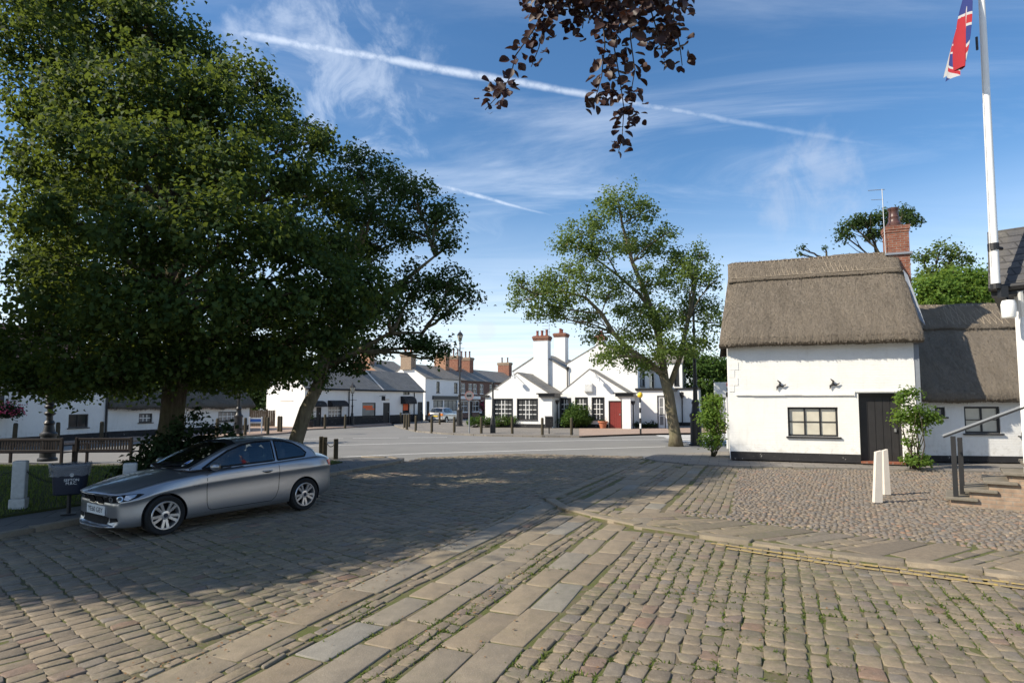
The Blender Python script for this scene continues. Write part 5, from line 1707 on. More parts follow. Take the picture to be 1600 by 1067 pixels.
# main block, two storeys
m0 = 3.5
MX0, MX1 = S.front(886, 575, m0)[0], S.front(996, 575, m0)[0]
zeM = S.front(996, 566, m0)[1]; zpM = S.front(938, 537, m0)[1]; pkM = S.front(938, 540, m0)[0]
wall_panel(b, FR(m0), MX0, MX1, 0, zeM)
b.add([(MX0, m0, zeM), (MX1, m0, zeM), (pkM, m0, zpM)], [(0, 1, 2)])
sw = []
for x0_, x1_ in ((1000, 1007), (1015, 1021)):
    a = S.side(x0_, 590, MX1)[0]; c_ = S.side(x1_, 590, MX1)[0]
    sw.append((min(a, c_), max(a, c_), 3.1, 4.4))
wall_panel(b, RS(MX1), m0, m0 + 9, 0, zeM, sw)
# left block behind the left bay
BX0, BX1 = S.front(802, 585, m0)[0], MX0
zeB = S.front(803, 580, m0)[1]; zpB = zeB + 1.35; pkB = (BX0 + BX1) / 2
wall_panel(b, FR(m0 + .02), BX0, BX1, 0, zeB)
b.add([(BX0, m0 + .02, zeB), (BX1, m0 + .02, zeB), (pkB, m0 + .02, zpB)], [(0, 1, 2)])
wall_panel(b, LS(BX0), m0, m0 + 9, 0, zeB)
# flat topped wing at the right, and the yard wall beyond
FX1 = S.front(1042, 640, 3.0)[0]
gd = S.rect(1027, 618, 1040, 664, 3.0); gd = (gd[0], gd[1], 0, gd[3])
wall_panel(b, FR(3.0), RB1, FX1, 0, 2.75, [gd]); wall_panel(b, RS(FX1), 3.0, 9, 0, 2.75)
b.add([(RB1, 3, 2.75), (FX1, 3, 2.75), (FX1, 9, 2.75), (RB1, 9, 2.75)], [(0, 1, 2, 3)])
YX1 = S.front(1092, 640, 8.0)[0]
wall_panel(b, FR(8.0), FX1, YX1, 0, 2.9, []); wall_panel(b, RS(YX1), 8, 14, 0, 2.9)
b.add([(FX1, 8, 2.9), (YX1, 8, 2.9), (YX1, 14, 2.9), (FX1, 14, 2.9)], [(0, 1, 2, 3)])
UX0, UX1 = S.front(1046, 590, 9.5)[0], S.front(1066, 590, 9.5)[0]
uw = S.rect(1054, 576, 1060, 602, 9.5)
wall_panel(b, FR(9.5), UX0 - 1.2, UX1, 2.9, 5.2, [uw]); wall_panel(b, RS(UX1), 9.5, 13, 2.9, 5.2)
b.build('wall', M['white_render'], inn)
for h, f, c_, r_ in ((hl1, FR(0), 5, 4), (hl2, FR(0), 5, 4)):
    window(inn, f, h, c_, r_, 'black', 'glass', 0.07, 0.045, 0.04, True, casing=0.07, mids=(1, 4))
for h in (hr3, hr4, hr5): window(inn, FR(w0), h, 3, 4, 'black', 'glass', 0.06, 0.045, 0.04, True, casing=0.07)
for h in sw: window(inn, RS(MX1), h, 2, 2, 'black', 'glass', 0.06, 0.04, 0.03, True, casing=0.05)
window(inn, FR(9.5), uw, 1, 3, 'black', 'glass', 0.06, 0.04, 0.03, True, casing=0.05)
door(inn, FR(w0), hd, 'red_door', 'black', 0.06, label='dark red plank door')
door(inn, FR(3.0), gd, 'white', 'black', 0.06, glazed=True, label='white glazed door')
b = MB()
gable_roof(b, 0, LB, 0, m0, zeL, zpL, 'y', 0.2, 0.08, 0.02, ridge=pk / LB)
gable_roof(b, LB, RB1, w0, m0, zeR, zpR, 'y', 0.2, 0.08, 0.02, ridge=(pkR - LB) / (RB1 - LB))
gable_roof(b, MX0, MX1, m0, m0 + 9, zeM, zpM, 'y', 0.12, 0.09, 0.02, ridge=(pkM - MX0) / (MX1 - MX0))
gable_roof(b, BX0, BX1, m0, m0 + 9, zeB, zpB, 'y', 0.1, 0.09, 0.02)
gable_roof(b, UX0 - 1.2, UX1, 9.5, 13, 5.2, 6.1, 'x', 0.12, 0.09, 0.1)
b.build('roof', M['slate'], inn)
# black flat eaves boards at the bay corners and over the wing
b = MB()
fbox(b, FR(0), LB - .95, LB + .28, -.25, 1.25, zeL - .12, zeL + .1); fbox(b, FR(0), LB - 1.1, LB + .4, -.35, 1.3, zeL + .1, zeL + .18); b.build('fascia', M['black'], inn); b = MB()
fbox(b, FR(w0), RB1 - 1.0, RB1 + .3, -.7, .3, zeR - .12, zeR + .08); fbox(b, FR(w0), RB1 - 1.15, RB1 + .42, -.8, .32, zeR + .08, zeR + .16); b.build('fascia', M['black'], inn); b = MB()
fbox(b, FR(3), RB1 + .05, FX1 + .2, -.15, 6, 2.76, 2.92); b.build('fascia', M['black'], inn); b = MB()
fbox(b, FR(8), FX1, YX1 + .1, -.1, 6, 2.91, 3.03); b.build('fascia', M['black'], inn); b = MB(); fbox(b, FR(0), -.3, .35, -.15, .8, zeL - .1, zeL + .05); b.build('fascia', M['black'], inn)
downpipe(inn, LB + .12, .9, 0, zeL - .4); downpipe(inn, RB1 + .2, w0 - .3, 0, zeR - .5); downpipe(inn, MX0 + .05, m0 - .1, zeR - 1.0, zeM - .3); downpipe(inn, S.front(1066, 640, 7.9)[0], 7.9, 0, 2.4)
for f_, a0, a1 in ((FR(0), 0, LB), (FR(w0), LB + .05, hd[0] - .02), (FR(3), RB1, gd[0]), (FR(8), FX1, YX1)):
    b = MB(); fbox(b, f_, a0, a1, -.035, 0, 0, .28); b.build('plinth', M['black_matt'], inn)
# little louvred box on the right gable
vx0, vx1, vz0, vz1 = S.rect(913, 599, 926, 612, w0)
b = MB(); b.prism_y([(vx0, vz0), (vx1, vz0), (vx1, vz1), ((vx0 + vx1) / 2, vz1 + .3), (vx0, vz1)], w0 - .22, w0 - .002)
for k in range(6): b.box(vx0 + .06, vx1 - .06, w0 - .25, w0 - .22, vz0 + .06 + k * .09, vz0 + .11 + k * .09)
b.build('vent_box', M['white'], inn)
for px, py, yy in ((806, 592, 0), (931, 590, w0), (936, 596, w0)):  # floodlights on arms
    a, z = S.front(px, py, yy)
    b = MB(); b.tube([(a, yy, z + .25), (a, yy - .5, z + .3), (a + .05, yy - .62, z + .2)], .025, 6); b.box(a - .07, a + .18, yy - .76, yy - .5, z - .0, z + .18); b.build('floodlight', M['white'], inn)
a, z = S.front(1066, 612, 7.9); b = MB(); b.tube([(a, 7.9, z - 1), (a, 7.6, z), (a, 7.4, z - .1)], .03, 6); b.box(a - .15, a + .15, 7.3, 7.6, z - .3, z - .05); b.build('floodlight', M['black'], inn)
c0 = S.front(834, 560, m0 - .2)[0]; c1 = S.front(856, 560, m0 - .2)[0]
chimney(inn, c0, c1, m0 - .25, m0 + .55, 2.2, S.front(845, 525, m0)[1], 'white_render', 'brick_red', 3, 0.38, 'pot_red', 0.5)
c0 = S.front(868, 540, 8)[0]; c1 = S.front(885, 540, 8)[0]
chimney(inn, c0, c1, 7.6, 8.6, 4.5, S.front(876, 521, 8)[1], 'white_render', 'brick_red', 2, 0.34, 'pot_red')
c0 = S.front(932, 535, 9)[0]; c1 = S.front(946, 535, 9)[0]
chimney(inn, c0, c1, 8.6, 9.5, 5.5, S.front(938, 525, 9)[1], 'white_render', 'brick_red', 2, 0.4, 'pot_red')
b = MB(); a, z = S.front(858, 507, m0 + 1); b.tube([(a, m0 + 1, 5), (a, m0 + 1, z)], .02, 5)
for k in range(3): b.tube([(a - .6, m0 + 1, z - .1 - k * .25), (a + .1, m0 + 1, z - .1 - k * .25)], .012, 4)
b.build('aerial', M['grey_metal'], inn)

# =================== white shop row
A = G(475, 667, 0.1); B = G(661, 658, 0.1)
loc, rz, W = frame_of(A, B)
sh = thing('shop_row', 'long low white shop row with black canopies and a slate roof', 'shop', loc, rz)
S = Site(loc, rz)
D = 4.2; ze = 3.0; zr = 4.75
ho = {}
ho['wA'] = S.rect(513, 634, 534, 653); ho['wB'] = S.rect(566, 629, 587, 651.5); ho['dA'] = S.rect(494, 636, 502, 667); ho['dB'] = S.rect(598.5, 629, 609, 661)
ho['wC'] = S.rect(629, 628, 640, 645); ho['dC'] = S.rect(652.5, 628, 660, 658.5); ho['uA'] = S.rect(630, 611, 640, 617)
ho['wD'] = S.rect(479, 638, 490, 652)
for k in ('dA', 'dB', 'dC'): ho[k] = (ho[k][0], ho[k][1], 0, ho[k][3])
gh = [S.side(455, 630)[0], 0.4, 2.2]
b = MB()
wall_panel(b, FR(0), 0, W, 0, ze, list(ho.values()))
b.add([(0, 0, 0), (0, D, 0), (0, D, ze), (0, D / 2, zr), (0, 0, ze)], [(0, 4, 3, 2, 1)])
b.add([(W, 0, 0), (W, D, 0), (W, D, ze), (W, D / 2, zr), (W, 0, ze)], [(0, 1, 2, 3, 4)]); b.add([(0, D, 0), (W, D, 0), (W, D, ze), (0, D, ze)], [(0, 3, 2, 1)])
b.build('wall', M['white_render'], sh)
b = MB(); ks = sorted([(ho[k][0], ho[k][1]) for k in ('dA', 'dB', 'dC')]); x = 0.02
for a0, a1 in ks + [(W, W)]:
    if a0 - x > .02: b = MB(); fbox(b, FR(0), x, a0, -.03, 0, 0, .72); b.build('plinth', M['black_matt'], sh)
    x = a1
b = MB(); gable_roof(b, 0, W, 0, D, ze, zr, 'x', 0.2, 0.08, 0.1); rf = b.build('roof', M['slate'], sh)
b = MB(); b.tube([(0, -.25, ze - .08), (W, -.25, ze - .08)], .07, 6); b.build('gutter', M['black'], sh)
b = MB(); xx = S.front(597, 600)[0]
b.box(xx - .06, xx + .06, -.2, D / 2, 0, .001) if False else b.add([(xx - .12, -.18, ze - .02), (xx + .12, -.18, ze - .02), (xx + .12, D / 2, zr + .14), (xx - .12, D / 2, zr + .14)], [(0, 1, 2, 3)])
b.build('roof_coping', M['cream'], sh)
window(sh, FR(0), ho['wA'], 4, 3, 'black', 'glass_mid', 0.08, 0.05, 0.05, True)
window(sh, FR(0), ho['wD'], 3, 3, 'black', 'glass_mid', 0.06, 0.05, 0.05, True)
w_ = window(sh, FR(0), ho['wB'], 1, 1, 'black', 'glass_shop', 0.08, 0.03, 0.05, True, bm_='black', label='shop window with a red display')
h = ho['wB']; g = MB(); f = FR(0)
for a0, a1, z0, z1 in ((.12, .8, .62, .8), (.3, .95, .5, .6)):
    fbox(g, f, h[0] + (h[1] - h[0]) * a0, h[0] + (h[1] - h[0]) * a1, .075, .083, h[2] + (h[3] - h[2]) * z0, h[2] + (h[3] - h[2]) * z1)
g.build('window_display', M['orange'], w_)
w_ = window(sh, FR(0), ho['wC'], 1, 1, 'black', 'glass', 0.06, 0.03, 0.05, True, bm_='black', label='small window with an orange poster')
h = ho['wC']; g = MB(); fbox(g, f, h[0] + .2, h[1] - .15, .075, .083, h[2] + .25, h[3] - .12); g.build('poster', M['orange'], w_)
window(sh, FR(0), ho['uA'], 2, 1, 'black', 'glass', 0.05, 0.03, 0.05, False, bm_='black')
for k in ('dA', 'dB', 'dC'): door(sh, FR(0), ho[k], 'black_door', 'black', 0.08)
for x0_, x1_, y0_, y1_ in ((477, 503, 626, 635.5), (512, 537, 625.5, 635), (626, 644, 619, 631)):   # three black canopies
    a0, a1, z0, z1 = S.rect(x0_, y0_, x1_, y1_)
    b = MB(); n = 6; dep = .6
    pts = [(-dep * math.cos(i / n * math.pi / 2), z0 + (z1 - z0) * math.sin(i / n * math.pi / 2)) for i in range(n + 1)]
    vs_ = [(a0, y, z) for y, z in pts] + [(a1, y, z) for y, z in pts]
    b.add(vs_ + [(a0, 0, z0), (a1, 0, z0)], [(i, i + n + 1, i + n + 2, i + 1) for i in range(n)] + [[2 * n + 2] + list(range(n + 1)), [2 * n + 3] + list(range(n + 1, 2 * n + 2))[::-1]])
    b.build('canopy', M['black_matt'], sh)
downpipe(sh, S.front(544.5, 640)[0], -.06, 0, ze - .2, False); downpipe(sh, S.front(646.5, 640)[0], -.06, 0, ze - .2, False)
a, z = S.front(593, 622); b = MB(); b.tube([(a, 0, z + .2), (a, -.7, z + .25)], .02, 5); b.box(a - .02, a + .02, -.65, -.25, z - .2, z + .18); b.build('hanging_sign', M['black'], sh)
a, z = S.front(604, 624.5); b = MB(); fbox(b, FR(0), a - .35, a + .35, -.04, 0, z - .08, z + .1); b.build('name_board', M['cream'], sh)
a, z = S.side(448, 626); b = MB(); fbox(b, LS(0), a - .7, a + .7, -.03, 0, z - .04, z + .04); b.build('gable_ledge', M['cream'], sh)
a, z = S.front(560, 585, D / 2); chimney(sh, a - .5, a + .5, D / 2 - .4, D / 2 + .4, zr - .4, zr + .75, 'brick_red', 'brick_red', 0, .25)

# =================== white two-storey shop and the brick terrace, one street line
A = G(664, 656, 0.1)
du = Vector((0.46, 0.888, 0)).normalized()
rz = math.atan2(du.y, du.x)
S = Site(A, rz)
ho_ = thing('white_shop_house', 'white two-storey shop house with a dark shopfront in the terrace', 'shop', A, rz)
W = S.front(720, 620)[0]; D = 5.0; ze = 4.5; zr = 6.0
u1 = S.rect(682, 596, 687, 613.5); u2 = S.rect(709.5, 598, 715, 614); s1 = S.rect(677, 625, 692, 642); s2 = S.rect(694, 625, 714, 642); d1 = S.rect(666.5, 627, 671, 650); d1 = (d1[0], d1[1], 0, d1[3])
b = MB()
wall_panel(b, FR(0), 0, W, 0, ze, [u1, u2, s1, s2, d1])
b.add([(0, 0, 0), (0, D, 0), (0, D, ze), (0, D / 2, zr), (0, 0, ze)], [(0, 4, 3, 2, 1)])
b.add([(0, D, 0), (W, D, 0), (W, D, ze), (0, D, ze)], [(0, 3, 2, 1)])
b.build('wall', M['white_render'], ho_)
b = MB(); gable_roof(b, 0, W, 0, D, ze, zr, 'x', 0.15, 0.08, 0.05); b.build('roof', M['slate'], ho_)
window(ho_, FR(0), u1, 1, 2, 'black', 'glass', .08, .05, .04, True, bm_='black'); window(ho_, FR(0), u2, 1, 2, 'black', 'glass', .08, .05, .04, True, bm_='black')
window(ho_, FR(0), s1, 2, 1, 'black', 'glass_shop', .08, .05, .04, False); window(ho_, FR(0), s2, 3, 1, 'black', 'glass_shop', .08, .05, .04, False)
door(ho_, FR(0), d1, 'black_door')
a0, a1, z0, z1 = S.rect(675.5, 618.5, 717, 624); b = MB(); fbox(b, FR(0), a0, a1, -.15, 0, z0, z1); fo = b.build('shop_fascia', M['black'], ho_)
b = MB(); fbox(b, FR(0), .02, d1[0], -.03, 0, 0, .5); fbox(b, FR(0), d1[1], W, -.03, 0, 0, .5); b.build('plinth', M['black_matt'], ho_)
chimney(ho_, W - .7, W + .1, D / 2 - .8, D / 2 + .8, zr - .5, zr + 1.6, 'brick_orange', 'brick_buff', 3, .4, 'pot_brown', .9)
chimney(ho_, -.3, .6, D / 2 - .8, D / 2 + .6, zr - .6, zr + 1.1, 'brick_buff', 'brick_buff', 2, .3, 'terracotta', .6)
tl = [('brown brick terrace house with a blue sign and tall pots, next to the white shop', (720, 738), 'brick_brown'), ('brown brick terrace house in the middle of the slate roofed row', (738, 756), 'brick_brown'), ('far brick terrace house ending behind the white inn roof', (756, 815), 'brick_brown')]
for i, (lab, (xa, xb), mt) in enumerate(tl):
    a0 = S.front(xa, 620)[0]; a1 = S.front(xb, 620)[0]; w = a1 - a0
    t = thing('terrace_house', lab, 'house', A + S.ux * a0, rz, 'brick terrace along the street')
    S3_ = Site(A + S.ux * a0, rz)
    n = max(1, round(w / 4.5)); hs = []
    for k in range(n):
        c = w * (k + .5) / n
        hs += [(c - 1.2, c - .3, 2.9, 4.1), (c + .4, c + 1.3, 2.9, 4.1), (c - 1.4, c + .3, .7, 2.1)]
        hs.append((c + .7, c + 1.6, 0, 2.1))
    b = MB(); wall_panel(b, FR(0), 0, w, 0, ze, hs); b.add([(0, D, 0), (w, D, 0), (w, D, ze), (0, D, ze)], [(0, 3, 2, 1)])
    b.add([(w, 0, 0), (w, D, 0), (w, D, ze), (w, D / 2, zr), (w, 0, ze)], [(0, 1, 2, 3, 4)]); b.build('wall', M[mt], t)
    for j, h in enumerate(hs):
        if j % 4 == 3: door(t, FR(0), h, 'black_door', 'white')
        else: window(t, FR(0), h, 2, 2, 'white', 'glass', .07, .05, .05, True)
    b = MB(); gable_roof(b, 0, w, 0, D, ze, zr, 'x', 0.15, 0.08, 0.0); b.build('roof', M['slate'], t)
    b = MB()
    for k in range(n): fbox(b, FR(0), w * (k + .5) / n - 1.5, w * (k + .5) / n + .4, -.1, 0, 2.25, 2.6)
    b.build('shop_fascia', M['white'], t)
    chimney(t, w - .8, w + .1, D / 2 - .9, D / 2 + .9, zr - .4, zr + 1.5, 'brick_red', 'brick_buff', 3 if i < 2 else 2, .4, 'pot_brown', .8)
# brick gable behind the shops
A = Vector((-14.6, 66, 0))
bh = thing('brick_house', 'orange brick gable rising behind the low white shops', 'house', A, rz)
w = 6.4
b = MB(); ap = 6.9; e_ = 5.1
b.add([(0, 0, 0), (0, w, 0), (0, w, e_), (0, w / 2, ap), (0, 0, e_)], [(0, 4, 3, 2, 1)]); wall_panel(b, FR(0), 0, 6, 0, e_); wall_panel(b, BK(w), 0, 6, 0, e_); b.build('wall', M['brick_orange'], bh)
b = MB(); gable_roof(b, 0, 6, 0, w, e_, ap, 'x', .12, .08, .08); b.build('roof', M['slate'], bh)
chimney(bh, .3, 1.1, w / 2 - 1.2, w / 2 + .2, ap - .6, ap + 1.0, 'brick_orange', 'brick_orange', 2, .3)

# =================== cottages on the left
A = G(167, 684, 0.1); B = G(389, 671, 0.1)
loc, rz, W = frame_of(A, B)
lt = thing('thatched_row', 'very low white thatched row beyond the benches and tree trunk', 'cottage', loc, rz)
S = Site(loc, rz); D = 4.4; ze = 1.5; zr = 4.3
h1 = S.rect(217, 646, 238, 660); h2 = S.rect(341, 643, 370, 658)
b = MB(); wall_panel(b, FR(0), 0, W, 0, ze + .2, [h1, h2]); b.add([(W, 0, 0), (W, D, 0), (W, D, ze), (W, D / 2, zr - .3), (W, 0, ze)], [(0, 1, 2, 3, 4)]); b.add([(0, D, 0), (W, D, 0), (W, D, ze), (0, D, ze)], [(0, 3, 2, 1)])
b.add([(0, 0, 0), (0, D, 0), (0, D, ze), (0, D / 2, zr - .3), (0, 0, ze)], [(0, 4, 3, 2, 1)])
b.build('wall', M['white_brick'], lt)
b = MB(); fbox(b, FR(0), 0, W, -.03, 0, 0, .33); b.build('plinth', M['black_matt'], lt)
window(lt, FR(0), h1, 3, 2, 'black', 'glass_mid', .07, .045, .05, True); window(lt, FR(0), h2, 4, 2, 'black', 'glass_mid', .07, .045, .05, True)
prof = [(0.02, ze + .04), (-.3, ze), (-.38, ze + .08), (-.32, ze + .28), (D / 4, ze + .34 + (zr - ze - .34) * .57), (D / 2, zr), (D / 2 + .3, zr - .12), (D + .3, ze + .3), (D + .3, ze), (D, ze)]
thatch_roof(lt, 'thatched_roof', prof, 0.0, W + .3, M['thatch_dark'], 9000, 50, .05, .3, .3, (0.02, .62))
A2 = G(-150, 706, 0.1); B2 = G(166, 684, 0.1)
loc, rz, W = frame_of(A2, B2)
lw = thing('white_cottage', 'plain white two-storey cottage with a flower basket at far left', 'cottage', loc, rz)
S = Site(loc, rz); D = 5; ze = 3.6; zr = 5.6
h1 = S.rect(107, 647, 138, 668); h2 = S.rect(-14, 588, 3, 614)
b = MB(); wall_panel(b, FR(0), 0, W, 0, ze, [h1, h2])
for x in (0, W): b.add([(x, 0, 0), (x, D, 0), (x, D, ze), (x, D / 2, zr), (x, 0, ze)], [(0, 1, 2, 3, 4) if x else (0, 4, 3, 2, 1)])
b.add([(0, D, 0), (W, D, 0), (W, D, ze), (0, D, ze)], [(0, 3, 2, 1)]); b.build('wall', M['white_brick'], lw)
b = MB(); fbox(b, FR(0), 0, W, -.03, 0, 0, .3); b.build('plinth', M['black_matt'], lw)
window(lw, FR(0), h1, 2, 1, 'black', 'glass', .06, .04, .05, True, bm_='black'); window(lw, FR(0), h2, 2, 2, 'black', 'glass', .06, .04, .05, True)
b = MB(); gable_roof(b, 0, W, 0, D, ze, zr, 'x', .25, .1, .1); b.build('roof', M['brick_brown'], lw)
a0, a1, z0, z1 = S.rect(-8, 617, 5, 630); b = MB(); fbox(b, FR(0), a0, a1, -.06, 0, z0, z1); b.build('name_board', M['black'], lw)
downpipe(lw, W - .12, -.06, 0, ze - .1, False)
# ------------------------------------------------------------------ cars
t = NT('silver_grey_car_paint', 0.3, 0.5)
fl = t.noise(t.obj(), 600, 2)
t.color(t.mix(fl, (0.27, 0.28, 0.3), (0.37, 0.382, 0.405)))
t.b.inputs['Metallic'].default_value = 0.75; t.b.inputs['Coat Weight'].default_value = 0.8; t.b.inputs['Coat Roughness'].default_value = 0.06
M['car_grey'] = t.mat
t = NT('pale_silver_car_paint', 0.3, 0.5); t.color((0.5, 0.5, 0.49)); t.b.inputs['Metallic'].default_value = 0.6; t.b.inputs['Coat Weight'].default_value = 0.6; M['car_silver'] = t.mat
M['trim'] = plain('black_trim_plastic', (0.011, 0.011, 0.012), 0.7, 0, 0.15, 0.2)
M['tyre'] = plain('tyre_rubber', (0.018, 0.018, 0.018), 0.85, 0, 0.25, 0.3, 20, 0.1)
M['alloy'] = plain('alloy_metal', (0.62, 0.62, 0.63), 0.28, 0.85, 0.5, 0.06)
M['chrome'] = plain('chrome_metal', (0.75, 0.75, 0.76), 0.12, 1.0, 0.5, 0.03)
M['lens_clear'] = plain('clear_lamp_lens', (0.5, 0.51, 0.53), 0.12, 0.7, 0.6, 0.3, 40)
M['lens_red'] = plain('red_lamp_lens', (0.5, 0.02, 0.02), 0.15, 0, 0.6, 0.2)
M['lens_orange'] = plain('orange_lamp_lens', (0.8, 0.25, 0.04), 0.15, 0, 0.6, 0.2)
M['plate_white'] = plain('plate_white', (0.72, 0.73, 0.72), 0.4, 0, 0.4, 0.04)
M['plate_yellow'] = plain('plate_yellow', (0.75, 0.52, 0.05), 0.4, 0, 0.4, 0.04)
M['cloth_dark'] = plain('seat_cloth', (0.07, 0.07, 0.075), 0.9, 0, 0.2, 0.2)
t = NT('car_window_glass', 0.03, 0.5)
tr = t.n('ShaderNodeBsdfTransparent'); tr.inputs[0].default_value = (0.72, 0.78, 0.77, 1)
gl = t.n('ShaderNodeBsdfGlossy'); gl.inputs['Roughness'].default_value = 0.02; gl.inputs[0].default_value = (0.9, 0.95, 1, 1)
fr = t.n('ShaderNodeFresnel'); fr.inputs[0].default_value = 1.5
ms = t.n('ShaderNodeMixShader'); t.l(t.math('ADD', t.math('MULTIPLY', fr.outputs[0], 1.0), 0.05), ms.inputs[0]); t.l(tr.outputs[0], ms.inputs[1]); t.l(gl.outputs[0], ms.inputs[2])
t.l(ms.outputs[0], t.t.nodes['Material Output'].inputs['Surface'])
M['car_glass'] = t.mat


def loft(stations, sub=2, warp=None):
    """stations: (x, [(y,z)...bottom centre -> top centre]) for the left half; returns bmesh of the closed shell"""
    V, F = [], []
    m = len(stations[0][1]); ring = 2 * m - 2
    for x, half in stations:
        pts = list(half) + [(-y, z) for y, z in half[1:-1][::-1]]
        V += [(x - (warp(x, y) if warp else 0.0), y, z) for y, z in pts]
    n = len(stations)
    for i in range(n - 1):
        for k in range(ring):
            k2 = (k + 1) % ring
            F.append((i * ring + k, i * ring + k2, (i + 1) * ring + k2, (i + 1) * ring + k))
    for e in (0, n - 1):                                     # end caps as quads across
        b0 = e * ring
        for k in range(m - 1):
            a, b_ = b0 + k, b0 + k + 1
            c, d = b0 + (ring - k) % ring, b0 + (ring - k - 1) % ring
            f = [a, b_, d, c]
            f = list(dict.fromkeys(f))
            if len(f) >= 3: F.append(f if e else f[::-1])
    me = bpy.data.meshes.new('loft'); me.from_pydata(V, [], F)
    bm = bmesh.new(); bm.from_mesh(me); bmesh.ops.recalc_face_normals(bm, faces=bm.faces); bm.to_mesh(me); bm.free()
    o = bpy.data.objects.new('loft', me); COL.objects.link(o)
    md = o.modifiers.new('s', 'SUBSURF'); md.levels = sub; md.render_levels = sub
    return o


def evaluated(o, name, mats, parent, smooth=True, angle=35):
    dg = bpy.context.evaluated_depsgraph_get()
    me = bpy.data.meshes.new_from_object(o.evaluated_get(dg))
    me.name = name; me.materials.clear()
    for m in mats: me.materials.append(m)
    me.polygons.foreach_set('material_index', [0] * len(me.polygons))
    if smooth:
        me.polygons.foreach_set('use_smooth', [True] * len(me.polygons)); me.set_sharp_from_angle(angle=R(angle))
    old = o.data
    bpy.data.objects.remove(o)
    return link(name, me, parent)


def bvh_of(o):
    return BVHTree.FromPolygons([v.co.copy() for v in o.data.vertices], [list(p.vertices) for p in o.data.polygons])


def patch(bvh, poly, o, u, v, d, off=0.004, cuts=3, thick=0.0):
    """a 2-D outline laid onto a surface along d"""
    o, u, v, d = Vector(o), Vector(u), Vector(v), Vector(d).normalized()
    bm = bmesh.new()
    vs_ = [bm.verts.new((p[0], p[1], 0)) for p in poly]
    bm.faces.new(vs_)
    bmesh.ops.triangulate(bm, faces=bm.faces[:])
    bmesh.ops.subdivide_edges(bm, edges=bm.edges[:], cuts=cuts, use_grid_fill=True)
    for w in bm.verts:
        s = o + u * w.co.x + v * w.co.y
        hit, nr, _, _ = bvh.ray_cast(s - d * 2.0, d)
        if hit is None: hit, nr, _, _ = bvh.find_nearest(s)
        if nr.dot(d) > 0: nr = -nr
        w.co = hit + nr * off
    bmesh.ops.recalc_face_normals(bm, faces=bm.faces[:])
    s_ = sum((f.normal.dot(d) for f in bm.faces))
    if s_ > 0: bmesh.ops.reverse_faces(bm, faces=bm.faces[:])
    return bm


def strip_on(b, bvh, pts, w, d, off=0.003, mi=0):
    """a narrow seam along a polyline laid onto the surface (pts are 3-D, moved along d)"""
    d = Vector(d).normalized(); pts = [Vector(p) for p in pts]
    fine = []
    for a, c in zip(pts[:-1], pts[1:]):
        n = max(2, int((c - a).length / 0.05))
        fine += [a.lerp(c, i / n) for i in range(n)]
    fine.append(pts[-1])
    vs_ = []
    for i, p in enumerate(fine):
        t_ = (fine[min(i + 1, len(fine) - 1)] - fine[max(i - 1, 0)]).normalized(); s = t_.cross(d).normalized() * w / 2
        for q in (p - s, p + s):
            hit, nr, _, _ = bvh.ray_cast(q - d * 2, d)
            if hit is None: hit, nr, _, _ = bvh.find_nearest(q)
            if nr.dot(d) > 0: nr = -nr
            vs_.append(hit + nr * off)
    b.add(vs_, [(2 * i, 2 * i + 1, 2 * i + 3, 2 * i + 2) for i in range(len(fine) - 1)], mi)


def half_section(w, wsh, wb, zb, zsh, zc):
    h = zsh - zb
    return [(0, zb), (wb * .6, zb), (wb, zb), (w - .035, zb + .045), (w - .006, zb + .13 * h), (w - .002, zb + .3 * h), (w - .014, zb + .52 * h), (w - .02, zb + .69 * h), (w - .001, zb + .755 * h), (w - .003, zb + .80 * h),
            (wsh + .032, zsh - .04), (wsh + .008, zsh - .008), (wsh - .022, zsh + .005), (.74 * wsh, zsh + .5 * (zc - zsh)), (.38 * wsh, zsh + .88 * (zc - zsh)), (0, zc)]


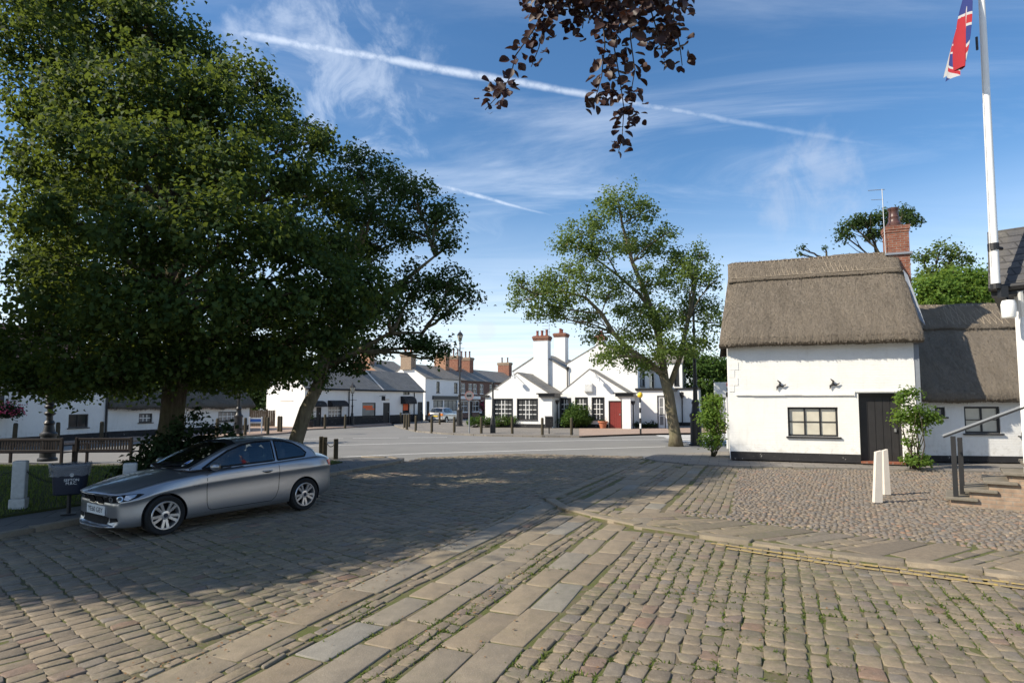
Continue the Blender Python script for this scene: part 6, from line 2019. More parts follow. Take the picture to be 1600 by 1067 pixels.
def wheel(car, x, y, r, side, rim_r, name='wheel', spokes=5):
    """side: +1 left. tyre mesh with rim and brake disc children"""
    M_ = Matrix.Translation((x, y, r)) @ Matrix.Rotation(-side * math.pi / 2, 4, 'X')     # local +z points outwards
    b = MB(); wd = 0.1
    b.lathe([(rim_r, -wd), (r * .93, -wd * 1.0), (r * .985, -wd * .78), (r, -wd * .4), (r, wd * .4), (r * .985, wd * .8), (r * .93, wd * 1.02), (rim_r + .012, wd * .98), (rim_r, wd * .9)], 40, M=M_, cap=False)
    ty = b.build(name, M['tyre'], car, smooth=True, angle=40)
    b = MB()
    rr = rim_r + .002
    b.lathe([(rr, wd * .93), (rr - .006, wd * 1.0), (rr - .022, wd * .99), (rr - .03, wd * .8), (rr - .035, -wd * .5), (rr, -wd * .6)], 40, M=M_, cap=False)
    b.lathe([(.03, wd * .9), (.062, wd * .86), (.066, wd * .6), (.03, wd * .55)], 20, M=M_)
    for k in range(spokes):
        for s in (-1, 1):
            a = 2 * math.pi * k / spokes + .3
            a0, a1 = a + s * .22, a + s * .30
            p0 = (.045 * math.cos(a0), .045 * math.sin(a0)); p1 = ((rr - .015) * math.cos(a1 - s * .08), (rr - .015) * math.sin(a1 - s * .08))
            dx, dy = p1[0] - p0[0], p1[1] - p0[1]; L = math.hypot(dx, dy); nx, ny = -dy / L, dx / L
            w0_, w1_ = .017, .021
            q = []
            for z_ in (wd * .82, wd * .55):
                q += [(p0[0] - nx * w0_, p0[1] - ny * w0_, z_), (p0[0] + nx * w0_, p0[1] + ny * w0_, z_), (p1[0] + nx * w1_, p1[1] + ny * w1_, z_ + .012), (p1[0] - nx * w1_, p1[1] - ny * w1_, z_ + .012)]
            b.add(q, [(0, 1, 2, 3), (7, 6, 5, 4), (0, 4, 5, 1), (1, 5, 6, 2), (2, 6, 7, 3), (3, 7, 4, 0)], 0, M_)
    rim = b.build('rim', M['alloy'], ty, smooth=True, angle=30)
    b = MB(); b.lathe([(.03, wd * .1), (rr - .05, wd * .1), (rr - .05, -wd * .2)], 24, M=M_); b.build('brake_disc', M['trim'], ty)
    b = MB(); b.lathe([(.001, wd * .93), (.032, wd * .92), (.034, wd * .88)], 16, M=M_); b.build('hub_cap', M['navy'], ty)
    return ty


def make_car(name, label, loc, rz, K, spec):
    car = thing(name, label, 'car', loc, rz)
    st = spec['body']
    o = loft([(K * r[0], [(K * y, K * z) for y, z in half_section(*r[1:])]) for r in st], 2, spec.get('warp'))
    # wheel arches
    ra = spec['arch'] * K
    for x in spec['axles']:
        for s in (-1, 1):
            cb = MB(); cb.lathe([(ra, 0.0), (ra, .36 * K)], 40, M=Matrix.Translation((x * K, s * (.60 * K if s > 0 else .60 * K), spec['wr'] * K + .0)) @ Matrix.Rotation(-s * math.pi / 2, 4, 'X'))
            c = cb.build('cutter', M['trim']); c.hide_render = True
            md = o.modifiers.new('b', 'BOOLEAN'); md.operation = 'DIFFERENCE'; md.object = c; md.solver = 'EXACT'
    body = evaluated(o, 'body', [M[spec['paint']]], car, True, 32)
    for c in [q for q in bpy.data.objects if q.name.startswith('cutter')]: bpy.data.objects.remove(c)
    bb = bvh_of(body)
    # dark liners inside the arches
    for x in spec['axles']:
        for s in (-1, 1):
            b = MB(); n = 18; q = []
            for i in range(n + 1):
                a = -0.35 + (math.pi + .7) * i / n
                for yy in (.602, .845): q.append((x * K + (ra - .004) * math.cos(a), s * yy * K, spec['wr'] * K + (ra - .004) * math.sin(a)))
            b.add(q, [(2 * i, 2 * i + 1, 2 * i + 3, 2 * i + 2) for i in range(n)]); b.build('wheel_arch_liner', M['trim'], car)
    # cabin shell with its openings
    o = loft([(K * r[0], [(K * y, K * z) for y, z in cab_section(*r[1:])]) for r in spec['cabin']], 3)
    cab = evaluated(o, 'cabin', [M[spec['paint']]], car, True, 60)
    cv = bvh_of(cab)
    bm = bmesh.new(); bm.from_mesh(cab.data)
    kill = []
    sidep = spec['side_glass']; fw, rw = spec['windscreen'], spec['rear_screen']
    for f in bm.faces:
        c = f.calc_center_median() / K
        pt = np.array([[c.x, c.z]]); pf = np.array([[c.y, c.z]])
        dead = any(in_poly(pt, shrink(p, .012))[0] for p in sidep) and abs(f.normal.y) > .35
        dead = dead or (f.normal.x > .25 and abs(f.normal.y) < .75 and in_poly(pf, shrink(fw, .015))[0]) or (f.normal.x < -.2 and abs(f.normal.y) < .75 and in_poly(pf, shrink(rw, .015))[0])
        if dead or c.z < spec['deck'] - .03: kill.append(f)
    bmesh.ops.delete(bm, geom=kill, context='FACES'); bm.to_mesh(cab.data); bm.free()
    def glass(poly, axis, d, nm, sgn=1):
        pp = [(p[0] * K, p[1] * K) for p in poly]
        u = (1, 0, 0) if axis == 'side' else (0, 1, 0)
        bm = patch(cv, pp, (0, 0, 0), u, (0, 0, 1), d, 0.003, 6)
        g = MB().bm(bm).build(nm, M['car_glass'], car, smooth=True)
        # black rubber border
        b = MB()
        pts = [Vector((p[0] * K, 0, p[1] * K)) if axis == 'side' else Vector((0, p[0] * K, p[1] * K)) for p in poly]
        strip_on(b, cv, pts + [pts[0]], .03 * K, d, .005); b.build('window_seal', M['trim'], g)
        return g
    for p in sidep:
        glass(p, 'side', (0, -1, 0), 'side_window'); glass(p, 'side', (0, 1, 0), 'side_window')
    ws = glass(fw, 'front', (-1, 0, 0), 'windscreen'); glass(rw, 'front', (1, 0, 0), 'rear_window')
    # interior
    b = MB(); dz = spec['deck'] * K
    cx0, cx1 = spec['cabin'][-1][0] * K + .12, spec['cabin'][0][0] * K - .1
    b.box(cx0, cx1, -.68 * K, .68 * K, dz - .05, dz + .005); b.build('interior', M['cloth_dark'], car)
    for x in spec['seats']:
        for s in (-1, 1):
            b = MB(); b.bbox(x * K - .07, x * K + .05, s * .36 * K - .22, s * .36 * K + .22, dz - .1, dz + .2, .05); b.bbox(x * K - .06, x * K + .02, s * .36 * K - .13, s * .36 * K + .13, dz + .2, dz + .33, .035); b.build('seat', M['cloth_dark'], car, smooth=True)
    for x in spec['axles']:
        for s in (-1, 1): wheel(car, x * K, s * spec['track'] * K, spec['wr'] * K, s, spec['rim'] * K)
    return car, body, bb, cab, cv, ws


def shrink(poly, d):
    c = np.mean(np.array(poly), 0); out = []
    for p in poly:
        v = np.array(p) - c; L = np.linalg.norm(v); out.append(tuple(c + v * max(0, (L - d)) / L))
    return out


def cab_section(wb, wr, zb, ze, zt):
    return [(0, zb - .08), (wb * .6, zb - .08), (wb, zb - .06), (wb, zb), (wb + (wr - wb) * .33, zb + (ze - zb) * .36), (wb + (wr - wb) * .7, zb + (ze - zb) * .74), (wr, ze), (wr - .06, ze + (zt - ze) * .5), (wr * .6, ze + (zt - ze) * .85), (wr * .3, zt - .002), (0, zt)]


# =================== the parked coupe
spec = dict(
    warp=lambda x, y: K * .17 * min(1.3, (abs(y / K) / .66)) ** 2.3 * max(0, min(1, (x / K - 1.45) / .7)) + -K * .11 * min(1.2, (abs(y / K) / .66)) ** 2.2 * max(0, min(1, (-x / K - 1.6) / .55)),
    paint='car_grey', arch=.352, wr=.318, rim=.228, track=.765, axles=(1.36, -1.30), deck=1.015, seats=(-.18, -.95),
    #      x     w    wsh   wb   zb   zsh   zc
    body=[(2.185, .66, .59, .62, .22, .665, .695), (2.17, .715, .64, .67, .195, .69, .722), (2.13, .755, .675, .71, .18, .705, .745), (2.02, .80, .71, .755, .17, .73, .785), (1.84, .832, .745, .785, .17, .765, .835), (1.6, .85, .78, .80, .18, .815, .885), (1.36, .868, .805, .81, .18, .86, .93), (1.05, .872, .82, .815, .18, .895, .97),
          (.75, .868, .822, .815, .19, .925, 1.005), (.30, .864, .815, .81, .19, .955, 1.01), (-.30, .866, .815, .81, .19, .985, 1.02), (-.90, .872, .815, .815, .19, 1.005, 1.045), (-1.30, .876, .815, .815, .2, 1.02, 1.07), (-1.65, .868, .80, .80, .22, 1.025, 1.09), (-1.92, .83, .755, .76, .25, 1.015, 1.092), (-2.08, .78, .70, .71, .28, .995, 1.075), (-2.15, .73, .66, .66, .31, .965, 1.03), (-2.19, .68, .61, .61, .34, .92, .97)],
    #        x     wb   wr   zb   ze    zt
    cabin=[(1.02, .70, .66, .92, .965, .985), (.85, .745, .685, .92, 1.03, 1.075), (.55, .775, .665, .93, 1.17, 1.235), (.25, .79, .64, .94, 1.29, 1.365), (-.05, .795, .615, .95, 1.375, 1.44), (-.40, .795, .60, .96, 1.415, 1.47), (-.78, .79, .592, .97, 1.418, 1.47), (-1.10, .78, .585, .98, 1.385, 1.44), (-1.38, .765, .58, .99, 1.30, 1.37), (-1.62, .74, .59, 1.0, 1.19, 1.26), (-1.82, .69, .60, 1.01, 1.09, 1.13)],
    side_glass=[[(.72, .995), (.50, 1.125), (.22, 1.268), (-.05, 1.352), (-.35, 1.393), (-.66, 1.396), (-.66, 1.03)], [(-.73, 1.033), (-.73, 1.396), (-.95, 1.377), (-1.15, 1.328), (-1.32, 1.235), (-1.43, 1.125), (-1.36, 1.06)]],
    windscreen=[(-.62, 1.03), (-.3, 1.0), (.0, .995), (.3, 1.0), (.62, 1.03), (.615, 1.08), (.58, 1.25), (.535, 1.372), (.3, 1.412), (0, 1.422), (-.3, 1.412), (-.535, 1.372), (-.58, 1.25), (-.615, 1.08)],
    rear_screen=[(-.55, 1.16), (0, 1.145), (.55, 1.16), (.5, 1.31), (.42, 1.385), (0, 1.41), (-.42, 1.385), (-.5, 1.31)])
fw_, rw_ = G(258, 836, .035), G(476, 797, .035)
hd_ = (fw_ - rw_).normalized(); K = (fw_ - rw_).length / 2.66
lf = Vector((-hd_.y, hd_.x, 0))                               # left of the heading, towards the camera side
mid = (fw_ + rw_) / 2 - lf * (.765 + .1) * K - hd_ * .03 * K
car, body, bb, cab, cv, ws = make_car('coupe_car', 'silver-grey two-door coupe parked in the tree shade at the left kerb', (mid.x, mid.y, .035), math.atan2(hd_.y, hd_.x), K, spec)


def ptch(nm, mat, poly, o, u, v, d, off=.004, cuts=3, parent=car, bv=None, smooth=True):
    return MB().bm(patch(bv or bb, [(p[0] * K, p[1] * K) for p in poly], Vector(o) * K, u, v, d, off, cuts)).build(nm, M[mat], parent, smooth=smooth)


def ring(cx, cy, rx, ry, n=16): return [(cx + rx * math.cos(2 * math.pi * i / n), cy + ry * math.sin(2 * math.pi * i / n)) for i in range(n)]


FRONT = dict(o=(2.1, 0, 0), u=(0, 1, 0), v=(0, 0, 1), d=(-1, 0, 0))
for s in (-1, 1):                                             # kidney grilles
    k = [(.022, .545), (.012, .60), (.018, .648), (.045, .672), (.22, .668), (.275, .645), (.275, .575), (.24, .53), (.08, .522)]
    g = ptch('grille', 'chrome', [(s * a, z) for a, z in k], off=.006, **FRONT)
    kk = shrink(k, .016); ptch('grille_mesh', 'trim', [(s * a, z) for a, z in kk], off=.013, cuts=5, parent=g, **FRONT)
    # headlights wrap round the corner
    dd = Vector((-.70, -s * .70, -.12)).normalized(); uu = Vector((-.70, s * .70, 0)).normalized()
    hp = [(-.29, -.045), (-.27, .02), (-.12, .04), (.08, .058), (.27, .07), (.33, .062), (.26, .01), (.16, -.035), (.02, -.058), (-.16, -.062)]
    h_ = ptch('headlight', 'trim', hp, (1.99, s * .66, .645), uu, (0, 0, 1), dd, .005, 4)
    for cx_, r_ in ((-.13, .052), (.03, .056)):
        ptch('lamp_bowl', 'lens_clear', ring(cx_, -.008, r_ * .85, r_ * .8), (1.99, s * .66, .645), uu, (0, 0, 1), dd, .008, 2, h_)
        ptch('lamp_lens', 'glass', ring(cx_, -.008, r_ * .5, r_ * .5), (1.99, s * .66, .645), uu, (0, 0, 1), dd, .011, 1, h_)
    ptch('lamp_reflector', 'lens_clear', [(.085, -.02), (.1, .045), (.24, .06), (.22, .02), (.14, -.035)], (1.99, s * .66, .645), uu, (0, 0, 1), dd, .008, 2, h_)
    ptch('rear_light', 'lens_red', [(-.2, -.03), (-.2, .05), (.0, .07), (.16, .05), (.16, -.04), (0, -.06)], (-2.06, s * .70, .89), (.6, s * .8, 0), (0, 0, 1), (.8, -s * .6, 0), .006, 3)
    # mirrors
    b = MB(); bm = bmesh.new(); bmesh.ops.create_uvsphere(bm, u_segments=16, v_segments=10, radius=1)
    for v in bm.verts: v.co = Vector(((.60 + v.co.x * .085 * (1 if v.co.x > 0 else .5)) * K, s * (.935 + v.co.y * .105) * K, (1.035 + v.co.z * .068) * K))
    b.bm(bm); mr = b.build('wing_mirror', M['car_grey'], car, smooth=True)
    b = MB(); b.tube([(.62 * K, s * .78 * K, .985 * K), (.60 * K, s * .88 * K, 1.0 * K)], [.035, .028], 8); b.build('mirror_arm', M['trim'], mr, smooth=True)
    b = MB(); b.bbox((.56) * K, (.558) * K + .008, s * .935 * K - .075, s * .935 * K + .075, .99 * K, 1.08 * K, .003); b.build('mirror_glass', M['chrome'], mr)
    # doors, handles, seams
    b = MB()
    for pts in ([(.69, .96), (.69, .75), (.685, .42), (.66, .33), (.60, .295)], [(-.70, 1.02), (-.72, .75), (-.70, .5), (-.64, .36), (-.56, .295)], [(.60, .295), (-.56, .295)]):
        strip_on(b, bb, [(x * K, 0, z * K) for x, z in pts], .009, (0, -s, 0), .0015)
    b.build('door_seam', M['trim'], car)
    b = MB(); b.bbox(-.56 * K, -.36 * K, s * .872 * K - .012, s * .872 * K + .014, .845 * K, .873 * K, .008); hnd = b.build('door_handle', M['car_grey'], car, smooth=True)
    ptch('handle_recess', 'trim', ring(-.46, .845, .08, .022), (0, 0, 0), (1, 0, 0), (0, 0, 1), (0, -s, 0), .002, 2, hnd)
    ptch('side_repeater', 'chrome', [(.83, .735), (.93, .745), (.92, .725), (.84, .715)], (0, 0, 0), (1, 0, 0), (0, 0, 1), (0, -s, 0), .004, 2)
    b = MB(); strip_on(b, bb, [(1.0 * K, 0, .235 * K), (-.93 * K, 0, .24 * K)], .06, (0, -s, 0), .004); b.build('sill_trim', M['car_grey'], car)
    b = MB(); strip_on(b, bb, [(2.06 * K, s * .46 * K, 0), (1.9 * K, s * .655 * K, 0), (1.5 * K, s * .74 * K, 0), (1.0 * K, s * .775 * K, 0)], .008, (0, 0, -1), .0015); b.build('bonnet_seam', M['trim'], car)
    ptch('fog_intake', 'trim', [(s * .48, .26), (s * .47, .335), (s * .66, .35), (s * .69, .30)], off=.004, **FRONT)
b = MB(); strip_on(b, bb, [(0, y * K, z * K) for y, z in ((-.5, .695), (-.2, .71), (0, .712), (.2, .71), (.5, .695))], .007, (-1, 0, 0), .002); b.build('bonnet_front_seam', M['trim'], car)
ptch('lower_intake', 'trim', [(-.42, .235), (-.44, .34), (-.2, .36), (.2, .36), (.44, .34), (.42, .235), (0, .225)], off=.005, **FRONT)
b = MB(); strip_on(b, bb, [(0, y * K, .212 * K) for y in (-.42, -.2, 0, .2, .42)], .025, (-1, 0, 0), .006); b.build('bumper_lip', M['car_grey'], car)
# bonnet roundel
bd = ptch('badge', 'chrome', ring(0, 0, .04, .034), (2.12, 0, .74), (0, 1, 0), (.35, 0, .94), (-.85, 0, -.5), .006, 1)
ptch('badge_ring', 'trim', ring(0, 0, .035, .03), (2.12, 0, .74), (0, 1, 0), (.35, 0, .94), (-.85, 0, -.5), .008, 1, bd)
for q, m_ in ((0, 'white'), (1, 'blue'), (2, 'white'), (3, 'blue')):
    a0 = q * math.pi / 2
    ptch('badge_quarter', m_, [(0, 0)] + [(.021 * math.cos(a0 + i * math.pi / 10), .019 * math.sin(a0 + i * math.pi / 10)) for i in range(6)], (2.12, 0, .74), (0, 1, 0), (.35, 0, .94), (-.85, 0, -.5), .010, 0, bd)
# number plate
px_ = (bb.ray_cast(Vector((4, 0, .43 * K)), Vector((-1, 0, 0)))[0]).x + .012
b = MB(); b.bbox(px_ - .012, px_ + .004, -.29, .29, .43 * K - .066, .43 * K + .066, .003); pl = b.build('number_plate', M['plate_white'], car)
text_mesh('plate_lettering', 'YE60 GBY', .102, M['black'], pl, (px_ + .0055, 0, .43 * K), (math.pi / 2, 0, math.pi / 2), extrude=.001, sx=1.1)
b = MB(); b.bbox(-2.19 * K - .02, -2.19 * K + .02, -.26, .26, .55, .66, .003); rp_ = b.build('rear_plate', M['plate_yellow'], car)
# tax disc, wipers, roof fin
ptch('tax_disc', 'plate_white', ring(.42, 1.085, .05, .05), (0, 0, 0), (0, 1, 0), (0, 0, 1), (-1, 0, 0), .004, 1, ws, cv)
ptch('tax_disc_print', 'blue', ring(.42, 1.085, .03, .03), (0, 0, 0), (0, 1, 0), (0, 0, 1), (-1, 0, 0), .006, 1, ws, cv)
b = MB()
for y0, y1 in ((-.1, .48), (-.6, -.05)):
    strip_on(b, cv, [(0, y0 * K, 1.02 * K), (0, y1 * K, 1.06 * K)], .018, (-1, 0, 0), .012)
b.build('wiper', M['trim'], ws)

# =================== the silver hatchback far up the street
spec2 = dict(
    paint='car_silver', arch=.34, wr=.30, rim=.19, track=.72, axles=(1.25, -1.25), deck=.92, seats=(.0, -.7),
    body=[(1.98, .5, .46, .44, .25, .58, .62), (1.9, .68, .6, .62, .2, .66, .72), (1.6, .8, .72, .74, .19, .77, .84), (1.2, .83, .77, .76, .19, .83, .9), (.8, .83, .78, .76, .19, .87, .93), (0, .83, .78, .76, .19, .89, .94), (-.9, .83, .78, .76, .2, .91, .95), (-1.5, .82, .76, .74, .22, .92, .96), (-1.85, .77, .7, .7, .27, .9, .95), (-1.95, .68, .62, .6, .32, .85, .9)],
    cabin=[(1.0, .66, .62, .84, .88, .9), (.75, .71, .63, .84, .98, 1.02), (.4, .74, .6, .86, 1.2, 1.27), (.1, .75, .57, .87, 1.32, 1.39), (-.4, .75, .56, .88, 1.36, 1.43), (-1.1, .74, .56, .89, 1.35, 1.42), (-1.5, .73, .56, .9, 1.30, 1.37), (-1.72, .71, .57, .9, 1.12, 1.18), (-1.88, .68, .6, .9, .96, 1.0)],
    side_glass=[[(.68, .92), (.35, 1.15), (.05, 1.27), (-.45, 1.31), (-.45, .94)], [(-.52, .94), (-.52, 1.31), (-1.1, 1.31), (-1.1, .95)], [(-1.17, .96), (-1.17, 1.3), (-1.42, 1.26), (-1.5, 1.0)]],
    windscreen=[(-.58, .94), (0, .92), (.58, .94), (.5, 1.27), (0, 1.33), (-.5, 1.27)],
    rear_screen=[(-.56, 1.02), (0, 1.0), (.56, 1.02), (.5, 1.29), (0, 1.33), (-.5, 1.29)])
pc = G(690, 661.5, 0.0)
cdir = Vector((.30, .954, 0))
K2 = K; K = 1.0
car2, body2, bb2, cab2, cv2, ws2 = make_car('hatchback_car', 'small pale silver car standing far up the street by the white shop', (pc.x, pc.y + 2.0, 0.0), math.atan2(cdir.y, cdir.x), 1.05, spec2)
for s in (-1, 1):
    g_ = MB().bm(patch(bb2, [(-.12, -.12), (-.12, .1), (.12, .12), (.12, -.1)], Vector((-1.9, s * .62, .82)), Vector((.35, s * .93, 0)), (0, 0, 1), Vector((.93, -s * .35, 0)), .008, 3)).build('rear_light', M['lens_orange'], car2)
b = MB(); b.bbox(-2.075, -2.05, -.26, .26, .62, .74, .003); b.build('number_plate', M['plate_yellow'], car2)
b = MB(); b.bbox(-2.08, -2.0, -.75, .75, .36, .5, .02); b.build('rear_bumper', M['car_silver'], car2)
K = K2
# ------------------------------------------------------------------ street furniture and small things
# bollards: one oak post, copied
b = MB(); b.lathe([(.085, -.05), (.085, .9), (.08, .96), (.05, 1.0)], 10)
bm_mesh = b.build('timber_bollard', M['bollard'], smooth=True, angle=40)
bolls = [
    (21.5, 697, 'weathered timber bollard nearest the left edge, under the flower basket', 'p'),
    (89.5, 694.5, 'weathered timber bollard beside the ornate lamp base by the white cottage', 'p'),
    (157.8, 692, 'weathered timber bollard at the downpipe between white cottage and thatched row', 'p'),
    (338.5, 681.5, 'weathered timber bollard under the last window of the thatched row', 'p'),
    (383, 679.5, 'weathered timber bollard at the far corner of the thatched row', 'p'),
    (414.6, 673.5, 'weathered timber bollard directly behind the street name plate', 'p'),
    (418.5, 677.5, 'weathered timber bollard right of the street name plate, the nearer of two', 'p'),
    (435, 674, 'weathered timber bollard in front of the sunlit shop gable, the left one', 'p'),
    (439, 674.5, 'weathered timber bollard in front of the sunlit shop gable, the right one', 'p'),
    (507.5, 668.5, 'weathered timber bollard under the first black canopies of the shop row', 'p'),
    (539, 668.5, 'weathered timber bollard beside the slim lamp before the shop row', 'p'),
    (626, 662, 'timber bollard nearest the orange poster window, farthest of its cluster', 'i'),
    (631.7, 668, 'timber bollard second in the tight cluster below the third canopy', 'i'),
    (635.6, 669.8, 'timber bollard at the kerb point, nearest in the tight cluster below the third canopy', 'i'),
    (639.2, 667, 'timber bollard last in the tight cluster, beside the shop door', 'i'),
    (649.5, 672.5, 'timber bollard just left of the silver hatchback', 'i'),
    (674.7, 674.5, 'timber bollard in front of the silver hatchback rear bumper', 'i'),
    (687, 663, 'timber bollard standing against the silver hatchback side', 'i'),
    (709.7, 675.5, 'timber bollard just left of the tall lamp post base', 'i'),
    (752, 677, 'timber bollard between the round sign and the thin black post', 'i'),
    (800.4, 677.5, 'timber bollard in front of the low hedge and the inn windows', 'i'),
    (847.5, 679.5, 'timber bollard touching the black litter bin', 'i'),
    (893, 679.5, 'timber bollard in front of the round bush', 'i')]
for i, (x, y, lab, k) in enumerate(bolls):
    o = bm_mesh if i == 0 else bm_mesh.copy()
    if i: COL.objects.link(o)
    z = 0.1 if k == 'p' or i > 10 else 0.0
    o.location = G(x, y, z)
    o.rotation_euler = (random.gauss(0, .015), random.gauss(0, .015), random.random() * 6)
    tag(o, lab, 'bollard', 'timber bollards around the junction')
# the three short posts at the corner of the grass
b = MB(); b.bbox(-.075, .075, -.075, .075, -.05, .68, .02)
sp = b.build('short_post', M['bollard'])
pts_c = []
for i, (x, y, lab) in enumerate(((501.5, 711.5, 'short square timber post behind the car boot, the pale lit one'), (507.5, 713, 'short square timber post behind the car boot, the dark one'), (524.5, 717, 'short square timber post standing alone at the end of the chain'))):
    o = sp if i == 0 else sp.copy()
    if i: COL.objects.link(o)
    o.location = G(x, y, .09); o.rotation_euler = (0, 0, .3); tag(o, lab, 'post', 'short posts at the grass corner'); pts_c.append(o.location.copy())


def chain_mesh(a, c, sag, n=26, r=.012):
    b = MB()
    for i in range(n):
        t0, t1 = i / n, (i + 1.15) / n
        p = a.lerp(c, t0) - Vector((0, 0, sag * 4 * t0 * (1 - t0))); q = a.lerp(c, t1) - Vector((0, 0, sag * 4 * t1 * (1 - t1)))
        d = (q - p); s = d.cross(Vector((0, 0, 1))).normalized() if i % 2 else d.cross(d.cross(Vector((0, 0, 1)))).normalized()
        m_ = (p + q) / 2; w = s * r * 1.4; h = d * .5
        b.tube([m_ - h, m_ - h * .6 + w, m_ + h * .6 + w, m_ + h, m_ + h * .6 - w, m_ - h * .6 - w, m_ - h], r * .45, 4)
    return b


o = chain_mesh(pts_c[1] + Vector((0, 0, .58)), pts_c[2] + Vector((0, 0, .58)), .2).build('chain', M['chain']); tag(o, 'short sagging chain between the posts behind the car', 'chain')
# white stone posts and their chain at the left kerb
b = MB(); b.bbox(-.12, .12, -.11, .11, -.05, .2, .02); b.bbox(-.1, .1, -.09, .09, .2, .86, .02)
wp = b.build('stone_post', M['white_stone']); wp.location = G(28.5, 796, .1); wp.rotation_euler = (0, 0, .4); tag(wp, 'white painted stone post left of the litter bin', 'post', 'white stone posts along the lawn')
wp2 = wp.copy(); COL.objects.link(wp2); wp2.location = Vector((-6.55, 10.2, .1)); wp2.rotation_euler = (0, .02, .5); tag(wp2, 'white painted stone post in front of the dark bush, behind the car', 'post')
o = chain_mesh(wp.location + Vector((.1, 0, .68)), Vector((-7.95, 10.9, .62)), .14, 40).build('chain', M['chain']); tag(o, 'dark chain running from the stone post behind the litter bin', 'chain')
o = chain_mesh(wp.location + Vector((-.1, 0, .68)), wp.location + Vector((-2.2, -1.0, .68)), .2, 40).build('chain', M['chain']); tag(o, 'dark chain leaving the stone post towards the left frame edge', 'chain')

# litter bin by the car
bl = G(107, 803, .1)
lb = thing('litter_bin', 'navy post-mounted litter bin with a clear bag liner by the car nose', 'bin', bl, R(34))
b = MB(); b.tube([(0, 0, 0), (0, 0, .4)], .035, 8); b.bbox(-.12, .12, -.12, .12, 0, .02, .004); b.build('post', M['black'], lb)
b = MB()
def ovalr(w, d_, z, n=20): return [(w * math.copysign(abs(math.cos(a)) ** .6, math.cos(a)), d_ * math.copysign(abs(math.sin(a)) ** .6, math.sin(a)), z) for a in (2 * math.pi * i / n for i in range(n))]
def ringloft(b, rings, mi=0):
    n = len(rings[0]); o = len(b.v)
    vs_ = [p for r_ in rings for p in r_]
    b.add(vs_, [(i * n + k, i * n + (k + 1) % n, (i + 1) * n + (k + 1) % n, (i + 1) * n + k) for i in range(len(rings) - 1) for k in range(n)] + [list(range(n))[::-1]], mi)
ringloft(b, [ovalr(.24, .17, .36), ovalr(.26, .19, .38), ovalr(.3, .215, .84), ovalr(.32, .23, .85), ovalr(.32, .23, .89), ovalr(.29, .2, .89), ovalr(.27, .18, .5)])
bb_ = b.build('bin_body', M['navy'], lb, smooth=True, angle=40)
t = NT('bin_bag', 0.25, .5); tr = t.n('ShaderNodeBsdfTransparent'); ms = t.n('ShaderNodeMixShader'); ms.inputs[0].default_value = .45
t.color((.3, .31, .33)); t.bump(t.noise(t.obj(), 9, 4), .9, .05); t.l(tr.outputs[0], ms.inputs[1]); t.l(t.b.outputs[0], ms.inputs[2]); t.l(ms.outputs[0], t.t.nodes['Material Output'].inputs['Surface']); M['bag'] = t.mat
b = MB(); rr_ = []
for z, w in ((.70, .325), (.78, .33), (.86, .345), (.91, .34), (.90, .30)):
    rr_.append([(p[0] * (1 + random.gauss(0, .02)), p[1] * (1 + random.gauss(0, .02)), p[2] + random.gauss(0, .012)) for p in ovalr(w, w * .72, z, 32)])
n_ = 32; b.add([p for r_ in rr_ for p in r_], [(i * n_ + k, i * n_ + (k + 1) % n_, (i + 1) * n_ + (k + 1) % n_, (i + 1) * n_ + k) for i in range(len(rr_) - 1) for k in range(n_)])
b.build('bag_liner', M['bag'], lb, smooth=True)
text_mesh('bin_lettering', 'SEFTON\nM.B.C.', .066, M['white'], bb_, (.03, -.228, .6), (math.pi / 2 - .1, 0, 0), extrude=.002)
b = MB(); b.lathe([(.001, 0), (.035, 0), (.035, .003)], 8, M=Matrix.Translation((.03, -.222, .72)) @ Matrix.Rotation(math.pi / 2, 4, 'X')); b.build('bin_emblem', M['white'], bb_)

lb.scale = (.88, .88, .94)
# benches
def bench(loc, rz, label, L=1.95):
    t = thing('park_bench', label, 'bench', loc, rz, 'slatted wooden benches with their backs to the camera')
    b = MB(); n = int(L / .085)
    b.bbox(-L / 2, L / 2, -.02, .03, .80, .88, .01); b.bbox(-L / 2, L / 2, -.015, .025, .46, .53, .01)
    for i in range(n):
        x = -L / 2 + .1 + (L - .2) * i / (n - 1); b.box(x - .024, x + .024, -.008, .016, .53, .80)
    b.build('backrest', M['bench'], t)
    b = MB()
    for k in range(5): b.bbox(-L / 2 + .02, L / 2 - .02, .06 + k * .095, .13 + k * .095, .42, .45, .006)
    b.build('seat', M['bench'], t)
    for sx in (-1, 1):
        b = MB(); b.bbox(sx * (L / 2 - .03) - .035, sx * (L / 2 - .03) + .035, -.03, .04, 0, .90, .008); b.build('leg', M['bench'], t)
        b = MB(); b.bbox(sx * (L / 2 - .03) - .035, sx * (L / 2 - .03) + .035, .5, .57, 0, .64, .008); b.build('leg', M['bench'], t)
        b = MB(); b.bbox(sx * (L / 2 - .03) - .04, sx * (L / 2 - .03) + .04, .05, .62, .64, .68, .01); b.build('armrest', M['bench'], t)
    return t


p = P(96, 715, 18.3); bench((p.x - 1.0, 18.3, .0), R(2), 'dark slatted park bench at the left edge behind the litter bin', 2.0)
p = P(119, 715, 18.6); bench((p.x + .85, 18.6, .0), R(4), 'dark slatted park bench half hidden by the dark bush', 1.7)


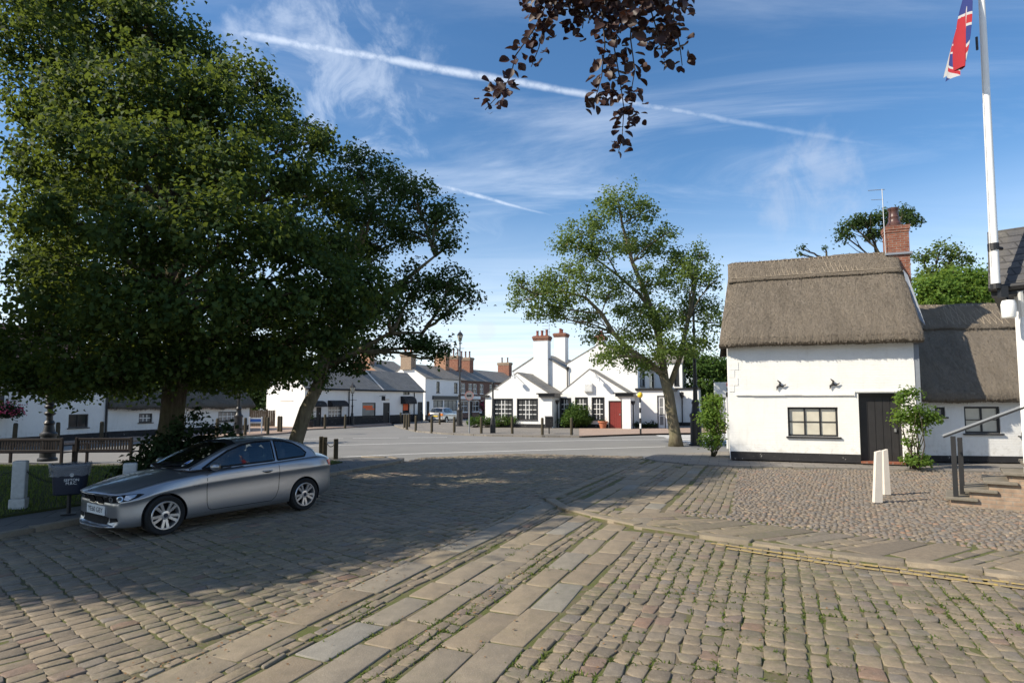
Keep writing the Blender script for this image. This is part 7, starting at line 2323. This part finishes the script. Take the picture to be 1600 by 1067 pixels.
# street lamps
def lamp_post(loc, h, label, thick=1.0, lantern=True, name='street_lamp', pedestal=1.0, arm=True, sign=False):
    t = thing(name, label, 'street lamp', loc)
    b = MB(); p = thick
    b.lathe([(.26 * p, 0), (.26 * p, .08), (.21 * p, .12), (.2 * p, .75 * pedestal), (.23 * p, .78 * pedestal), (.23 * p, .84 * pedestal), (.16 * p, .9 * pedestal), (.12 * p, 1.1 * pedestal), (.15 * p, 1.16 * pedestal), (.11 * p, 1.24 * pedestal)], 12)
    b.build('base', M['black'], t, smooth=True, angle=35)
    b = MB(); z0 = 1.24 * pedestal
    b.lathe([(.085 * p, z0 - .02), (.08 * p, z0 + .5), (.11 * p, z0 + .54), (.11 * p, z0 + .6), (.07 * p, z0 + .66), (.05 * p, h * .62), (.075 * p, h * .625), (.075 * p, h * .64), (.045 * p, h * .65), (.04 * p, h - .9), (.08 * p, h - .88), (.08 * p, h - .82), (.04 * p, h - .78), (.04 * p, h - .68)], 12)
    if arm: b.tube([(-.35, 0, h - 1.25), (.35, 0, h - 1.25)], .018, 6)
    b.build('column', M['black'], t, smooth=True, angle=35)
    if lantern:
        b = MB()
        for k in range(6):
            a = k * math.pi / 3; b.tube([(.1 * math.cos(a), .1 * math.sin(a), h - .68), (.22 * math.cos(a), .22 * math.sin(a), h - .2)], .014, 4)
        b.lathe([(.11, h - .7), (.11, h - .66)], 6); b.lathe([(.25, h - .2), (.25, h - .17), (.13, h + .02), (.05, h + .06), (.04, h + .12), (.015, h + .22)], 6)
        ln = b.build('lantern', M['black'], t)
        b = MB(); b.lathe([(.09, h - .66), (.205, h - .21)], 6); b.build('lantern_glass', M['lamp_glass'], ln)
    if sign:
        b = MB(); b.bbox(-.25, .3, -.16, -.12, 2.05, 2.35, .01); b.build('sign_plate', M['grey_sign'], t)
        for k in range(3):
            b = MB(); q = 1.45 + .22 * k; b.lathe([(.09, q), (.15, q + .05), (.16, q + .1), (.09, q + .15)], 10); b.build('collar', M['black'], t, smooth=True)
    return t


pm = G(718, 665.5, .1); lamp_post(pm, P(718, 522, pm.y).z, 'tall black lantern lamp post beside the silver hatchback', 1.15, pedestal=1.5)
pm = G(1088, 696, 0); lamp_post(pm, 8.4, 'tall black lamp post right of the leaning street tree', 1.25, pedestal=1.7)
pm = G(74, 720, .1); lamp_post(pm, 5.6, 'ornate black lamp post rising into leaves behind the bench', 1.05, pedestal=1.05, sign=True)
pm = G(372, 678, .1); lamp_post(pm, 5.6, 'black lamp post in front of the last thatched row window', 1.1, pedestal=1.3)
pm = G(550, 664, .1); lamp_post(pm, 3.3, 'slim black lamp standing against the white shop front', .8, pedestal=.8)
# thin black post with a small head
pm = G(770, 676.5, .1); t = thing('sign_post', 'thin black iron post before the left inn window', 'post', pm)
hp_ = P(770, 597, pm.y).z - pm.z
b = MB(); b.lathe([(.17, 0), (.17, .5), (.14, .9), (.1, 1.0), (.06, 1.1), (.05, hp_ - .3), (.08, hp_ - .28), (.1, hp_ - .1), (.03, hp_)], 10); b.build('column', M['black'], t, smooth=True, angle=35)
b = MB(); b.tube([(-.2, 0, hp_ - .45), (.35, 0, hp_ - .45)], .03, 6); b.build('arm', M['black'], t)
# round sign
pm = G(733, 677, .1); t = thing('road_sign', 'round grey road sign on a grey pole by the tall lamp', 'road sign', pm)
hs_ = P(733, 618, pm.y).z - pm.z
b = MB(); b.tube([(0, 0, 0), (0, 0, hs_ + .2)], .04, 8); b.build('pole', M['grey_metal'], t)
b = MB(); b.lathe([(.28, 0), (.28, .02)], 28, M=Matrix.Translation((0, -.05, hs_)) @ Matrix.Rotation(math.pi / 2, 4, 'X')); dsc = b.build('disc', M['grey_sign'], t)
M['dull_red'] = plain('dull_red_border', (.38, .2, .19), .6)  # sign ring in a muted, greyish red
b = MB(); n = 28
b.add([(r_ * math.cos(2 * math.pi * i / n), -.075, hs_ + r_ * math.sin(2 * math.pi * i / n)) for i in range(n) for r_ in (.225, .278)], [(2 * i, 2 * i + 1, (2 * i + 3) % (2 * n), (2 * i + 2) % (2 * n)) for i in range(n)]); b.build('disc_border', M['dull_red'], dsc)
b = MB()
for k in range(3): b.box(-.15 + .1 * k, -.08 + .1 * k, -.078, -.073, hs_ - .06, hs_ + .06)
b.build('disc_marks', M['trim'], dsc)
# crossing beacon
pm = G(1001, 677.5, .1); t = thing('crossing_beacon', 'black and white striped crossing beacon with a yellow globe', 'beacon', pm)
hb = P(1001, 617, pm.y).z - pm.z
for k in range(7):
    b = MB(); z0 = (hb - .15) * k / 7; z1 = (hb - .15) * (k + 1) / 7; b.tube([(0, 0, z0), (0, 0, z1)], .055, 10); b.build('pole_band', M['black'] if k % 2 == 0 else M['white'], t)
b = MB(); b.lathe([(.05, hb - .17), (.14, hb - .12), (.165, hb), (.14, hb + .11), (.05, hb + .165), (.001, hb + .17)], 16); b.build('globe', M['yellow'], t, smooth=True)
# litter bin before the inn
pm = G(858, 677.5, .1); t = thing('litter_bin', 'square black litter bin beside a bollard before the inn', 'bin', pm)
b = MB(); b.bbox(-.24, .24, -.18, .18, .42, 1.0, .03); b.build('bin_body', M['black_matt'], t)
b = MB(); b.bbox(-.27, .27, -.21, .21, 1.0, 1.06, .02); b.build('rim', M['grey_sign'], t)
b = MB(); b.tube([(0, 0, 0), (0, 0, .43)], .04, 6); b.build('post', M['black'], t)
# street name plate on two legs
pm = G(399, 677, .1); t = thing('street_name_sign', 'low blue and white street name plate on two white legs', 'sign', pm, R(15))
b = MB(); b.bbox(-.38, .38, -.02, .02, .62, .95, .01); b.build('plate', M['white'], t)
b = MB(); b.box(-.34, .34, -.026, -.021, .70, .87); b.build('plate_panel', M['blue'], t)
for s in (-1, 1): b = MB(); b.bbox(s * .34 - .035, s * .34 + .035, -.03, .03, 0, 1.0, .01); b.build('leg', M['white'], t)
# blue and white sign on a grey pole by the trunks
pm = G(279.5, 676, .1); t = thing('banner_pole', 'grey pole with a small blue, white and orange banner between the trunks', 'banner', pm)
b = MB(); b.tube([(0, 0, 0), (0, 0, 3.3)], .045, 8); b.build('pole', M['grey_metal'], t)
for z0, z1, m_ in ((3.0, 3.25, 'blue'), (2.75, 3.0, 'white'), (2.55, 2.75, 'orange')): b = MB(); b.bbox(-.12, .16, -.07, -.05, z0, z1, .004); b.build('banner_panel', M[m_], t)
# fence behind the name plate
pm = G(390, 668, 0); t = thing('timber_fence', 'dark timber fence between the thatched row and the shop gable', 'fence', pm, R(8))
b = MB()
for k in range(18): b.box(k * .14, k * .14 + .125, 0, .02, .05, 1.35 + random.uniform(-.02, .02))
b.build('board_panel', M['wood'], t)
for k in range(3): b = MB(); b.box(k * 1.2, k * 1.2 + .1, .02, .12, 0, 1.45); b.build('post', M['wood'], t)

# white timber boards standing on the cobbles
for (x, y, xt, yt, w, lab) in ((1371, 784.5, 1373, 703.5, .155, 'white tapered board post on the cobbles, the nearer of two'), (1385.5, 772.5, 1382, 701.5, .13, 'white tapered board post on the cobbles, the farther of two')):
    g0 = G(x, y, AP + .02); tp_ = P(xt, yt, g0.y); h = tp_.z - g0.z; lx = (tp_.x - g0.x) * .8
    b = MB(); b.add([(-w / 2, -.04, 0), (w / 2, -.04, 0), (w / 2, .04, 0), (-w / 2, .04, 0), (lx - w * .36, -.035, h - .03), (lx + w * .36, -.035, h), (lx + w * .36, .035, h), (lx - w * .36, .035, h - .03)], [(0, 3, 2, 1), (4, 5, 6, 7), (0, 1, 5, 4), (1, 2, 6, 5), (2, 3, 7, 6), (3, 0, 4, 7)])
    o = b.build('white_post', M['cream']); o.location = g0; tag(o, lab, 'post', 'white board posts on the cobbles')

# steps and handrail
st0 = G(1482, 788, AP + .02)
st = thing('stone_steps', 'short flight of stone steps with brick sides climbing to the right', 'steps', st0, R(-37))
brk = MB()
run, rise = .285, .17
for k in range(6):
    x0 = k * run; z = .1 + rise * k
    b = MB(); b.bbox(x0 - .04, x0 + run + .16, -.1, 1.0, z, z + .06, .012); b.build('tread', M['tread'], st)
    brk.box(x0 + .04, x0 + run + .04 if k < 5 else x0 + 3, -.03, .97, -.1, z - .002)
brk.build('side_wall', M['brick_buff'], st)
hr = thing('handrail', 'black iron handrail with a pale worn top beside the steps', 'handrail', st0, R(-37))
for x, y, z0, h in ((.12, -.02, .16, 1.12), (.22, .42, .16, 1.08)):
    b = MB(); b.bbox(x - .04, x + .04, y - .04, y + .04, z0 - .02, z0 + h, .006); b.build('post', M['black'], hr)
ra_, rb_ = Vector((-.02, 0, 1.24)), Vector((1.9, .0, 2.16))
b = MB(); d = rb_ - ra_; n_ = Vector((-d.z, 0, d.x)).normalized()
for off, m_, nm, wdt in ((0.0, 'black', 'rail', .05), (.034, 'grey_metal', 'rail_cap', .012)):
    b = MB(); q = []
    for p in (ra_, rb_):
        for yy in (-wdt, wdt):
            for e in (0, .032): q.append(p + n_ * (off + e) + Vector((0, yy, 0)))
    b.add(q, [(0, 1, 3, 2), (4, 6, 7, 5), (0, 4, 5, 1), (2, 3, 7, 6), (0, 2, 6, 4), (1, 5, 7, 3)]); b.build(nm, M[m_], hr)

# flagpole and flag
YF = 10.25
fp = thing('flagpole', 'tall white flagpole bracketed to the slate eave at right', 'flagpole', P(1556, 448, YF))
base = Vector(fp.location); topv = P(1531, -60, YF)
b = MB(); b.tube([(0, 0, 0), (topv - base) * .5, topv - base], [.068, .06, .045], 14); b.build('pole', M['white'], fp, smooth=True, angle=40)
b = MB()
q = (P(1552, 386, YF) - base); b.lathe([(.085, -.06), (.085, .06)], 14, cx=q.x, cy=q.y); b.v = [(v[0], v[1], v[2] + q.z) for v in b.v]; b.tube([q, q + Vector((.25, .12, 0))], .03, 6); b.build('bracket', M['black'], fp)
b = MB(); b.lathe([(.08, -.04), (.08, .05)], 14); b.tube([(0, 0, 0), (.25, .12, -.02)], .03, 6); b.build('bracket', M['black'], fp)
b = MB(); b.tube([Vector((-.085, -.02, .35)), (topv - base) + Vector((-.07, -.02, 0))], .006, 4); b.build('halyard', M['cream'], fp)
b = MB(); q = P(1533, 70, YF) - base; b.tube([q + Vector((-.1, -.03, -.12)), q + Vector((-.1, -.03, .12))], .02, 6); b.build('cleat', M['black'], fp)


def union_flag(s, t):
    """s along 0..2, t down 0..1 -> 0 blue 1 white 2 red"""
    x, y = s * 30, t * 30
    if abs(y - 15) < 3 or abs(x - 30) < 3: return 2
    if abs(y - 15) < 5 or abs(x - 30) < 5: return 1
    for sg in (1, -1):
        yy = 30 - y if sg < 0 else y
        dd = (x - 2 * yy) / math.sqrt(5)                      # distance to a diagonal
        side = 1 if (x < 30) else -1
        if abs(dd) < 3:
            e = dd * side * (1 if sg > 0 else 1)
            return 2 if 0 < e < 2 else 1
    return 0


NS, NTT = 220, 110
FV, FF, FM = [], [], []
hoist = P(1530, -62, YF); bz = P(1485, 124, YF)
for i in range(NS + 1):
    s = i / NS
    for j in range(NTT + 1):
        t_ = j / NTT
        fold = s ** .5
        z = hoist.z - .15 - t_ * .95 * (1 - .72 * s ** .7) - s ** .9 * (hoist.z - .15 - bz.z - .25)
        zf = (hoist.z - z) / (hoist.z - bz.z)
        x = hoist.x - .06 - zf * (hoist.x - bz.x - .1) - (.075 * math.sin(t_ * 13.5 + s * 3) + .025 * math.sin(t_ * 29 + 1)) * fold * (1 - .6 * s) - .05 * fold * (1 - s) * t_
        y = hoist.y + (.2 * math.cos(t_ * 13.5 + s * 2) + .05 * math.cos(t_ * 19)) * fold
        FV.append((x, y, z))
for i in range(NS):
    for j in range(NTT):
        o = i * (NTT + 1) + j
        FF.append((o, o + 1, o + NTT + 2, o + NTT + 1)); FM.append(union_flag(2 * (i + .5) / NS, (j + .5) / NTT))
M['flag_blue'] = plain('flag_blue_cloth', (.012, .022, .12), .85); M['flag_white'] = plain('flag_white_cloth', (.34, .34, .34), .85); M['flag_red'] = plain('flag_red_cloth', (.27, .01, .017), .85)
fo = np_mesh('union_flag', np.array(FV), [np.array(FF)], [M['flag_blue'], M['flag_white'], M['flag_red']], None, True, FM)
tag(fo, 'limp red, white and blue flag drooping from the flagpole top', 'flag')

# plants by the cottages
pc_ = Vector((11.4, 17.15, .15))
cl = shrub('climbing_shrub', 'bright green leafy climber beside the black cottage door', 'shrub', (pc_.x - .05, pc_.y - .35, .15),
           [(-.1, 0, 1.55, .42, .3), (.3, 0, 1.45, .38, .28), (-.2, .05, 1.95, .3, .26), (.0, 0, 2.1, .2, .2), (.55, 0, 1.35, .25, .2), (.1, -.05, 1.1, .3, .25), (-.3, 0, 1.35, .28, .24), (.1, -.05, .22, .38, .22), (-.1, 0, .7, .2, .25)], M['leaf_bright'], .09, 24, 11, .07, 16)
p = Vector((6.95, 20.6, .15))
shrub('bamboo_clump', 'tall feathery green shrub against the thatched cottage corner', 'shrub', p, [(0, 0, .5, .38, .5), (.05, 0, 1.1, .38, .5), (0, .05, 1.6, .32, .45), (.15, .1, 1.9, .25, .3), (-.2, 0, 1.3, .25, .3)], M['leaf_bright'], .1, 30, 14, .1, 16)
# for-sale style board behind the cottage
pm = P(1132, 608, 25.5); t = thing('estate_board', 'white board with red and dark blocks beside the cottage corner', 'sign', (pm.x + .1, 25.5, 0))
b = MB(); b.bbox(-.55, .45, -.03, .03, 2.2, 2.85, .01); bd_ = b.build('board', M['white'], t)
for x0, x1, z0, z1, m_ in ((-.02, .4, 2.68, 2.82, 'red'), (-.05, .4, 2.22, 2.42, 'trim'), (-.02, .12, 2.5, 2.6, 'trim'), (.2, .36, 2.5, 2.6, 'trim')):
    b = MB(); b.box(x0, x1, -.036, -.031, z0, z1); b.build('board_print', M[m_], bd_)
b = MB(); b.bbox(-.05, .05, -.03, .05, 0, 2.2, .008); b.build('post', M['white'], t)
# planting at the inn
ia = Site(inn.location, inn.rotation_euler.z)
def inn_pt(x, y, z=.1): return ia.loc + ia.ux * x + ia.uy * y + Vector((0, 0, z - ia.loc.z))
lo = [(x * .62, random.uniform(-.1, .1), .42 + .06 * math.sin(x * 1.7), .42, .4) for x in range(9)]
shrub('low_hedge', 'long low clipped hedge under the left inn windows', 'hedge', inn_pt(-.6, -1.0), lo, M['leaf_shrub'], .1, 26, 14, .09, 14)
pm = G(900, 668.5, .1)
shrub('round_bush', 'rounded glossy green bush before the middle inn windows', 'bush', pm, [(0, 0, .85, .95, .85), (.3, -.1, .8, .7, .65), (-.35, -.1, .75, .65, .6), (.75, 0, .5, .45, .45), (-.75, 0, .5, .45, .4)], M['leaf_shrub'], .13, 22, 14, .11, 10)
pm = G(942, 669, .1); t = thing('flower_pot', 'terracotta pot beside the red inn door', 'flower pot', pm)
b = MB(); b.lathe([(.2, 0), (.3, .4), (.36, .42), (.36, .52), (.3, .52), (.27, .4)], 18); b.build('pot', M['terracotta'], t, smooth=True, angle=40)
crown('foliage', [(0, 0, .56, .22, .08)], 40, 6, .05, .06, M['leaf_dark'], t)
shrub('doorside_plant', 'low strappy plants at the foot of the flat-roofed inn wing', 'shrub', G(1000, 669, .1), [(-.9, 0, .2, .3, .25), (-.3, 0, .25, .3, .25), (.4, 0, .2, .3, .25), (.9, 0, .3, .3, .3)], M['leaf_dark'], .12, 14, 10, .08, 6)
pm = G(1095, 665, 0)
shrub('tall_clipped_bush', 'tall upright clipped bush behind the right lamp post', 'bush', pm, [(0, 0, .6, .65, .6), (0, 0, 1.3, .7, .6), (.1, 0, 1.9, .62, .5), (.7, .1, .9, .6, .8), (.75, .1, 1.6, .5, .6)], M['leaf_shrub'], .13, 20, 14, .12, 8)
pm = G(480, 667, .1); t = thing('topiary_pot', 'clipped ball plant in a dark pot at the shop corner', 'plant', pm + Vector((.4, -.5, 0)))
b = MB(); b.lathe([(.2, 0), (.28, .4), (.28, .45), (.22, .45)], 12); b.build('pot', M['black_matt'], t)
crown('foliage', [(0, 0, .85, .38, .42)], 34, 8, .06, .07, M['leaf_dark'], t)
pm = G(752, 652, .1); t = thing('flower_display', 'red, pink and white flower stand at the inn street corner', 'flowers', pm)
b = MB(); b.bbox(-.5, .5, -.2, .2, 0, .7, .03); b.build('stand', M['wood'], t)
crown('foliage', [(0, 0, 1.0, .6, .4), (0, 0, 1.6, .4, .4)], 8, 9, .12, .14, M['leaf_dark'], t); crown('blossom', [(0, -.1, 1.05, .62, .42), (.1, -.1, 1.7, .42, .42)], 6, 7, .1, .13, M['petal'], t)
b = MB(); b.bbox(-.35, .1, -.42, -.38, .5, 1.1, .01); b.build('price_card', M['white'], t)
# hanging basket on the white cottage
pm = P(12, 641, 26.0); t = thing('hanging_basket', 'hanging basket of red and pink flowers on the white cottage', 'flower basket', pm)
b = MB(); b.lathe([(.05, -.35), (.25, -.25), (.38, -.02), (.36, -.02)], 14); b.build('basket', M['bench'], t)
b = MB(); b.tube([(0, 0, 1.0), (-.3, .1, 1.05), (-.9, .3, 1.0)], .025, 6); b.tube([(0, 0, 1.0), (0, 0, .3)], .01, 4); b.build('bracket', M['black'], t)
crown('foliage', [(0, 0, .0, .5, .42), (.15, 0, -.15, .45, .35)], 14, 10, .1, .1, M['leaf_dark'], t); crown('blossom', [(.05, -.1, .05, .54, .45), (.3, 0, -.05, .35, .3)], 8, 6, .08, .1, M['petal'], t)
